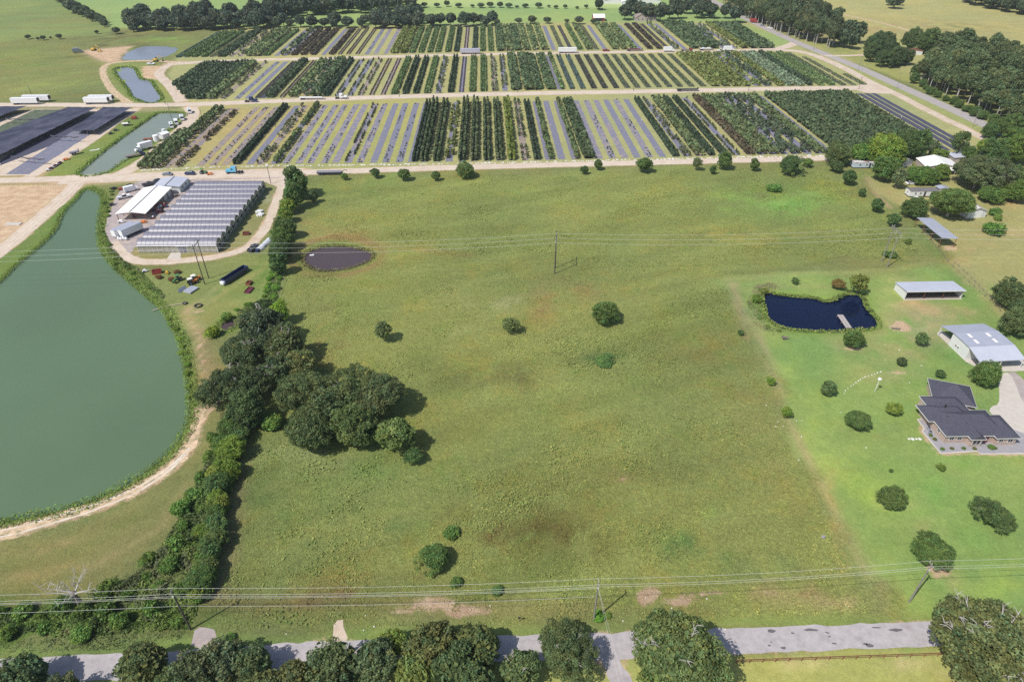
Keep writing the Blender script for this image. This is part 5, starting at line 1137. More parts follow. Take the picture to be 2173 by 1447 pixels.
r_ = np.random.default_rng(99)
tot_ind = 0
for blk, spec in BEDS.items():
    poly = [np.array(tuple(at(x, y))[:2]) for x, y in BLK[blk]]
    ncards = {'A': 20, 'B': 14, 'C': 11}[blk]
    wid = {'A': 3.5, 'B': 3.6, 'C': 3.5}[blk]
    near = sorted([q for q in BLK[blk]][:10 if blk == 'A' else 8])
    allV, allC, pots = [], [], []
    for bi, tok in enumerate(spec.split()):
        num = ''.join(ch for ch in tok if ch.isdigit() or ch == '.'); rest = tok[len(num):]
        kd, _, fb = rest.partition(','); xpx = float(num)
        # near edge height at this x
        ys = np.interp(xpx, [q[0] for q in near], [q[1] for q in near]) if blk != 'A' else np.interp(xpx, [292, 450, 600, 900, 1100, 1400, 1600, 1760, 2088], [361, 352, 349, 345, 342, 335, 330, 327, 321])
        if blk == 'B' and xpx < 402: ys = 213.0
        if blk == 'C' : ys = np.interp(xpx, [371, 479, 568, 786, 1017, 1176, 1412, 1641], [123.5, 122, 120, 116, 110.5, 107.5, 105, 103.5])
        p = np.array(tuple(at(xpx, ys))[:2])
        st = bed_param(poly, p)
        if st is None: continue
        s0, s1 = st; s0 += .8; s1 -= .8
        m = BEDNAME.get(fb) or (M_BLACKCLOTH if kd in 'CGMpT' else M_FABRIC2 if kd in 'cgOr' else M_FABRICD)
        wv = 1.9 if kd in ('l',) else wid * (1.0 if fb else .92)
        if kd in ('N', 'M', 'm') and fb: wv = wid + .6
        a = p + UD * s0; b = p + UD * s1
        strip('bed_cloth', [tuple(a), tuple(b)], wv, m, 0.034 + .004 * (bi % 3), world=True, jit=.16 if blk == 'A' else .05, smooth=0)
        if not kd: continue
        col, h, rad, sp, lines, shp, gap = PK[kd]
        for li, off in enumerate(lines):
            s = np.arange(s0 + .6, s1 - .3, sp); s = s + r_.uniform(-.15, .15, len(s)) * sp
            keep = r_.random(len(s)) > gap
            if kd in 'xetwNB' :   # plants stand in runs with bare stretches between
                ph = r_.uniform(0, 9); keep &= (np.sin(s * .11 + ph) + .6 * np.sin(s * .29 + ph * 2) > (-.1 if kd == 'x' else -.75))
            s = s[keep]
            if not len(s): continue
            XY = p[None] + UD[None] * s[:, None] + VD[None] * (off + r_.normal(0, .12, len(s)))[:, None]
            if blk == 'A' and kd in KN and kd not in 'e' and xpx < 1800 and tot_ind < 300:
                k_ = min(4 if len(lines) > 1 else 6, len(XY)); ind = XY[:k_]; XY = XY[k_:]
                for (ix, iy) in ind:
                    e = empty('potted_tree' if KN[kd][0] == 'tree' else 'potted_evergreen', (ix, iy, .04), r_.uniform(0, 6.2),
                              KN[kd][1] + ' in a black pot at the road end of its row', 'potted plant', KN[kd][1] + 's at the road end of the rows')
                    sc_ = r_.uniform(.88, 1.1); e.scale = (sc_, sc_, sc_)
                    link('crown', ind_meshes(kd)[int(r_.integers(3))], e); link('pot', POTMESH, e); tot_ind += 1
            if not len(XY): continue
            zk = 1 + .15 * math.sin(bi * 1.7 + li)
            V, c = plants_arrays(XY, kd, r_, ncards, zk)
            if kd == 'w': 
                pass
            V[:, 2] += .05; allV.append(V); allC.append(c * r_.uniform(.92, 1.08))
            if blk == 'A' or kd in 'tm': pots.append(pot_quads(XY, .32 if h > 1.5 else .25, .42))
            if kd == 'C' or (kd == 'r'): pass
    # row of emptied pots beside the two planted rows at the left and by the double row
    V = np.concatenate(allV)
    tag(link('nursery_stock', np_mesh('nursery_stock', V, len(V) // 4, M_BUSH, np.concatenate(allC))), {'A': 'rows of potted trees and evergreens in the front block of the nursery', 'B': 'rows of potted shrubs and evergreens in the middle block of the nursery', 'C': 'rows of potted stock in the far block of the nursery'}[blk], None, None, 'stuff')
    V = np.concatenate(pots); tag(link('plant_pots', np_mesh('plant_pots', V, len(V) // 4, M_POT)), 'black plant pots standing along the beds', None, None, 'stuff')

# lumps of limestone along the road ends of the beds
q = random.Random(4); mb = MB()
for i in range(520):
    x = q.uniform(300, 1750); y = np.interp(x, [292, 450, 600, 900, 1100, 1400, 1600, 1760], [363, 355, 352.5, 349, 345.5, 338.5, 333.5, 330.5]) + q.uniform(-1.2, 1.2)
    p = at(x, y); s_ = q.uniform(.15, .55)
    mb.ell((p.x, p.y, s_ * .2), (s_ * q.uniform(.8, 1.6), s_, s_ * .5), 6, 4, .2, i)
tag(mb.build('rubble', M_STONE), 'pale limestone rubble along the ends of the beds', None, None, 'stuff')
# hoses and white drip markers in the beds
for i, (x, y) in enumerate([(1362, 257), (1313, 253), (1363, 257), (1502, 253), (1641, 251), (1777, 250), (1913, 250), (790, 276), (818, 275), (1169, 267)]):
    p = at(x, y); mb = MB(); mb.cyl((-.4, 0, 0), (-.4, 0, .7), .07, n=6); mb.cyl((.4, .2, 0), (.4, .2, .7), .07, n=6); mb.cyl((-.4, 0, .7), (.4, .2, .7), .07, n=6)
    e = empty('riser', (p.x, p.y, .04), .2 * i, 'white plastic irrigation riser standing in a bed', 'irrigation riser', 'irrigation risers in the front block')
    mb.build('pipe', M_WHITE, e)

# ================================================================ BUILDINGS
def quad_frame(a, b):
    "origin a, x axis towards b (both on the land)"
    a = Vector((a[0], a[1], 0)); b = Vector((b[0], b[1], 0)); d = b - a
    return a, math.atan2(d.y, d.x), d.length

def rect_at(p0, p1, p3, z=0.0):
    "rectangle from three surveyed corners: origin, +x corner, +y corner -> loc, rot, width, depth"
    a = at(*p0, z); b = at(*p1, z); c = at(*p3, z)
    d = (b - a); rz = math.atan2(d.y, d.x); e = c - a
    n = Vector((-math.sin(rz), math.cos(rz), 0))
    return Vector((a.x, a.y, 0)), rz, d.length, e.dot(n)

def slab(mb, P, th=0.12):
    "thick sheet under a roof polygon (list of 3d points)"
    n = len(P); top = [Vector(p) for p in P]; bot = [p - Vector((0, 0, th)) for p in top]
    nrm = (top[1] - top[0]).cross(top[2] - top[0])
    if nrm.z < 0: top.reverse(); bot.reverse()
    mb.add(top + bot, [tuple(range(n)), tuple(range(2 * n - 1, n - 1, -1))] + [(i, i + n, (i + 1) % n + n, (i + 1) % n) for i in range(n)])
    return mb

def window(parent, x, y, z, w, h, ax='x', depth=.08, m=None, out=-1):
    "framed window proud of a wall; ax = direction the wall runs"
    f = MB(); g = MB(); t = .07; o_ = out
    def bx(b, u0, u1, d0, d1, z0, z1):
        d0, d1 = min(d0, d1), max(d0, d1)
        if ax == 'x': b.box(x + u0, x + u1, y + d0, y + d1, z + z0, z + z1)
        else: b.box(x + d0, x + d1, y + u0, y + u1, z + z0, z + z1)
    bx(f, -w / 2, w / 2, 0, o_ * depth, 0, t); bx(f, -w / 2, w / 2, 0, o_ * depth, h - t, h)
    bx(f, -w / 2, -w / 2 + t, 0, o_ * depth, t, h - t); bx(f, w / 2 - t, w / 2, 0, o_ * depth, t, h - t)
    bx(f, -.025, .025, 0, o_ * depth * .8, t, h - t)
    fo = f.build('window', m or M_TRIM, parent)
    bx(g, -w / 2 + t, -.025, 0, o_ * depth * .4, t, h - t); bx(g, .025, w / 2 - t, 0, o_ * depth * .4, t, h - t)
    g.build('pane', M_GLASS, fo)

# ---- greenhouse of twelve bays
o, rz, GWd, GLn = rect_at((290, 522), (459, 521), (414, 389), 3.0)
e = empty('greenhouse', o, rz, 'long grey film greenhouse of twelve joined tunnel bays beside the white sheds', 'greenhouse')
bw = GLn / 12
arch_mesh = MB(); hoops = MB(); nseg = 10
def arch(t): return (bw * (t), 3.05 + 1.75 * math.sin(math.pi * t) ** .8 if 0 < t < 1 else 3.05)
arch_mesh.smooth = True
nx = 36
for i in range(nx + 1):
    for j in range(nseg + 1):
        y, z = arch(j / nseg); arch_mesh.v.append((GWd * i / nx, y, z + (.05 if i % 2 else -.02) * (0 < j < nseg)))
for i in range(nx):
    for j in range(nseg):
        k = i * (nseg + 1) + j; arch_mesh.f.append((k, k + nseg + 1, k + nseg + 2, k + 1))
AM = arch_mesh.mesh('roof_film', M_FILM)
for i in range(0, nx + 1, 2):
    for j in range(nseg):
        y0, z0 = arch(j / nseg); y1, z1 = arch((j + 1) / nseg); x = GWd * i / nx
        hoops.cyl((x, y0, z0 + .05), (x, y1, z1 + .05), .03, n=4, caps=False)
HM = hoops.mesh('hoops', mat('hoop_steel', (0.26, 0.26, 0.30), .5, 0))
gm = MB(); gm.box(0, GWd, -.30, .30, 2.95, 3.12); GMh = gm.mesh('gutter', M_WHITE)
en = MB(); pts = [(arch(j / nseg)) for j in range(nseg + 1)]
EN = {}
for xx, key in ((GWd - .03, 'r'), (.03, 'l')):
    b = MB(); b.add([(xx, y, z) for y, z in pts] + [(xx, bw, .05), (xx, 0, .05)], [tuple(range(nseg + 3))]); EN[key] = b.mesh('end_wall', M_FILMG)
fr = MB()
for y in (0, bw / 3, 2 * bw / 3): fr.box(GWd, GWd + .08, y - .05, y + .05, 0, 3.1 if y == 0 else 4.4)
fr.box(GWd, GWd + .06, 0, bw, 1.4, 1.5); fr.box(GWd, GWd + .06, 0, bw, 3.0, 3.12)
FRM = fr.mesh('end_frame', M_WHITE)
fn = MB(); fn.cyl((GWd + .05, bw * .5, 2.2), (GWd + .35, bw * .5, 2.2), .62, n=14); FANM = fn.mesh('exhaust_fan', M_DARK)
for k in range(12):
    y = k * bw
    ro = link('roof_film', AM, e, (0, y, 0)); link('hoops', HM, ro)
    link('gutter', GMh, e, (0, y, 0)); r1 = link('end_wall', EN['r'], e, (0, y, 0)); link('end_wall', EN['l'], e, (0, y, 0))
    link('frame', FRM, r1); link('exhaust_fan', FANM, r1)
link('gutter', GMh, e, (0, 12 * bw, 0))
fw = MB(); fw.box(0, GWd * .52, .02, .06, .1, 2.95); fw.box(GWd * .61, GWd, .02, .06, .1, 2.95); fo = fw.build('front_wall', M_FILMW, e)
ps = MB()
for i in range(17): ps.box(GWd * i / 16 - .04, GWd * i / 16 + .04, -.06, .02, 0, 3.0)
ps.box(0, GWd, -.06, .02, 1.0, 1.06); ps.build('post_frame', M_WHITE, fo)
dm = MB(); dm.box(GWd * .52, GWd * .61, 0.02, .06, .1, 2.9); dm.build('door', M_FILM, e)
hd = MB(); hd.box(GWd * .48, GWd * .66, -.45, .0, 2.9, 3.15); hd.build('door_track', M_WHITE, e)
bk = MB(); bk.box(0, GWd, 12 * bw - .06, 12 * bw - .02, .1, 2.95); bk.build('back_wall', M_FILMW, e)
cr = MB(); 
for k in range(11):
    for i in range(14):
        rr_ = random.Random(k * 20 + i); cr.ell((GWd - 1.2 - i * .25, k * bw + 1 + (i % 5) * .9, .9), (.5, .5, .8), 6, 4, .3, i)
cr.build('potted_crop', M_LEAF, e)
for m_ in [c for c in e.children if c.name.startswith('potted_crop')]: m_['kind'] = 'stuff'; m_.color = (.1, .16, .06, 1)

# ---- white packing shed and its annex
def gable(name, loc, rz, w, l, h_e, h_r, m_roof, label, cat, m_wall=None, walls='', posts=0, over=.3, trim=None, wall_m=None, post_m=None, ridge_cap=None):
    "x across the gable, y along the ridge"
    e = empty(name, loc, rz, label, cat)
    for s_, (xa, xb) in (('l', (0, w / 2)), ('r', (w, w / 2))):
        b = MB(); ox = -over if s_ == 'l' else over; dz = -(h_r - h_e) / (w / 2) * over
        slab(b, [(xa + ox, -over, h_e + dz), (xb, -over, h_r), (xb, l + over, h_r), (xa + ox, l + over, h_e + dz)], .1); b.build('roof_panel', m_roof, e)
    if ridge_cap:
        b = MB(); b.box(w / 2 - .18, w / 2 + .18, -over, l + over, h_r - .02, h_r + .05); b.build('ridge_cap', ridge_cap, e)
    wm = wall_m or M_SIDING
    if 'w' in walls: b = MB(); b.box(.02, .12, .02, l - .02, 0, h_e - .05); b.build('wall', wm, e)
    if 'e' in walls: b = MB(); b.box(w - .12, w - .02, .02, l - .02, 0, h_e - .05); b.build('wall', wm, e)
    for c_, y0 in (('s', .13), ('n', l - .25)):
        if c_ in walls:
            b = MB(); P = [(.14, h_e - .1), (w / 2, h_r - .14), (w - .14, h_e - .1), (w - .14, 0), (.14, 0)]
            b.add([(x, y0, z) for x, z in P] + [(x, y0 + .1, z) for x, z in P], [(0, 1, 2, 3, 4), (9, 8, 7, 6, 5)] + [(i, i + 5, (i + 1) % 5 + 5, (i + 1) % 5) for i in range(5)])
            b.build('gable_wall', wm, e)
    if posts:
        for i in range(posts):
            y = .25 + (l - .5) * i / (posts - 1)
            for x in (.2, w - .2):
                b = MB(); b.box(x - .1, x + .1, y - .1, y + .1, 0, h_e - .08); b.build('post', post_m or M_RUST, e)
            if i in (0, posts - 1):
                b = MB(); b.box(.3, w - .3, y - .08, y + .08, h_e - .3, h_e - .12); b.build('tie_beam', post_m or M_RUST, e)
    return e
o, rz, w_, l_ = rect_at((245.6, 453.7), (305, 453), (305 - 59.4, 398.4), 3.2)
o2 = at(245.6, 453.7, 3.2); o3 = at(305, 398.4, 3.2)
shed = gable('packing_shed', (o2.x, o2.y, 0), R(2.1), 11.7, 27.5, 3.2, 4.0, M_ROOFW, 'long open sided packing shed with bright white gable roof', 'shed', walls='', posts=7, ridge_cap=M_DARK)
b = MB(); b.box(.5, 11.2, 20, 27.2, 0, 3.1); b.build('storeroom', M_SIDING, shed)
p = at(322, 398.5, 3.0)
an = gable('shed_annex', (p.x, p.y + .9, 0), R(2.1), 11.5, 10.5, 3.0, 3.7, M_ROOFG2, 'low white annex joined behind the long packing shed', 'shed', walls='ensw', ridge_cap=M_DARK)
window(an, 11.48, 3.2, 1.0, 1.2, 1.0, 'y', out=1); window(an, 11.48, 7, 1.0, 1.2, 1.0, 'y', out=1)
# stored goods inside and beside the packing shed
q = random.Random(21)
for i in range(26):
    lx = q.uniform(1, 10.5) if i < 14 else q.uniform(11.6, 14.6); ly = q.uniform(.3, 19) if i < 14 else q.uniform(1, 17)
    p = shed.matrix_basis @ Vector((lx, ly, 0))
    m = q.choice([M_WHITE, M_RED, M_DARK, M_MAROON, M_GREYP, M_CHAR, M_WOOD, M_ORANGE if i > 20 else M_NAVY]); s_ = q.uniform(.5, 1.1)
    e = empty('pallet_load', (p.x, p.y, 0), q.uniform(0, 3), 'stacked pallet of nursery supplies in or beside the packing shed', 'pallet load', 'pallet loads round the packing shed')
    b = MB(); b.box(-.6, .6, -.5, .5, 0, .14); b.build('pallet', M_WOOD, e)
    b = MB(); b.tbox(-.55, .55, -.45, .45, .14, .14 + s_ * 1.3, .05, .05, .05); b.build('load', m, e)
    if q.random() < .5: b = MB(); b.tbox(-.3, .35, -.3, .2, .14 + s_ * 1.3, .5 + s_ * 1.3, .04, .04, .04); b.build('top_load', q.choice([M_WHITE, M_DARK, M_GREYP]), e)

# ---- shade houses
def shade(name, quad, h, label, rows, cols, sag=.35, mat_=None):
    P = [at(x, y, h) for x, y in quad]   # corners in order round the canopy
    c = sum((Vector((p.x, p.y, 0)) for p in P), Vector()) / 4
    e = empty(name, c, 0, label, 'shade house'); b = MB(); b.smooth = True
    NXs, NYs = cols * 4, rows * 4
    for i in range(NYs + 1):
        for j in range(NXs + 1):
            u = j / NXs; v = i / NYs
            p = P[0].lerp(P[1], u).lerp(P[3].lerp(P[2], u), v) - c
            z = h - sag * (math.sin(math.pi * u * cols) ** 2 * .5 + math.sin(math.pi * v * rows) ** 2 * .5)
            b.v.append((p.x, p.y, z))
    for i in range(NYs):
        for j in range(NXs):
            k = i * (NXs + 1) + j; b.f.append((k, k + 1, k + NXs + 2, k + NXs + 1))
    b.build('shade_cloth', mat_ or M_SHADE, e)
    for i in range(rows + 1):
        for j in (0, cols) if rows * cols > 30 else range(cols + 1):
            p = P[0].lerp(P[1], j / cols).lerp(P[3].lerp(P[2], j / cols), i / rows) - c
            m_ = MB(); m_.cyl((p.x, p.y, 0), (p.x, p.y, h + .15), .06, n=6); m_.build('post', M_POLEG, e)
    return e
flat_poly('gravel_pad', [(-60, 268), (75, 232), (295, 232), (250, 262), (60, 372), (-200, 380), (-300, 300)], M_GRAVEL, 0.006)
flat_poly('crop_bed', [(0, 268), (74, 233), (142, 233), (0, 300), (-60, 300)], mat('mossy_bed', (.085, .115, .07), .9, .35, .6, .5, 3, col2=(.2, .17, .15), c2s=.4, c2t=.6), 0.03)
flat_poly('crop_bed', [(155, 279), (198, 282), (100, 345), (62, 370), (12, 370)], M_FABRIC2, 0.03)
flat_poly('crop_bed', [(140, 246), (222, 238), (280, 240), (158, 290), (0, 352), (0, 342)], M_BLACKCLOTH, 0.026)
shade('shade_house', [(-130, 228), (57, 225), (-40, 261), (-260, 275)], 2.8, 'black shade cloth canopy at the left edge by the gravel road', 6, 4)
shade('shade_house', [(144, 227), (205, 228), (-20, 338), (-110, 322)], 2.9, 'longest black shade cloth canopy running down to the left edge', 12, 3)
shade('shade_house', [(219, 227), (279, 228), (199, 277), (152, 275)], 2.9, 'short black shade cloth canopy beside the long grey green pond', 5, 3)
def furled(x0, y0, x1, y1, label):
    a = at(x0, y0, 2.4); b_ = at(x1, y1, 2.4); c = (a + b_) / 2; c.z = 0
    e = empty('furled_cloth', c, 0, label, 'furled cloth'); m_ = MB()
    pts = []
    for i in range(17):
        t = i / 16; p = a.lerp(b_, t) - c; pts.append(Vector((p.x, p.y, 2.4 + .5 * abs(math.cos(t * math.pi * 3)))))
    m_.tube(pts, [.28 + .08 * math.sin(i) for i in range(17)], 6); m_.build('cloth', M_SHADE, e)
    for i in (0, 5, 11, 16): k = MB(); k.cyl((pts[i].x, pts[i].y, 0), pts[i], .06, n=6); k.build('post', M_POLEG, e)
furled(108, 290, 167, 293, 'upper furled roll of shade cloth over the blue grey bed'); furled(24, 334, 94, 340, 'lower furled roll of shade cloth over the blue grey bed'); furled(12, 254, 72, 255, 'furled roll of shade cloth over the mossy bed')
# row stakes of the sandy yard
q = random.Random(8)
for (x0, y0, x1, y1, n_, g) in [(0, 393, 122, 394, 26, 'nearest the gravel road'), (0, 421, 5, 421, 2, 'second from the road'), (25, 421, 82, 422, 10, 'second from the road'), (0, 446, 46, 447, 9, 'third from the road'), (0, 465, 22, 466, 5, 'fourth from the road')]:
    a = at(x0, y0); b_ = at(x1, y1); mesh = None
    for i in range(n_):
        p = a.lerp(b_, i / max(1, n_ - 1))
        m_ = MB(); m_.cyl((0, 0, 0), (0, 0, 1.15), .05, n=5)
        if mesh is None: mesh = m_.mesh('stake', M_ROCK)
        tag(link('stake', mesh, None, (p.x, p.y, 0)), 'short wooden stake in the sandy yard, in the row ' + g, 'stake', 'stakes of the row ' + g)

# ---- houses of the right side
def hip_roof(e, x0, x1, y0, y1, z, pitch, m, along='x', over=.45, gable_ends=False, name='roof'):
    x0 -= over; x1 += over; y0 -= over; y1 += over; z -= over * pitch * .5
    b = MB()
    if along == 'x':
        hgt = (y1 - y0) / 2 * pitch; ins = 0 if gable_ends else (y1 - y0) / 2; ym = (y0 + y1) / 2
        r0 = (x0 + ins, ym, z + hgt); r1 = (x1 - ins, ym, z + hgt)
        A, B_, C_, D_ = (x0, y0, z), (x1, y0, z), (x1, y1, z), (x0, y1, z)
        b.add([A, B_, C_, D_, r0, r1], [(0, 1, 5, 4), (2, 3, 4, 5), (1, 2, 5), (3, 0, 4), (3, 2, 1, 0)])
    else:
        hgt = (x1 - x0) / 2 * pitch; ins = 0 if gable_ends else (x1 - x0) / 2; xm = (x0 + x1) / 2
        r0 = (xm, y0 + ins, z + hgt); r1 = (xm, y1 - ins, z + hgt)
        A, B_, C_, D_ = (x0, y0, z), (x1, y0, z), (x1, y1, z), (x0, y1, z)
        b.add([A, B_, C_, D_, r0, r1], [(0, 1, 4), (1, 2, 5, 4), (2, 3, 5), (3, 0, 4, 5), (3, 2, 1, 0)])
    ro = b.build(name, m, e)
    f = MB(); t = .12
    f.box(x0 - .04, x1 + .04, y0 - .04, y0, z - t, z + .06); f.box(x0 - .04, x1 + .04, y1, y1 + .04, z - t, z + .06)
    f.box(x0 - .04, x0, y0, y1, z - t, z + .06); f.box(x1, x1 + .04, y0, y1, z - t, z + .06); f.build('fascia', M_TRIM, ro)
    return ro

a = at(2004, 948); b_ = at(2128, 947)
house = empty('brick_house', (a.x + .4, a.y + .2, 0), R(1.0), 'pale brick house with rambling dark shingle roof at the right edge', 'house')
HW = 14.6
def wallbox(x0, x1, y0, y1, h=2.75, m=None):
    b = MB(); b.box(x0, x1, y0, y1, 0, h); return b.build('wall', m or M_BRICK, house)
wallbox(0, HW, 1.2, 9.4); wallbox(-.6, 7.5, 8.2, 11.8); wallbox(1.2, 9.5, 11.0, 15.6); wallbox(5.6, 8.4, -0.2, 1.2); wallbox(12.2, 17.2, 0.2, 6.5)
hip_roof(house, 0, HW + .2, 1.2, 9.9, 2.75, .62, M_SHINGLE, 'x'); hip_roof(house, -1.4, 9.0, 6.6, 12.1, 2.78, .60, M_SHINGLE, 'x'); hip_roof(house, 1.4, 10.6, 9.6, 15.6, 2.74, .60, M_SHINGLE, 'x')
hip_roof(house, 5.4, 8.6, -.2, 5.6, 2.72, .62, M_SHINGLE, 'y', over=.35, gable_ends=True); hip_roof(house, 12.0, 17.4, .2, 8.0, 2.71, .60, M_SHINGLE, 'y', over=.4)
b = MB(); P = [(5.65, 2.7), (7.0, 3.6), (8.35, 2.7)]; b.add([(x, -.22, z) for x, z in P] + [(x, -.12, z) for x, z in P], [(0, 1, 2), (5, 4, 3), (0, 3, 4, 1), (1, 4, 5, 2), (2, 5, 3, 0)]); b.build('gable_wall', M_BRICK, house)
for wx, ww in ((1.6, 1.2), (3.6, 1.2)): window(house, wx, 1.19, .9, ww, 1.35)
window(house, 7.0, -.21, .7, 2.0, 1.6); window(house, 13.4, .19, .9, 1.2, 1.35); window(house, 15.7, .19, .9, 1.3, 1.35); window(house, -.01, 4.0, 1.0, 1.0, 1.0, 'y')
b = MB(); b.box(10.1, 11.0, 1.14, 1.19, 0, 2.1); d_ = b.build('door', M_MAROON, house); b = MB(); b.box(10.85, 10.92, 1.08, 1.14, 1.0, 1.1); b.build('handle', M_GLASS, d_)
b = MB(); b.cyl((3.4, 9.4, 4.0), (3.4, 9.4, 5.3), .22, n=8); b.build('flue', M_DARK, house)
b = MB(); b.cyl((2.2, 6.0, 4.3), (2.2, 6.0, 4.75), .1, n=6); b.cyl((5.5, 3.4, 4.2), (5.5, 3.4, 4.6), .08, n=6); b.build('vent_pipe', M_DARK, house)
# garage wing turned towards the drive
ga = at(2037, 848); gar = empty('garage_wing', (0, 0, 0), 0)
gar.parent = house; gar.location = (4.6, 15.2, 0); gar.rotation_euler = (0, 0, R(-21))
def part(mb_, name, m): return mb_.build(name, m, gar)
b = MB(); b.box(0, 9.4, .3, 8.2, 0, 2.7); part(b, 'garage_wall', M_BRICK)
hip_roof(gar, 0, 9.4, 0, 8.4, 2.7, .58, M_SHINGLE, 'x', name='garage_roof')
b = MB(); b.box(9.4, 9.46, 1.2, 4.0, 0, 2.2); b.box(9.4, 9.46, 4.6, 7.4, 0, 2.2); part(b, 'garage_door', M_TRIM)
for i, (lx, ly) in enumerate([(-1.0, 6.2), (-1.5, 4.6)]):
    p = house.matrix_basis @ Vector((lx, ly, 0)); b = MB(); b.cyl((0, 0, 0), (0, 0, .8), .38, n=12)
    e = empty('air_conditioner', p, 0, ['upper', 'lower'][i] + ' round grey air conditioner on the pad beside the brick house', 'air conditioner'); b.build('casing', M_GREYP, e)
    b = MB(); b.cyl((0, 0, .8), (0, 0, .84), .3, n=12); b.build('grille', M_DARK, e)
for i, (x, y) in enumerate([(1975, 925), (1983, 933), (2000, 954), (2020, 953), (2046, 953), (2068, 953), (2104, 950), (1962, 888), (1984, 874), (2112, 952)]):
    tree(x, y - 2, 5 if i not in (6, 8) else 9, 'bush', (1.1, .9, .8) if i % 2 else (.95, 1.1, .8), 'small foundation shrub in the bed around the brick house', 'shrub', 'foundation shrubs of the brick house', hs=.8)

# metal barn with two lean-tos
P0 = at(1996, 691, 3.4); P1 = at(2080, 767, 3.4)
L_ = math.hypot(P1.x - P0.x, P1.y - P0.y)
barn = empty('metal_barn', (P1.x, P1.y, 0), 0, 'grey metal barn with lean-to roofs and four skylights near the stone drive', 'barn')
barn.rotation_euler = (0, 0, math.atan2(P0.y - P1.y, P0.x - P1.x) - R(90))
W_ = 13.9; hz = lambda s: 3.3 + 1.0 * min(1, min(s, L_ - s) / (L_ * .5))
seg = [0, L_ * .30, L_ * .68, L_]; hs_ = [3.2, 4.5, 4.6, 3.4]
for i in range(3):
    b = MB(); slab(b, [(0, seg[i], hs_[i]), (W_, seg[i], hs_[i]), (W_, seg[i + 1], hs_[i + 1]), (0, seg[i + 1], hs_[i + 1])], .12); b.build('roof_panel', M_ROOFG2 if i == 0 else M_ROOFG, barn)
for (sx, sy) in ((3.4, .38), (9.2, .38), (3.4, .54), (9.2, .54)):
    b = MB(); y0 = L_ * sy; z0 = np.interp(y0, seg, hs_); z1 = np.interp(y0 + 1.9, seg, hs_); slab(b, [(sx, y0, z0 + .05), (sx + .9, y0, z0 + .05), (sx + .9, y0 + 1.9, z1 + .05), (sx, y0 + 1.9, z1 + .05)], .04); b.build('skylight', M_TRIM, barn)
for (sx) in (3.4, 9.2):
    b = MB(); y0 = L_ * .08; z0 = np.interp(y0, seg, hs_); z1 = np.interp(y0 + 1.9, seg, hs_); slab(b, [(sx, y0, z0 + .04), (sx + .9, y0, z0 + .04), (sx + .9, y0 + 1.9, z1 + .04), (sx, y0 + 1.9, z1 + .04)], .03); b.build('skylight', M_ROOFG2, barn)
b = MB(); b.box(.3, .4, seg[1], seg[2] + .5, 0, 4.2); wl = b.build('wall', M_SIDING, barn)
b = MB(); b.box(.4, W_ - .3, seg[1] - .1, seg[1], 0, 4.3); b.build('wall', M_SIDING, barn); b = MB(); b.box(.4, W_ - .3, seg[2] + .5, seg[2] + .6, 0, 4.3); b.build('wall', M_SIDINGT, barn)
b = MB(); b.box(W_ - .4, W_ - .3, seg[1], seg[2], 0, 4.2); b.build('wall', M_SIDING, barn)
window(barn, .29, L_ * .5, 1.3, .7, .8, 'y'); window(barn, .29, L_ * .5 + 1.0, 1.3, .7, .8, 'y')
for x in (.3, W_ * .5, W_ - .3):
    for y in (.3, L_ - .3):
        b = MB(); b.box(x - .08, x + .08, y - .08, y + .08, 0, 3.2); b.build('post', M_TRIM, barn)

# white open fronted shed
o, rz, w_, l_ = rect_at((1925, 618), (2046, 616), (1903, 598), 3.2)
e = empty('open_shed', o, rz, 'white open fronted equipment shed on the lawn above the dark pond', 'shed'); w_ += .2; l_ = 6.6
b = MB(); slab(b, [(-.3, -.5, 3.3), (w_ + .3, -.5, 3.3), (w_ + .3, l_ + .3, 2.7), (-.3, l_ + .3, 2.7)], .14); b.build('roof_panel', M_ROOFG2, e)
b = MB(); b.box(0, .1, 0, l_, 0, 2.62); b.build('wall', M_SIDING, e); b = MB(); b.box(w_ - .1, w_, 0, l_, 0, 2.62); b.build('wall', M_SIDING, e); b = MB(); b.box(.1, w_ - .1, l_ - .1, l_, 0, 2.6); b.build('wall', M_SIDINGT, e)
for i in range(4): b = MB(); x = .1 + (w_ - .3) * i / 3; b.box(x, x + .14, 0, .14, 0, 3.1); b.build('post', M_RUST if i in (1, 2) else M_TRIM, e)
b = MB(); b.box(-.3, w_ + .3, -.56, -.5, 3.05, 3.36); b.build('fascia', M_TRIM, e); b = MB(); b.box(.1, w_ - .1, .1, l_ - .1, 0.01, .06); b.build('dirt_floor', M_WOOD, e)
b = MB(); b.box(-.2, w_ + .1, -.5, .05, .0, .09); b.build('sill', M_CONC, e)

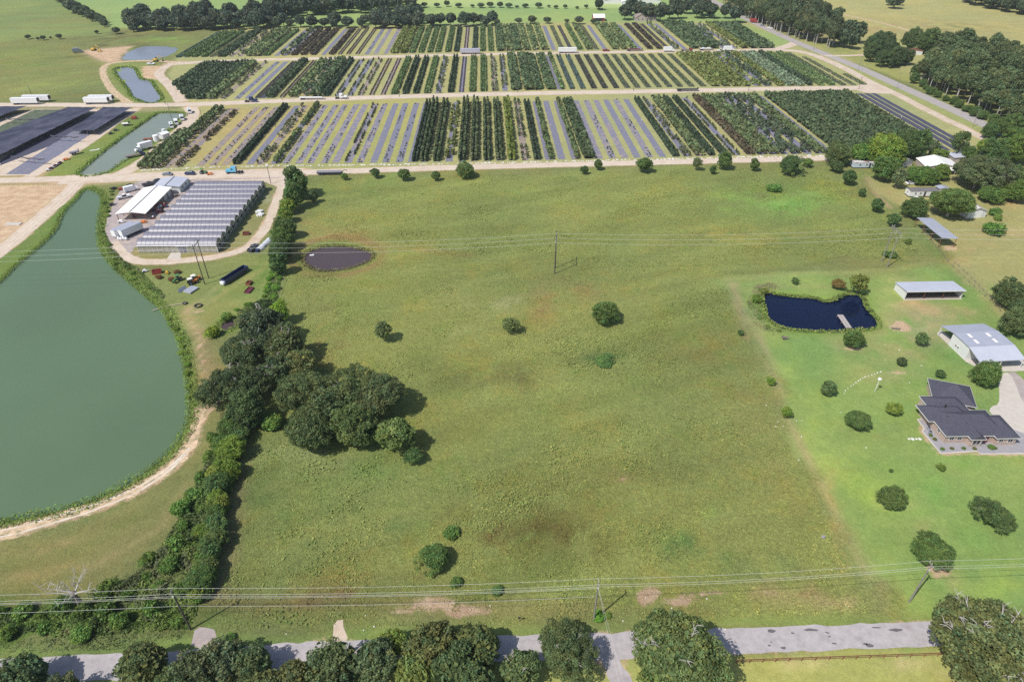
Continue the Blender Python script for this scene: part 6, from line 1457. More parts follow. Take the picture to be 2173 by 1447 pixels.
# rust legged pole shed
o, rz, w_, l_ = rect_at((1999, 503.5), (2036, 502), (1947, 461), 4.3)
e = empty('pole_shed', o, rz, 'tall grey roofed pole shed standing on rust red legs', 'shed')
pa = at(1947, 461, 4.3) - o; lx, ly = (Matrix.Rotation(-rz, 3, 'Z') @ pa)[:2]
l_ = math.hypot(lx, ly); e.rotation_euler = (0, 0, math.atan2(pa.y, pa.x) - R(90)); w_ = 6.2
b = MB(); slab(b, [(-.2, -.3, 4.2), (w_, -.3, 3.9), (w_, l_, 3.9), (-.2, l_, 4.2)], .14); b.build('roof_panel', M_ROOFG, e)
b = MB(); slab(b, [(-.2, -.35, 4.25), (w_, -.35, 3.98), (w_, .1, 3.98), (-.2, .1, 4.25)], .06); b.build('edge_flashing', M_ROOFG2, e)
for y in (0, l_ / 3, 2 * l_ / 3, l_ - .2):
    for x in (0, w_ - .3):
        b = MB(); b.box(x, x + .16, y, y + .16, 0, 3.95 if x == 0 else 3.75); b.cyl((x + .08, y + .08, 1.2), (x + .08 + (1.2 if x == 0 else -1.2), y + .08, 0), .06, n=5); b.build('leg', M_RUST, e)

# old white barn with rust streaks
p = at(2050, 464); e = gable('old_barn', (p.x, p.y, 0), R(8), 8.5, 10, 3.0, 4.6, M_RUSTROOF, 'old white barn with rust streaked roof behind a big tree', 'barn', walls='ensw')
b = MB(); b.box(2.0, 4.2, .02, .12, 0, 2.5); b.box(4.5, 6.6, .02, .12, 0, 2.5); b.build('barn_door', M_WHITE, e)
# trailer homes
def mobile_home(x, y, L_, W_, rz, m_wall, m_roof, label, wins, hh=2.9):
    p = at(x, y); e = empty('trailer_home', (p.x, p.y, 0), rz, label, 'trailer home')
    b = MB(); b.box(0, L_, 0, W_, .5, hh); b.build('wall', m_wall, e)
    b = MB(); slab(b, [(-.1, -.15, hh), (L_ + .1, -.15, hh), (L_ + .1, W_ / 2, hh + .35), (-.1, W_ / 2, hh + .35)], .08); b.build('roof_panel', m_roof, e)
    b = MB(); slab(b, [(-.1, W_ / 2, hh + .35), (L_ + .1, W_ / 2, hh + .35), (L_ + .1, W_ + .15, hh), (-.1, W_ + .15, hh)], .08); b.build('roof_panel', m_roof, e)
    b = MB(); b.box(.1, L_ - .1, .15, W_ - .15, 0, .5); b.build('skirting', M_DARK, e)
    for wx in wins: window(e, L_ * wx, -.01, 1.3, .95, 1.0)
    window(e, -.01, W_ / 2, 1.3, .8, 1.0, 'y')
    b = MB(); b.box(L_ * .5, L_ * .5 + .9, -.05, 0, .5, 2.5); b.build('door', M_CHAR, e)
    return e
mobile_home(1928, 419, 12.5, 3.8, R(1), M_SIDING, mat('grey_tar_roof', (.16, .15, .155), .9, .3, .6), 'derelict white trailer home with broken dark windows', (.2, .38, .78))
mobile_home(1810, 358, 15.0, 3.8, R(2), mat('blue_white_siding', (.50, .58, .66), .6, .1, 1), M_RUSTROOF, 'pale blue trailer home by the pasture corner', (.2, .42, .6, .8))
p = at(1990, 410); e = gable('porch_roof', (p.x, p.y, 0), R(1), 4.5, 3, 2.2, 2.6, M_ROOFG, 'low grey shed roof showing behind the derelict trailer home', 'shed', walls='ns', posts=2)
p = at(1913, 357); e = gable('grey_house', (p.x, p.y, 0), R(28), 7.5, 11, 2.7, 4.0, mat('grey_shingles', (.24, .24, .25), .9, .2, 2), 'small grey roofed house between tall trees', 'house', walls='ensw'); window(e, 2, .12, 1, .9, 1.1)
p = at(1962, 366); e = gable('tan_house', (p.x, p.y, 0), R(-6), 15.5, 12, 2.8, 4.6, M_ROOFW, 'tan farmhouse under a white metal roof', 'house', walls='ensw', wall_m=M_SIDINGT)
window(e, 3, .12, 1, 1, 1.1); b = MB(); slab(b, [(8, -3, 2.4), (19, -3, 2.4), (19, .2, 2.9), (8, .2, 2.9)], .1); b.build('porch_roof', M_ROOFW, e)
for x in (8.3, 12, 15.5, 18.7): b = MB(); b.box(x, x + .12, -2.9, -2.78, 0, 2.3); b.build('porch_post', M_TRIM, e)
p = at(2022, 346); gable('annex_house', (p.x, p.y, 0), R(0), 14, 7, 2.6, 3.5, M_ROOFG2, 'low pale blue roofed outbuilding behind the tan farmhouse', 'outbuilding', walls='ensw', wall_m=M_SIDINGT)
# far farm
p = at(1259, 46); e = empty('red_barn', (p.x, p.y, 0), R(2), 'red barn with white arched roof beyond the nursery', 'barn')
b = MB(); b.box(0, 11, 0, 10, 0, 3.2); b.build('wall', M_RED, e)
for k in range(6):
    a0 = math.pi * k / 6; a1 = math.pi * (k + 1) / 6; b = MB()
    slab(b, [(-.3, 5 - 5.4 * math.cos(a0), 3.1 + 2.8 * math.sin(a0)), (11.3, 5 - 5.4 * math.cos(a0), 3.1 + 2.8 * math.sin(a0)), (11.3, 5 - 5.4 * math.cos(a1), 3.1 + 2.8 * math.sin(a1)), (-.3, 5 - 5.4 * math.cos(a1), 3.1 + 2.8 * math.sin(a1))], .1); b.build('roof_panel', M_ROOFW, e)
b = MB(); b.box(2, 9, -.06, 0, 0, 2.8); b.build('barn_door', M_DARK, e)
p = at(1348, 46); e = gable('far_house', (p.x, p.y, 0), R(0), 11, 14, 3.2, 6.6, M_SHINGLET, 'tan gabled farmhouse among round trees beyond the nursery', 'house', walls='ensw', wall_m=M_SIDINGT); window(e, 3, .12, 1.2, 1.4, 1.5); window(e, 7, .12, 1.2, 1.4, 1.5)
b = MB(); b.box(11, 21, 2, 10, 0, 3.2); b.build('wall', M_SIDINGT, e); hip_roof(e, 11, 21, 2, 10, 3.25, .8, M_SHINGLET, 'x', gable_ends=True)
for x, y, w_, l_, lb in [(1279, 9, 26, 9, 'long white farm building at the top edge, left of the small one'), (1319, 12, 12, 8, 'small white farm building at the top edge'), (1352, 8, 26, 12, 'white roofed farm building at the top edge behind the trees')]:
    p = at(x, y); gable('farm_building', (p.x, p.y, 0), 0, w_, l_, 3.5, 5.5, M_ROOFW, lb, 'farm building', walls='ensw')
p = at(1931, 117); e = gable('field_shed', (p.x, p.y, 0), R(-8), 9, 6, 3.2, 3.8, M_RUST, 'white field shed with rust red roof in the wood', 'shed', walls='nsw')
p = at(2010, 130); gable('wood_cottage', (p.x, p.y, 0), R(10), 11, 10, 3.0, 5.0, M_ROOFG2, 'metal roofed cottage hidden in the dense wood', 'house', walls='ensw')

# ---- dock
P = [at(1776, 670, 0), at(1788, 669, 0), at(1808, 697, 0), at(1794, 698, 0)]
d = (P[0] + P[1]) / 2 - (P[2] + P[3]) / 2; L_ = d.length; c = (P[2] + P[3]) / 2
e = empty('dock', (c.x, c.y, 0), math.atan2(d.y, d.x), 'weathered grey plank dock reaching into the dark pond', 'dock')
n_ = 26; pw_ = L_ / n_; plank = MB(); plank.box(.02, pw_ - .03, -.95, .95, .28, .34); PM = plank.mesh('plank', M_DOCK)
for i in range(n_):
    k = link('plank', PM, e, (i * pw_, rnd.uniform(-.04, .04), rnd.uniform(-.01, .02)))
for s_ in (-.8, .8): b = MB(); b.box(0, L_, s_ - .06, s_ + .06, .12, .28); b.build('beam', M_WOOD, e)
for x in (.6, L_ * .5, L_ - .2):
    for s_ in (-.85, .85): b = MB(); b.cyl((x, s_, -1.8), (x, s_, .5), .09, n=7); b.build('pile', M_WOOD, e)
for ch in list(gar.children):
    ch.parent = house; ch.location = gar.location; ch.rotation_euler = gar.rotation_euler
bpy.data.objects.remove(gar)

# ================================================================ VEHICLES AND MACHINES (x forward, built about their middle)
def wheels(e, xs, ys, r, w=.28):
    for x in xs:
        for y in ys:
            b = MB(); b.cyl((x, y - w / 2, r), (x, y + w / 2, r), r, n=12); wh = b.build('wheel', M_TYRE, e)
            b = MB(); s_ = 1 if y > 0 else -1; b.cyl((x, y + s_ * w * .3, r), (x, y + s_ * (w / 2 + .02), r), r * .5, n=10); b.build('rim', M_GREYP, wh)

def place(name, x, y, hd, label, cat, group=None):
    p = at(x, y); return empty(name, (p.x, p.y, .04), R(hd), label, cat, group)

def car(x, y, hd, paint, label, suv=False):
    e = place('car', x, y, hd, label, 'car'); h = .25 if suv else 0
    b = MB(); b.tbox(-2.3, 2.3, -.9, .9, .35, .95 + h, .05, .1, .06); b.build('body', paint, e)
    b = MB(); b.tbox(-1.9 if suv else -1.6, 1.0, -.82, .82, .95 + h, 1.42 + h, .35, .6, .18); g = b.build('cabin', M_GLASS, e)
    b = MB(); b.tbox(-1.55 if suv else -1.2, .42, -.64, .64, 1.42 + h, 1.47 + h, .05, .1, .05); b.build('roof', paint, e)
    wheels(e, (-1.4, 1.4), (-.82, .82), .34, .22)
    for s_ in (-.6, .6): b = MB(); b.box(2.22, 2.31, s_ - .2, s_ + .2, .65, .8); b.build('headlight', M_WHITE, e)
    return e
def pickup(x, y, hd, paint, label):
    e = place('pickup_truck', x, y, hd, label, 'pickup truck')
    b = MB(); b.tbox(-2.8, 2.8, -.98, .98, .5, 1.0, .02, .08, .03); b.tbox(1.1, 2.75, -.95, .95, 1.0, 1.25, 0, .15, .05); b.build('body', paint, e)
    b = MB(); b.tbox(-.7, 1.35, -.9, .9, 1.0, 1.78, .15, .55, .14); b.build('cabin', M_GLASS, e)
    b = MB(); b.tbox(-.5, .75, -.74, .74, 1.78, 1.84, .05, .05, .05); b.build('roof', paint, e)
    b = MB(); b.box(-2.75, -.8, -.98, -.88, 1.0, 1.35); b.box(-2.75, -.8, .88, .98, 1.0, 1.35); b.box(-2.8, -2.7, -.98, .98, 1.0, 1.35); b.build('bed', paint, e)
    wheels(e, (-1.8, 1.85), (-.86, .86), .4, .26)
    for s_ in (-.7, .7): b = MB(); b.box(2.72, 2.82, s_ - .2, s_ + .2, .8, .98); b.build('headlight', M_WHITE, e)
    return e
def van(x, y, hd, paint, label, roof_unit=False, L_=5.6, hh=2.6):
    e = place('van', x, y, hd, label, 'van')
    b = MB(); b.tbox(-L_ / 2, L_ / 2, -1.0, 1.0, .45, 1.3, 0, .05, .02); b.tbox(-L_ / 2, L_ / 2 - .9, -1.0, 1.0, 1.3, hh, .05, .6, .1); b.build('body', paint, e)
    b = MB(); b.tbox(L_ / 2 - 1.6, L_ / 2 - .75, -.93, .93, 1.32, hh - .35, 0, .5, .1); b.build('windscreen', M_GLASS, e)
    wheels(e, (-L_ * .3, L_ * .32), (-.9, .9), .38)
    if roof_unit: b = MB(); b.tbox(-.5, .5, -.4, .4, hh, hh + .25, .08, .08, .08); b.build('roof_unit', M_DARK, e)
    return e
def trailer(x, y, hd, L_, paint, label, hh=4.0, reefer=True, group=None):
    e = place('semi_trailer', x, y, hd, label, 'trailer', group)
    b = MB(); b.box(-L_ / 2, L_ / 2, -1.28, 1.28, 1.15, hh); bd = b.build('body', paint, e)
    b = MB()
    for i in range(int(L_ / 1.2)): b.box(-L_ / 2 + .6 + i * 1.2, -L_ / 2 + .66 + i * 1.2, -1.31, -1.28, 1.2, hh - .05)
    b.build('side_rib', M_TRIM, bd)
    b = MB(); b.box(-L_ / 2, L_ / 2, -1.0, 1.0, .95, 1.15); b.build('chassis', M_DARK, e)
    if reefer: b = MB(); b.tbox(L_ / 2, L_ / 2 + .5, -.95, .95, 1.9, 3.7, 0, .1, .05); b.build('cooling_unit', M_DARK, e)
    b = MB(); b.box(-L_ / 2 - .04, -L_ / 2, -1.2, -.03, 1.25, hh - .12); b.box(-L_ / 2 - .04, -L_ / 2, .03, 1.2, 1.25, hh - .12); b.build('rear_door', M_TRIM, e)
    wheels(e, (-L_ / 2 + 1.5, -L_ / 2 + 2.8), (-1.0, 1.0), .5, .5)
    for s_ in (-.7, .7): b = MB(); b.box(L_ / 2 - 3.0, L_ / 2 - 2.85, s_ - .07, s_ + .07, 0, .95); b.build('landing_leg', M_DARK, e)
    return e
def flatbed(x, y, hd, L_, label, load=None, deck=M_WOOD, tractor=False):
    e = place('flatbed_trailer', x, y, hd, label, 'trailer')
    b = MB(); b.box(-L_ / 2, L_ / 2, -1.25, 1.25, 1.2, 1.4); b.build('deck', deck, e)
    b = MB(); b.box(-L_ / 2 + .2, L_ / 2 - .2, -.5, -.35, .8, 1.2); b.box(-L_ / 2 + .2, L_ / 2 - .2, .35, .5, .8, 1.2); b.build('chassis', M_DARK, e)
    b = MB(); b.box(L_ / 2 - .1, L_ / 2, -1.25, 1.25, 1.4, 2.3); b.build('headboard', M_DARK, e)
    wheels(e, (-L_ / 2 + 1.3, -L_ / 2 + 2.6), (-1.0, 1.0), .5, .45)
    if load:
        for i in range(5): b = MB(); b.tbox(-L_ / 2 + .5 + i * L_ * .17, -L_ / 2 + .4 + (i + .85) * L_ * .17, -1.0, 1.0, 1.4, 1.8 + .3 * (i % 2), .08, .08, .08); b.build('load', load, e)
    return e
def tractor_unit(e, paint, x0=0, sleeper=True):
    b = MB(); b.tbox(x0 + .4, x0 + 2.9, -1.0, 1.0, 1.0, 1.95, 0, .25, .12); b.build('bonnet', paint, e)
    b = MB(); b.tbox(x0 - 1.9, x0 + .5, -1.2, 1.2, 1.0, 3.2 if sleeper else 2.7, .05, .35, .08); cb = b.build('cab', paint, e)
    b = MB(); b.add([(x0 + .46, -1.0, 2.05), (x0 + .46, 1.0, 2.05), (x0 + .25, .95, 2.75), (x0 + .25, -.95, 2.75)], [(0, 1, 2, 3)]); b.box(x0 - .6, x0 + .1, -1.215, -1.18, 2.0, 2.6); b.box(x0 - .6, x0 + .1, 1.18, 1.215, 2.0, 2.6); b.build('window', M_GLASS, cb)
    b = MB(); b.box(x0 - 4.8, x0 + 2.8, -.45, .45, .75, 1.0); b.build('chassis', M_DARK, e)
    b = MB(); b.box(x0 + 2.85, x0 + 3.05, -1.1, 1.1, .5, .95); b.build('bumper', M_TRIM, e)
    for s_ in (-1.1, 1.1): b = MB(); b.cyl((x0 - 2.0, s_, 1.0), (x0 - 2.0, s_, 3.5), .09, n=6); b.build('exhaust_stack', M_TRIM, e)
    wheels(e, (x0 + 2.0, x0 - 3.0, x0 - 4.3), (-1.0, 1.0), .5, .4)
def semi(x, y, hd, paint, label):
    e = place('semi_tractor', x, y, hd, label, 'truck'); tractor_unit(e, paint); return e
def box_truck(x, y, hd, label, paint=M_WHITE, box=M_WHITE, L_=6.5, deck=False):
    e = place('box_truck' if not deck else 'flatbed_truck', x, y, hd, label, 'truck')
    if deck: b = MB(); b.box(-L_ / 2 - 1, L_ / 2 - 1, -1.2, 1.2, 1.05, 1.2); b.build('deck', M_WOOD, e); b = MB(); b.box(L_ / 2 - 1.1, L_ / 2 - 1, -1.2, 1.2, 1.2, 2.1); b.build('headboard', M_DARK, e)
    else: b = MB(); b.box(-L_ / 2 - 1, L_ / 2 - 1, -1.22, 1.22, 1.0, 3.7); b.build('cargo_box', box, e)
    b = MB(); x0 = L_ / 2 - .9; b.tbox(x0, x0 + 1.5, -1.05, 1.05, .7, 2.3, 0, .45, .12); c = b.build('cab', paint, e)
    b = MB(); b.tbox(x0 + 1.3, x0 + 2.4, -.95, .95, .6, 1.4, 0, .2, .1); b.build('bonnet', paint, e)
    b = MB(); b.add([(x0 + 1.36, -.9, 1.5), (x0 + 1.36, .9, 1.5), (x0 + 1.1, .85, 2.2), (x0 + 1.1, -.85, 2.2)], [(0, 1, 2, 3)]); b.build('windscreen', M_GLASS, c)
    b = MB(); b.box(-L_ / 2 - .9, x0 + 2.3, -.45, .45, .65, 1.0); b.build('chassis', M_DARK, e)
    wheels(e, (x0 + 1.5, -L_ / 2 + .6), (-.95, .95), .45, .3)
    return e
def farm_tractor(x, y, hd, paint, label, canopy=None):
    e = place('farm_tractor', x, y, hd, label, 'tractor')
    b = MB(); b.tbox(.1, 1.9, -.38, .38, .8, 1.45, 0, .1, .05); b.build('bonnet', paint, e)
    b = MB(); b.box(-1.0, .1, -.5, .5, .7, 1.15); b.build('seat_deck', M_DARK, e)
    for s_ in (-.6, .6):
        for xx in (-.9, .1): b = MB(); b.cyl((xx, s_ * .8, 1.1), (xx, s_ * .8, 2.3), .04, n=5); b.build('canopy_post', M_DARK, e)
    b = MB(); b.tbox(-1.2, .4, -.7, .7, 2.3, 2.42, .08, .08, .08); b.build('canopy', canopy or paint, e)
    wheels(e, (-.7,), (-.75, .75), .75, .4); wheels(e, (1.5,), (-.6, .6), .42, .25)
    return e
def implement(x, y, hd, m, label, L_=2.6, W_=1.8, h=.8):
    e = place('farm_implement', x, y, hd, label, 'farm implement')
    b = MB(); b.box(-L_ / 2, L_ / 2, -W_ / 2, -W_ / 2 + .12, .35, .5); b.box(-L_ / 2, L_ / 2, W_ / 2 - .12, W_ / 2, .35, .5)
    for i in range(4): xx = -L_ / 2 + (L_ - .12) * i / 3; b.box(xx, xx + .12, -W_ / 2 + .12, W_ / 2 - .12, .36, .49)
    b.build('frame', m, e)
    b = MB(); b.tbox(-L_ * .35, L_ * .3, -W_ * .35, W_ * .35, .5, .5 + h * .6, .15, .15, .1); b.build('hopper', m, e)
    wheels(e, (-L_ * .2,), (-W_ / 2 - .05, W_ / 2 + .05), .35, .2)
    b = MB(); b.cyl((L_ / 2, 0, .42), (L_ / 2 + 1, 0, .42), .06, n=5); b.build('drawbar', m, e)
    return e

# trailers by the left road
trailer(56, 222, 2, 16.0, M_WHITE, 'front one of the two long white trailers parked at the far left'); trailer(80, 216.5, 2, 16.0, M_WHITE, 'rear one of the two long white trailers parked at the far left')
trailer(207, 221, 2, 14.5, M_WHITE, 'front one of the two white trailers parked near the track junction'); trailer(217, 216.5, 2, 14.5, M_WHITE, 'rear one of the two white trailers parked near the track junction')
trailer(998, 115, 2, 15.5, mat('lilac_grey_trailer', (.40, .40, .50), .5, .06, 1, spec=.5), 'grey trailer standing on the far gravel road'); trailer(1204, 113, 2, 14.5, M_WHITE, 'white trailer standing on the far gravel road', reefer=False)
pickup(1286, 109.5, 2, M_RED, 'dark red pickup truck on the far gravel road'); flatbed(1346, 109, 2, 13, 'flatbed trailer loaded with brown bundles on the far gravel road', M_MAROON)
box_truck(1419, 110.5, 2, 'white box truck on the far gravel road, left of the red flatbed truck'); box_truck(1456, 108.5, 2, 'red flatbed truck on the far gravel road', M_RED, deck=True, L_=7)
flatbed(1498, 107.5, 2, 11, 'low trailer with white load on the far gravel road', M_WHITE); pickup(1529, 110, 2, M_WHITE, 'white pickup truck on the far gravel road'); box_truck(1546, 109, 2, 'rightmost white box truck on the far gravel road')
box_truck(1600, 49, -32, 'orange red truck driving on the highway', M_RED, M_RED, L_=6); car(1618, 56, -32, M_GREYP, 'grey car on the highway behind the red truck'); car(1634, 62, -32, M_WHITE, 'white car on the highway', True)
semi(537, 217, 2, M_NAVY, 'dark blue semi tractor on the second gravel road'); flatbed(661, 211.5, 2, 15, 'empty flatbed trailer on the second gravel road behind the tall trees', deck=M_TRIM); semi(728, 210, 2, M_WHITE, 'white semi tractor on the second gravel road'); flatbed(1458, 194, 2, 14, 'dark flatbed trailer on the second gravel road', deck=M_DARK)
# vans by the long pond
van(403, 240, -62, M_WHITE, 'white van alone nearest the gravel road junction', True); van(387, 255, -62, M_WHITE, 'white van third up from the tanks', True); van(375, 264, -62, M_WHITE, 'white van with blue windscreen, second up from the tanks'); van(365, 271, -62, M_WHITE, 'white van nearest the white tanks', True)
box_truck(307, 318, -128, 'white box truck parked on the bank of the long pond', L_=6.5); box_truck(287, 333, 40, 'dark blue flatbed truck on the bank of the long pond', M_NAVY, deck=True, L_=7)
p = at(333, 300); e = empty('storage_tank', (p.x, p.y, 0), 0, 'white cylindrical tank on the bank of the long pond', 'tank'); b = MB(); b.cyl((0, 0, 0), (0, 0, 3.2), 1.5, n=18); b.build('shell', M_WHITE, e); b = MB(); b.cyl((0, 0, 3.2), (0, 0, 3.5), 1.5, .4, n=18); b.build('lid', M_WHITE, e)
p = at(345, 293); gable('pump_house', (p.x - 2, p.y - 1, 0), R(-25), 4.2, 4.5, 2.6, 3.1, M_WHITE, 'small white pump house beside the cylindrical tank', 'shed', walls='ensw')
p = at(347.5, 279); e = empty('float_tank', (p.x, p.y, 0), 0, 'small round white tank above the pump house', 'tank'); b = MB(); b.cyl((0, 0, 0), (0, 0, 1.2), .95, n=14); b.build('shell', M_WHITE, e)
flatbed(316, 300, 10, 5, 'rusty goose neck trailer beside the white tank', deck=M_RUST)
# front gravel road
car(356, 372, 178, M_GREYP, 'grey blue car on the front gravel road'); car(404, 371, 178, M_NAVY, 'dark blue car on the front gravel road', True); farm_tractor(432, 369, 2, M_GREENP, 'green farm tractor by the bed ends on the front gravel road'); implement(446, 371, 2, M_ORANGE, 'faded red implement behind the green farm tractor')
semi(494, 368, 182, M_BLUEP, 'sky blue semi tractor on the front gravel road')
e = place('pipe_trailer', 700, 370.5, 2, 'goose neck trailer carrying a long grey pipe load', 'trailer'); b = MB(); b.box(-6, 6, -1.1, 1.1, .7, .85); b.build('deck', M_DARK, e)
for s_ in (-.55, .55): b = MB(); b.cyl((-5.8, s_, 1.35), (5.6, s_, 1.35), .5, n=10); b.build('pipe', M_FILM, e)
b = MB(); b.tube([(6, 0, .8), (6.6, 0, 2.0), (8.2, 0, 2.1), (8.3, 0, 1.4)], [.2, .18, .16, .12], 6); b.build('gooseneck', M_DARK, e); wheels(e, (-4.5, -3.4), (-1.1, 1.1), .4)
# yard
pickup(264, 421, 40, M_WHITE, 'white pickup truck between the pond and the packing shed'); van(279, 406, 42, M_WHITE, 'white van between the pond and the packing shed', L_=5.6); pickup(317, 394, 48, M_CHAR, 'charcoal pickup truck above the packing shed'); car(338, 387, 30, M_CHAR, 'dark car half hidden above the shed annex', True)
pickup(389, 389, 55, M_GREYP, 'silver pickup truck at the corner of the shed annex'); van(368, 387, 5, M_WHITE, 'low white van behind the shed annex', hh=2.0); implement(258, 403, 20, M_RED, 'red machine at the pond end of the yard'); implement(242, 402, 60, M_DARK, 'black machine at the pond end of the yard'); implement(276, 395, 60, M_DARK, 'dark equipment beside the white van')
implement(238, 436, 30, M_DARK, 'dark scrap on the grass edge of the yard'); implement(347, 434, 20, M_ORANGE, 'orange implement between shed and greenhouse'); implement(305, 473, 10, M_ORANGE, 'orange machine in front of the packing shed'); implement(258, 472, 15, M_WHITE, 'pale machine under the left end of the packing shed'); implement(374, 417, 50, M_WOOD, 'brown implement between annex and greenhouse')
def parked_box(x, y, hd, label, L_=8.5):
    e = place('cargo_trailer', x, y, hd, label, 'trailer')
    b = MB(); b.box(-L_ / 2, L_ / 2, -1.25, 1.25, 1.1, 3.7); b.build('body', M_WHITE, e); b = MB(); b.box(-L_ / 2, L_ / 2, -1.22, 1.22, 3.7, 3.78); b.build('roof', M_ROOFG, e)
    b = MB(); b.box(-L_ / 2, L_ / 2, -.5, .5, .8, 1.1); b.build('chassis', M_DARK, e); wheels(e, (-L_ / 2 + 1.4, -L_ / 2 + 2.5, L_ / 2 - 1.4), (-1.0, 1.0), .45, .35)
parked_box(266, 498, 62, 'left one of two white cargo trailers below the packing shed', 9); parked_box(281, 498, 62, 'right one of two white cargo trailers below the packing shed', 9)
q = random.Random(2)
bag = MB(); bag.smooth = True; bag.ell((0, 0, .5), (.5, .5, .52), 8, 5, .08, 3); BAG = bag.mesh('bag', M_WHITE)
for i in range(16):
    x = 246 + (i % 4) * 5.2 + (i // 4) * 2.4 + q.uniform(-.6, .6); y = 492 + (i // 4) * 6.0 + q.uniform(-.8, .8); p = at(x, y)
    o_ = link('bulk_bag', BAG, None, (p.x, p.y, .04)); o_.scale = (1.15, 1.15, q.uniform(1.2, 1.9)); o_.rotation_euler = (0, 0, q.uniform(0, 3))
    tag(o_, 'white bulk bag in the heap beside the cargo trailers', 'bulk bag', 'white bulk bags beside the cargo trailers')
# around the ring track
pickup(538, 530, 80, M_CHAR, 'dark pickup truck on the ring track by the tree belt')
p = at(562, 520); e = empty('tarpaulin_heap', (p.x, p.y, 0), R(80), 'long pale tarpaulin covered row under the tree belt', 'tarpaulin'); b = MB(); b.smooth = True
for i in range(13):
    for j in range(7): a = math.pi * j / 6; b.v.append((i * .9 - 5, 1.3 * math.cos(a) * (1 + .1 * math.sin(i)), 1.1 * math.sin(a) * (1 + .12 * math.sin(i * 2.1))))
for i in range(12):
    for j in range(6): k = i * 7 + j; b.f.append((k, k + 7, k + 8, k + 1))
b.build('sheet', mat('pale_tarpaulin', (.55, .57, .62), .5, .15, 1), e); b = MB(); b.box(-6.3, -5.2, -.6, .6, 0, .9); b.build('end_load', M_NAVY, e)
cyl = MB(); cyl.cyl((-.9, 0, .5), (.9, 0, .5), .5, n=12); CYLM = cyl.mesh('bale', M_WHITE)
for i, (x, y) in enumerate([(547, 451), (551, 451), (555, 451), (549, 458), (553, 458), (557, 458)]):
    p = at(x, y); o_ = tag(link('wrapped_bale', CYLM, None, (p.x, p.y, 0)), ['upper', 'lower'][i // 3] + ' row of white wrapped rolls on the grass by the ring track, ' + ['left', 'middle', 'right'][i % 3] + ' one', 'wrapped roll', 'white wrapped rolls'); o_.rotation_euler = (0, 0, R(70))
def crate(x, y, hd, m, label, L_=2.4, W_=1.8, h=1.0, name='steel_bin', cat='bin'):
    e = place(name, x, y, hd, label, cat); b = MB(); t = .1
    b.box(-L_ / 2, L_ / 2, -W_ / 2, -W_ / 2 + t, 0, h); b.box(-L_ / 2, L_ / 2, W_ / 2 - t, W_ / 2, 0, h); b.box(-L_ / 2, -L_ / 2 + t, -W_ / 2 + t, W_ / 2 - t, 0, h); b.box(L_ / 2 - t, L_ / 2, -W_ / 2 + t, W_ / 2 - t, 0, h); b.build('side', m, e)
    b = MB(); b.box(-L_ / 2 + t, L_ / 2 - t, -W_ / 2 + t, W_ / 2 - t, .05, .15); b.build('floor_plate', m, e); b = MB(); b.box(-L_ / 2 - .05, L_ / 2 + .05, -.06, .06, h, h + .08); b.build('top_bar', m, e)
    return e
crate(523, 498, 10, M_RUST, 'rusty steel bin on the grass inside the ring track'); crate(334, 580, 20, M_RED, 'dark red cart body on the bank of the big pond', 3.0, 1.8, 1.3, 'cart', 'cart'); crate(529, 617, 82, M_MAROON, 'maroon flat trailer in the weeds by the fence', 3.6, 2.0, .5, 'small_trailer', 'trailer'); crate(529, 603, 82, M_RUST, 'rusty A frame behind the maroon trailer', 2.2, 1.6, .9)
e = place('dumpster', 500, 589, 66, 'long dark blue open dumpster trailer in the equipment field', 'dumpster'); t = .15; b = MB()
b.box(-5.6, 5.6, -1.2, -1.05, .5, 2.0); b.box(-5.6, 5.6, 1.05, 1.2, .5, 2.0); b.box(-5.6, -5.45, -1.05, 1.05, .5, 2.0); b.box(5.45, 5.6, -1.05, 1.05, .5, 2.0); b.build('side', M_NAVY, e)
b = MB(); b.box(-5.45, 5.45, -1.05, 1.05, .5, .65); b.build('floor_plate', M_DARK, e)
b = MB(); [b.box(-5.4 + i * .9, -5.3 + i * .9, -1.28, -1.2, .5, 1.95) for i in range(12)]; [b.box(-5.4 + i * .9, -5.3 + i * .9, 1.2, 1.28, .5, 1.95) for i in range(12)]; b.build('side_rib', M_DARK, e)
b = MB(); b.box(-6.4, -5.6, -.8, .8, .5, 1.4); b.build('hitch_box', M_WHITE, e); wheels(e, (3.2, 4.4), (-1.2, 1.2), .4)
farm_tractor(378, 597, 250, M_GREENP, 'old green tractor among bronze bushes in the equipment field'); farm_tractor(416, 596, 40, M_ORANGE, 'right one of two orange tractors with cream canopies', M_TRIM); farm_tractor(409, 603, 40, M_ORANGE, 'left one of two orange tractors with cream canopies', M_TRIM)
implement(308, 577, 30, M_WHITE, 'small white and dark implement on the bank of the big pond', 1.6, 1.2); implement(355, 581, 300, M_YELLOW, 'little yellow implement between bronze bushes', 1.6, 1.2)
e = place('culvert_pipes', 406, 617, 68, 'bundle of four galvanised pipes in the equipment field', 'pipes')
for i in range(4): b = MB(); b.cyl((-1.9, -1.2 + i * .8, .4), (1.9, -1.2 + i * .8, .4), .36, n=10); b.build('pipe', M_ROOFG2, e)
e = place('sign_panel', 388, 617, 68, 'leaning grey panel beside the galvanised pipes', 'panel'); b = MB(); b.add([(-1.6, -.3, 0), (1.6, -.3, 0), (1.6, .3, 1.2), (-1.6, .3, 1.2), (-1.6, -.24, 0), (1.6, -.24, 0), (1.6, .36, 1.2), (-1.6, .36, 1.2)], [(0, 1, 2, 3), (7, 6, 5, 4), (0, 4, 5, 1), (1, 5, 6, 2), (2, 6, 7, 3), (3, 7, 4, 0)]); b.build('panel', M_ROOFG, e); b = MB(); b.box(-1.5, -1.4, .36, .9, 0, .1); b.box(1.4, 1.5, .36, .9, 0, .1); b.build('strut', M_DARK, e)
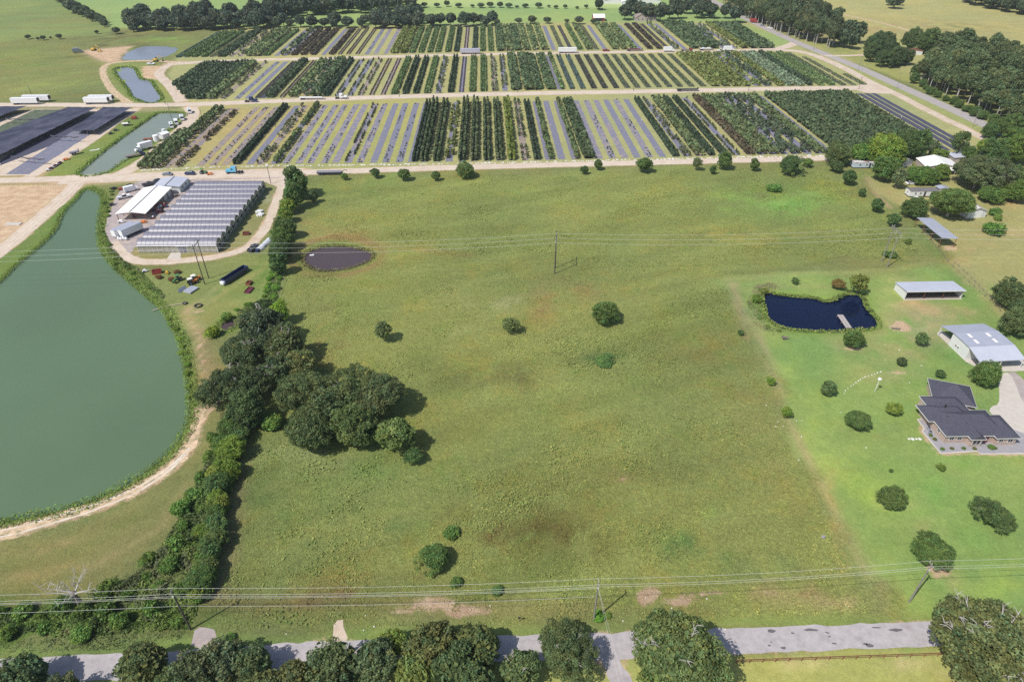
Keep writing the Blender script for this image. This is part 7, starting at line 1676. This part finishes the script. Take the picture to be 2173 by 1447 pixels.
for x, y, lb in [(338, 588, 'left'), (363, 592, 'lower'), (376, 577, 'upper')]: tree(x, y, 8, 'bush', (1.6, .62, .95), lb + ' bronze purple shrub in the equipment field', 'shrub', hs=.8)
for x, y, lb in [(393, 645, 'black tyre at the end of the pale pipe'), (421, 650, 'dark round hay ring on stony ground')]:
    e = place('feed_ring', x, y, 0, lb, 'ring'); b = MB(); r0 = 1.1 if 'ring on' in lb else .6
    for i in range(12): a = i * math.pi / 6; a2 = a + math.pi / 6; b.cyl((r0 * math.cos(a), r0 * math.sin(a), .3), (r0 * math.cos(a2), r0 * math.sin(a2), .3), .22, n=6)
    b.build('ring', M_DARK, e)
e = place('intake_pipe', 360, 650, 12, 'pale pipe running from the big pond up the bank', 'pipe'); b = MB(); b.tube([(-5, -1.2, -.3), (-2, -.3, .15), (2, .3, .2), (5, .5, .2)], [.16] * 4, 7); b.build('pipe', M_ROCK, e)
# bank machinery left
implement(286, 253, 0, M_RED, 'dark red machine beside the shade house lane', 4, 2.4, 1.6); implement(246, 278, 30, M_DARK, 'black equipment on the bank of the long pond, upper'); implement(236, 285, 30, M_DARK, 'black equipment on the bank of the long pond, lower'); implement(141, 340, 20, M_ORANGE, 'orange machine on the bank of the long pond', 3, 2)
for i in range(9): implement(103 + i * 3.2, 363 - i * 2.0, 20 + i * 9, M_MAROON if i % 3 else M_WHITE, ['first', 'second', 'third', 'fourth', 'fifth', 'sixth', 'seventh', 'eighth', 'ninth'][i] + ' purple grey rack from the lane corner on the pond bank', 1.6, 1.2, .8)
flatbed(159, 328, 42, 4.5, 'small grey trailer beside the shade house lane', deck=M_FILM); flatbed(268, 267, 10, 4, 'little flat trailer on the grass beside the lane', deck=M_TRIM)
e = place('plastic_sheet', 201, 319, 30, 'folded white plastic sheet on the pond bank', 'plastic sheet'); b = MB(); b.tbox(-2.2, 2.2, -.35, .35, 0, .18, .1, .1, .1); b.tbox(1.4, 2.4, -.6, .5, .18, .3, .1, .1, .1); b.build('sheet', M_WHITE, e)
e = place('culvert_slab', 29, 476, 0, 'white concrete culvert slab between yard and road', 'concrete slab'); b = MB(); b.tbox(-3.2, 3.2, -1.2, 1.2, 0, .3, .2, .2, .1); b.build('slab', M_CONC, e)
# excavation
def excavator(x, y, hd, label):
    e = place('excavator', x, y, hd, label, 'excavator')
    for s_ in (-1.1, 1.1): b = MB(); b.tbox(-1.8, 1.8, s_ - .3, s_ + .3, 0, .8, .3, .3, 0); b.build('track', M_TYRE, e)
    b = MB(); b.tbox(-1.8, 1.0, -1.2, 1.2, .9, 2.0, .1, .1, .1); b.build('house', M_YELLOW, e); b = MB(); b.tbox(.0, 1.2, .2, 1.2, 2.0, 2.9, .1, .2, .1); b.build('cab', M_GLASS, e)
    b = MB(); b.tube([(1.0, -.2, 1.6), (3.2, -.2, 4.0), (5.6, -.2, 2.8)], [.3, .25, .2], 5); b.build('boom', M_YELLOW, e); b = MB(); b.tube([(5.6, -.2, 2.9), (5.2, -.2, .8)], [.2, .16], 5); b.tbox(4.6, 5.6, -.8, .4, .1, .9, .2, .2, 0); b.build('bucket', M_DARK, e)
excavator(200, 108, -15, 'yellow excavator at the dug pond'); excavator(331, 131, 10, 'yellow and brown digger on the track below the dug pond'); box_truck(166, 113, 30, 'grey dump truck left of the yellow excavator', M_GREYP, M_GREYP, L_=5); implement(212, 110, 0, M_YELLOW, 'yellow dozer blade beside the excavator', 3, 2.4, 1.6); pickup(321, 138, 5, M_WHITE, 'white pickup truck below the dug pond')

# ================================================================ POLES AND WIRES
def wire(name, pts, label, sag=1.0, r=.02, group=None):
    b = MB(); c = Vector(pts[0])
    for i in range(len(pts) - 1):
        a = Vector(pts[i]); d = Vector(pts[i + 1]); n = 18; prev = a
        for k in range(1, n + 1):
            t = k / n; p = a.lerp(d, t); p.z -= sag * 4 * t * (1 - t); b.cyl(prev - c, p - c, r, n=4, caps=False); prev = p
    return tag(b.build(name, M_WIRE, None, c), label, 'power line', group)
PB = [at(405, 1335), at(1260, 1315), at(1929, 1277)]
PT = []
lbs = ['dark wooden pole leaning left beside the gravel field gate', 'silvered wooden pole behind the road oaks in the middle', 'silvered pole with insulators at the lower right lawn corner']
hh = [12.2, 11.9, 11.9]
for i, p in enumerate(PB):
    e = empty('utility_pole', p, 0, lbs[i], 'utility pole'); h = hh[i]
    b = MB(); b.cyl((0, 0, -.3), (0, 0, h), .19, .12, 10); b.build('pole', M_POLE if i == 0 else M_POLEG, e)
    ya, yb = (-.55, .55)
    b = MB(); b.box(-.06, .06, -.7, .7, h - .25, h - .13); arm = b.build('crossarm', M_POLEG, e)
    b = MB(); b.cyl((0, -.6, h - .13), (0, -.6, h + .12), .05, n=6); b.build('insulator', M_CERAMIC, arm); b = MB(); b.cyl((0, .6, h - .13), (0, .6, h + .12), .05, n=6); b.build('insulator', M_CERAMIC, arm)
    b = MB(); b.cyl((0, 0, h), (0, 0, h + .3), .05, n=6); b.build('insulator', M_CERAMIC, e)
    b = MB(); b.box(-.1, .1, -.28, -.1, h - 1.6, h - 1.3); b.build('bracket', M_CERAMIC, e)
d01 = PB[1] - PB[0]
ends = [PB[0] - d01, *PB, PB[2] + (PB[2] - PB[1])]
for off, dz, lb in ((-.6, .12, 'front upper conductor of the roadside power line'), (.6, .12, 'rear upper conductor of the roadside power line'), (0, -1.45, 'third wire of the roadside power line'), (0, -1.85, 'fourth wire of the roadside power line'), (0, -4.4, 'lowest cable of the roadside power line')):
    wire('power_line', [(p.x, p.y + off, 12.0 + dz) for p in (ends if dz > -1.8 else ends[:3])], lb, 1.0, .02, 'wires of the roadside power line')
p = PB[1]; g = at(1310, 1500); wire('service_wire', [(p.x, p.y, 10.4), (g.x + 1, g.y - 14, 7.5)], 'left service wire dropping from the middle pole over the lane', .4, .014); wire('service_wire', [(p.x, p.y, 10.6), (g.x + 2.4, g.y - 14, 7.5)], 'right service wire dropping from the middle pole over the lane', .4, .014)

def hframe(b1, b2, h, label, m=M_POLE, arm_m=M_POLEG, arms=1):
    a = at(*b1); c = at(*b2); mid = (a + c) / 2; d = (c - a)
    if d.length < 3.2: d = Vector((0, 1, 0)) * 4.2
    e = empty('h_frame_pylon', mid, math.atan2(d.y, d.x), label, 'pylon'); L_ = max(4.2, d.length) / 2
    for s_ in (-L_, L_): b = MB(); b.cyl((s_, 0, -.3), (s_, 0, h), .20, .13, 8); b.build('pole', m, e)
    b = MB(); b.box(-L_ - 1.7, L_ + 1.7, -.10, .06, h - 1.0, h - .75); arm = b.build('crossarm', arm_m, e)
    b = MB(); b.cyl((-L_, .16, h - 1.3), (L_, .16, h - 4.8), .06, n=5); b.cyl((-L_, -.2, h - 4.8), (L_, -.2, h - 1.3), .06, n=5); b.build('cross_brace', arm_m, e)
    for s_ in (-L_ - 1.5, 0, L_ + 1.5): b = MB(); b.cyl((s_, -.02, h - 2.0), (s_, -.02, h - 1.0), .07, n=6); b.build('insulator', M_CERAMIC, arm)
    ang = math.atan2(d.y, d.x)
    return [Vector((mid.x + math.cos(ang) * s_, mid.y + math.sin(ang) * s_, h - 2.0)) for s_ in (-L_ - 1.5, 0, L_ + 1.5)]
H1 = hframe((435, 603), (443, 591), 15.2, 'dark two legged pylon in front of the greenhouse')
H2 = hframe((1177, 580), (1178, 570), 15.0, 'two legged pylon standing in the middle of the pasture', M_POLE)
H3 = hframe((1882, 567), (1871, 554), 14.5, 'two legged pylon with pale crossarm by the pole shed', M_POLEG)
dl = H2[1] - H1[1]; dr = H3[1] - H2[1]
for i, nm in enumerate(('near', 'middle', 'far')):
    wire('power_line', [H1[i] - dl * 1.1, H1[i], H2[i], H3[i], H3[i] + dr], nm + ' conductor of the pylon line across the pasture', 1.6, .03, 'conductors of the pylon line')
def post_pole(x, y, h, label, lamp=False, arm=True, m=M_POLE):
    p = at(x, y); e = empty('utility_pole', p, 0, label, 'utility pole')
    b = MB(); b.cyl((0, 0, -.2), (0, 0, h), .16, .10, 7); b.build('pole', m, e)
    if arm: b = MB(); b.box(-.9, .9, -.05, .05, h - .5, h - .35); b.build('crossarm', M_POLEG, e)
    if lamp: b = MB(); b.tbox(-.6, .6, -.25, .25, h - .2, h + .25, .1, .1, .1); b.build('yard_lamp', M_WHITE, e)
post_pole(575, 390, 9, 'pole with white yard lamp at the greenhouse corner', True, False)
for i, (x, y) in enumerate([(70, 209), (351, 222), (588, 206), (599, 213), (848, 207), (1098, 197), (1344, 194), (1588, 193)]): post_pole(x, y, 7.5, ['leftmost pole behind the white trailers', 'pole at the track junction by the bend pond', 'thin pole standing in the middle nursery block', 'pole at the second gravel road near the flatbed', 'pole on the second gravel road right of the white tractor', 'pole on the second gravel road above the columnar evergreens', 'pole on the second gravel road left of the dark flatbed', 'pole on the second gravel road right of the dark flatbed'][i])
for i, (x, y) in enumerate([(1590, 42), (1652, 76), (1726, 106), (1821, 151), (1903, 188), (2064, 270)]): post_pole(x, y, 10, ['first', 'second', 'third', 'fourth', 'fifth', 'sixth'][i] + ' highway pole counted down from the top of the picture', m=M_POLEG)
post_pole(1822, 190, 8, 'pole at the junction of gravel road and perimeter road')
for i, (x, y) in enumerate([(585, 270), (432, 262), (364, 250)]): post_pole(x, y, 8, ['thin pole in the beds above the sky blue tractor', 'thin pole among the first fabric beds', 'thin pole on the bank of the long pond'][i], arm=False)
e = place('birdhouse_pole', 1856, 831, 0, 'white birdhouse on a tall white pole in the lawn', 'birdhouse pole'); b = MB(); b.cyl((0, 0, 0), (0, 0, 4.2), .07, n=7); b.build('pole', M_WHITE, e); b = MB(); b.tbox(-.4, .4, -.35, .35, 4.2, 4.7, .15, .15, .15); b.cyl((0, -.5, 4.5), (0, .5, 4.5), .16, n=7); b.build('birdhouse', M_WHITE, e)

# ================================================================ FENCES AND SMALL THINGS
def fence(name, pts, step, h, label, m, rails=1, rail_r=.04, post_r=.06, lean=0):
    W_ = [at(x, y) for x, y in pts]; e = empty(name, W_[0], 0, label, 'fence'); o = W_[0]
    b = MB(); b.cyl((0, 0, 0), (0, 0, h), post_r, n=6); pm = b.mesh('post', m); P = []
    for i in range(len(W_) - 1):
        a, c = W_[i] - o, W_[i + 1] - o; n = max(1, int((c - a).length / step)); P += [a.lerp(c, k / n) for k in range(n)]
    P.append(W_[-1] - o)
    for p in P: link('post', pm, e, p)
    for r in range(rails):
        z = h * (1 - .45 * r) - .05
        for i in range(0, len(P) - 1):
            b = MB(); b.cyl(P[i] + Vector((0, 0, z)), P[i + 1] + Vector((0, 0, z)), rail_r, n=5)
            if rail_r >= .03: b.build('rail', m, e)
            else:
                if i == 0: acc = MB()
                acc.add(b.v, b.f)
        if rail_r < .03: acc.build('fence_wire', m, e)
    return e
fence('pipe_fence', [(1562, 1407), (1700, 1402), (1960, 1393), (2250, 1382)], 2.35, 1.25, 'rust red pipe fence along the south side of the road', M_RUST, 2, .055, .07)
fence('wire_fence', [(1950, 480), (2010, 556), (2045, 590), (2100, 640), (2230, 770)], 3.0, 1.3, 'wire fence with wooden posts between the lawn and the dry yard', M_WOOD, 2, .02, .07)
fence('wire_fence', [(590, 640), (603, 600), (600, 570)], 4.0, 1.2, 'overgrown wire fence by the belt end', M_WOOD, 2, .02, .06)
fence('yard_fence', [(-20, 396), (60, 396), (125, 394)], 2.0, 1.2, 'thin rail fence between sandy yard and gravel road', M_ROCK, 1, .03, .05)
for k, (sx, sy) in enumerate([(2016, 200), (2036, 200)]): pass
fence('edging_fence', [(2025, 559), (2060, 592), (2120, 655)], 2.6, 1.1, 'weathered plank rail fence beside the dry yard', M_WOOD, 1, .05, .08)
q = random.Random(31)
def stones(pts, r, label, group, m=M_STONE, cat='stone', name='stepping_stone', h=.12):
    for i, (x, y) in enumerate(pts):
        p = at(x, y); b = MB(); rr_ = r * q.uniform(.75, 1.2); b.ell((0, 0, h * .4), (rr_, rr_ * q.uniform(.7, 1), h), 8, 5, .18, i)
        tag(b.build(name, m, None, (p.x, p.y, 0)), label, cat, group)
tr = [(1792, 835), (1794, 829), (1799, 824), (1806, 819), (1811, 816), (1816, 812), (1822, 808), (1826, 805), (1831, 802), (1836, 800), (1843, 798), (1850, 796), (1856, 794), (1862, 791), (1869, 789)]
stones(tr, .24, 'white stepping stone in the curved row across the lawn', 'curved row of white stones in the lawn')
for i, x in enumerate((1929, 1936.5, 1944.5, 1952)): stones([(x, 931.5)], .42, ['first', 'second', 'third', 'fourth'][i] + ' from the left of four white slabs beside the house', 'four white slabs beside the house', h=.16)
sc = [(1651, 895), (1646, 905), (1690, 893), (1702, 893), (1662, 904), (1701, 927), (1908, 743), (1955, 776), (1878, 764), (1930, 812), (1695, 976), (1878, 732), (1626, 860), (1785, 875), (1838, 950)]
stones(sc, .17, 'small white rock lying loose in the lawn', 'loose white rocks in the lawn', name='rock')
vr = [(1539, 1335), (1497, 1262), (1500, 1270), (1516, 1258), (1425, 1290), (1450, 1288), (1322, 1317), (1588, 1267), (1370, 1268), (770, 1303), (776, 1306), (768, 1322), (772, 1337), (785, 1328), (794, 1329), (757, 1337), (1040, 1285), (1087, 1295), (608, 1345), (1600, 1276), (1690, 1300), (1668, 1299), (1752, 1344), (1852, 1390), (1758, 1397)]
stones(vr[::2], .17, 'pale rock lying on the road verge', 'pale rocks on the road verge', name='rock')
e = place('fire_ring', 1901, 699, -15, 'dark log burned on the sandy fire ring', 'fire pit'); b = MB(); b.cyl((-1.2, 0, .3), (1.2, .1, .35), .28, n=8); b.build('log', M_WOOD, e)
for i in range(9): a = i * .7; b = MB(); b.ell((1.9 * math.cos(a), 1.5 * math.sin(a), .1), (.25, .2, .18), 6, 4, .2, i); b.build('stone', M_ROCK, e)
implement(1665, 719, 0, M_WOOD, 'small brown hand cart lying in the mown lawn by the dark pond', 1.8, 1.0, .4)
e = place('mailbox', 1102, 1318, 0, 'dark mailbox on a post beside the road', 'mailbox'); b = MB(); b.box(-.05, .05, -.05, .05, 0, 1.1); b.build('post', M_WOOD, e); b = MB(); b.box(-.28, .28, -.12, .12, 1.1, 1.3); b.cyl((-.28, 0, 1.3), (.28, 0, 1.3), .12, n=8); b.build('box', M_DARK, e)
e = place('white_bird', 661, 540, 0, 'white floating marker on the brown pasture pond', 'float'); e.location.z = WATER_Z + .05; b = MB(); b.ell((0, 0, .15), (.9, .3, .2), 8, 5); b.ell((.6, .3, .2), (.4, .25, .2), 7, 5); b.build('float', M_WHITE, e); e.name = 'pond_float'
e = place('white_tub', 1943, 421, 0, 'white tub turned over beside the derelict trailer home', 'tub'); b = MB(); b.tbox(-.9, .9, -.6, .6, 0, .7, .15, .15, .15); b.build('shell', M_WHITE, e)
e = place('pallet_stack', 1747, 1140, 20, 'small grey drain box at the lawn corner of the pasture', 'drain box'); b = MB(); b.tbox(-.35, .35, -.3, .3, 0, .4, .05, .05, .05); b.build('box', M_CONC_G, e); e.name = 'drain_box'
car(1932, 391, 10, M_WHITE, 'white car half hidden under trees by the grey roofed house')
pickup(1985, 372, 15, M_GREYP, 'grey pickup truck in the trees below the tan farmhouse')

# tall weeds scattered over the pasture: one object, far too many to count
r_ = np.random.default_rng(5)
PWRLD = [tuple(p[:2]) for p in W2(PAST)]
xs = [p[0] for p in PWRLD]; ys = [p[1] for p in PWRLD]
nT = 330000
c = np.stack([r_.uniform(min(xs), max(xs), nT), 58 + (max(ys) - 58) * r_.random(nT) ** 1.6], 1)
c = c[sdf(c, PWRLD) < -1]
nz_ = sum(vnoise(c, s_, k) * a_ for s_, a_, k in ((.05, .8, 11), (.2, .6, 12), (.7, .5, 13)))
c2 = c[(nz_ + r_.normal(0, .8, len(c)) > -.2) & (sdf(c, PW['pasture']) > 2) & (D[np.clip(np.searchsorted(gy, c[:, 1]), 0, NY - 1) * NX + np.clip(np.searchsorted(gx, c[:, 0]), 0, NX - 1)] < .35)]; n = len(c2)
pt = vnoise(c2, .09, 21) + .5 * vnoise(c2, .4, 22)
nr = r_.normal(size=(n, 3)) * .38 + np.array([0, 0, 1.0]); nr /= np.linalg.norm(nr, axis=1)[:, None]
a = np.cross(nr, r_.normal(size=(n, 3))); a /= np.linalg.norm(a, axis=1)[:, None]; b = np.cross(nr, a); w = r_.uniform(.09, .26, n)[:, None] * np.clip(1 + .3 * pt, .6, 1.5)[:, None]
pos = np.stack([c2[:, 0], c2[:, 1], r_.uniform(.03, .24, n) * np.clip(1 + .6 * pt, .3, 2)], 1)
q4 = np.stack([pos - a * w, pos - b * w * .6, pos + a * w, pos + b * w * .6], 1)
# pigment follows the sward it grows in
ix = np.clip(np.searchsorted(gx, c2[:, 0]), 0, NX - 1); iy = np.clip(np.searchsorted(gy, c2[:, 1]), 0, NY - 1)
base = c4[iy * NX + ix, :3] * np.array([(1.12, 1.06, .95), (.86, 1.0, .86), (1.3, 1.2, 1.1), (.78, .86, .75)])[r_.choice(4, n, p=[.4, .35, .1, .15])] * r_.uniform(.85, 1.2, n)[:, None]
tag(link('meadow_weeds', np_mesh('meadow_weeds', q4.reshape(-1, 3), n, M_BUSH, base * 1.05)), 'tall weeds and grass tufts all over the pasture', None, None, 'stuff')

# ---------------------------------------------------------------- summer haze
HAZE = 0.00009
if HAZE:
    b = MB(); b.box(-1800, 1800, -80, 2600, -3.0, 122.0)
    hm = bpy.data.materials.new('summer_haze'); hm.use_nodes = True; n = hm.node_tree
    n.nodes.remove(n.nodes['Principled BSDF'])
    v = n.nodes.new('ShaderNodeVolumePrincipled'); v.inputs['Color'].default_value = (.86, .92, 1, 1); v.inputs['Density'].default_value = HAZE; v.inputs['Anisotropy'].default_value = 0.2
    n.links.new(v.outputs[0], n.nodes['Material Output'].inputs['Volume'])
    tag(b.build('haze', hm), 'thin summer haze over the whole land', None, None, 'stuff')
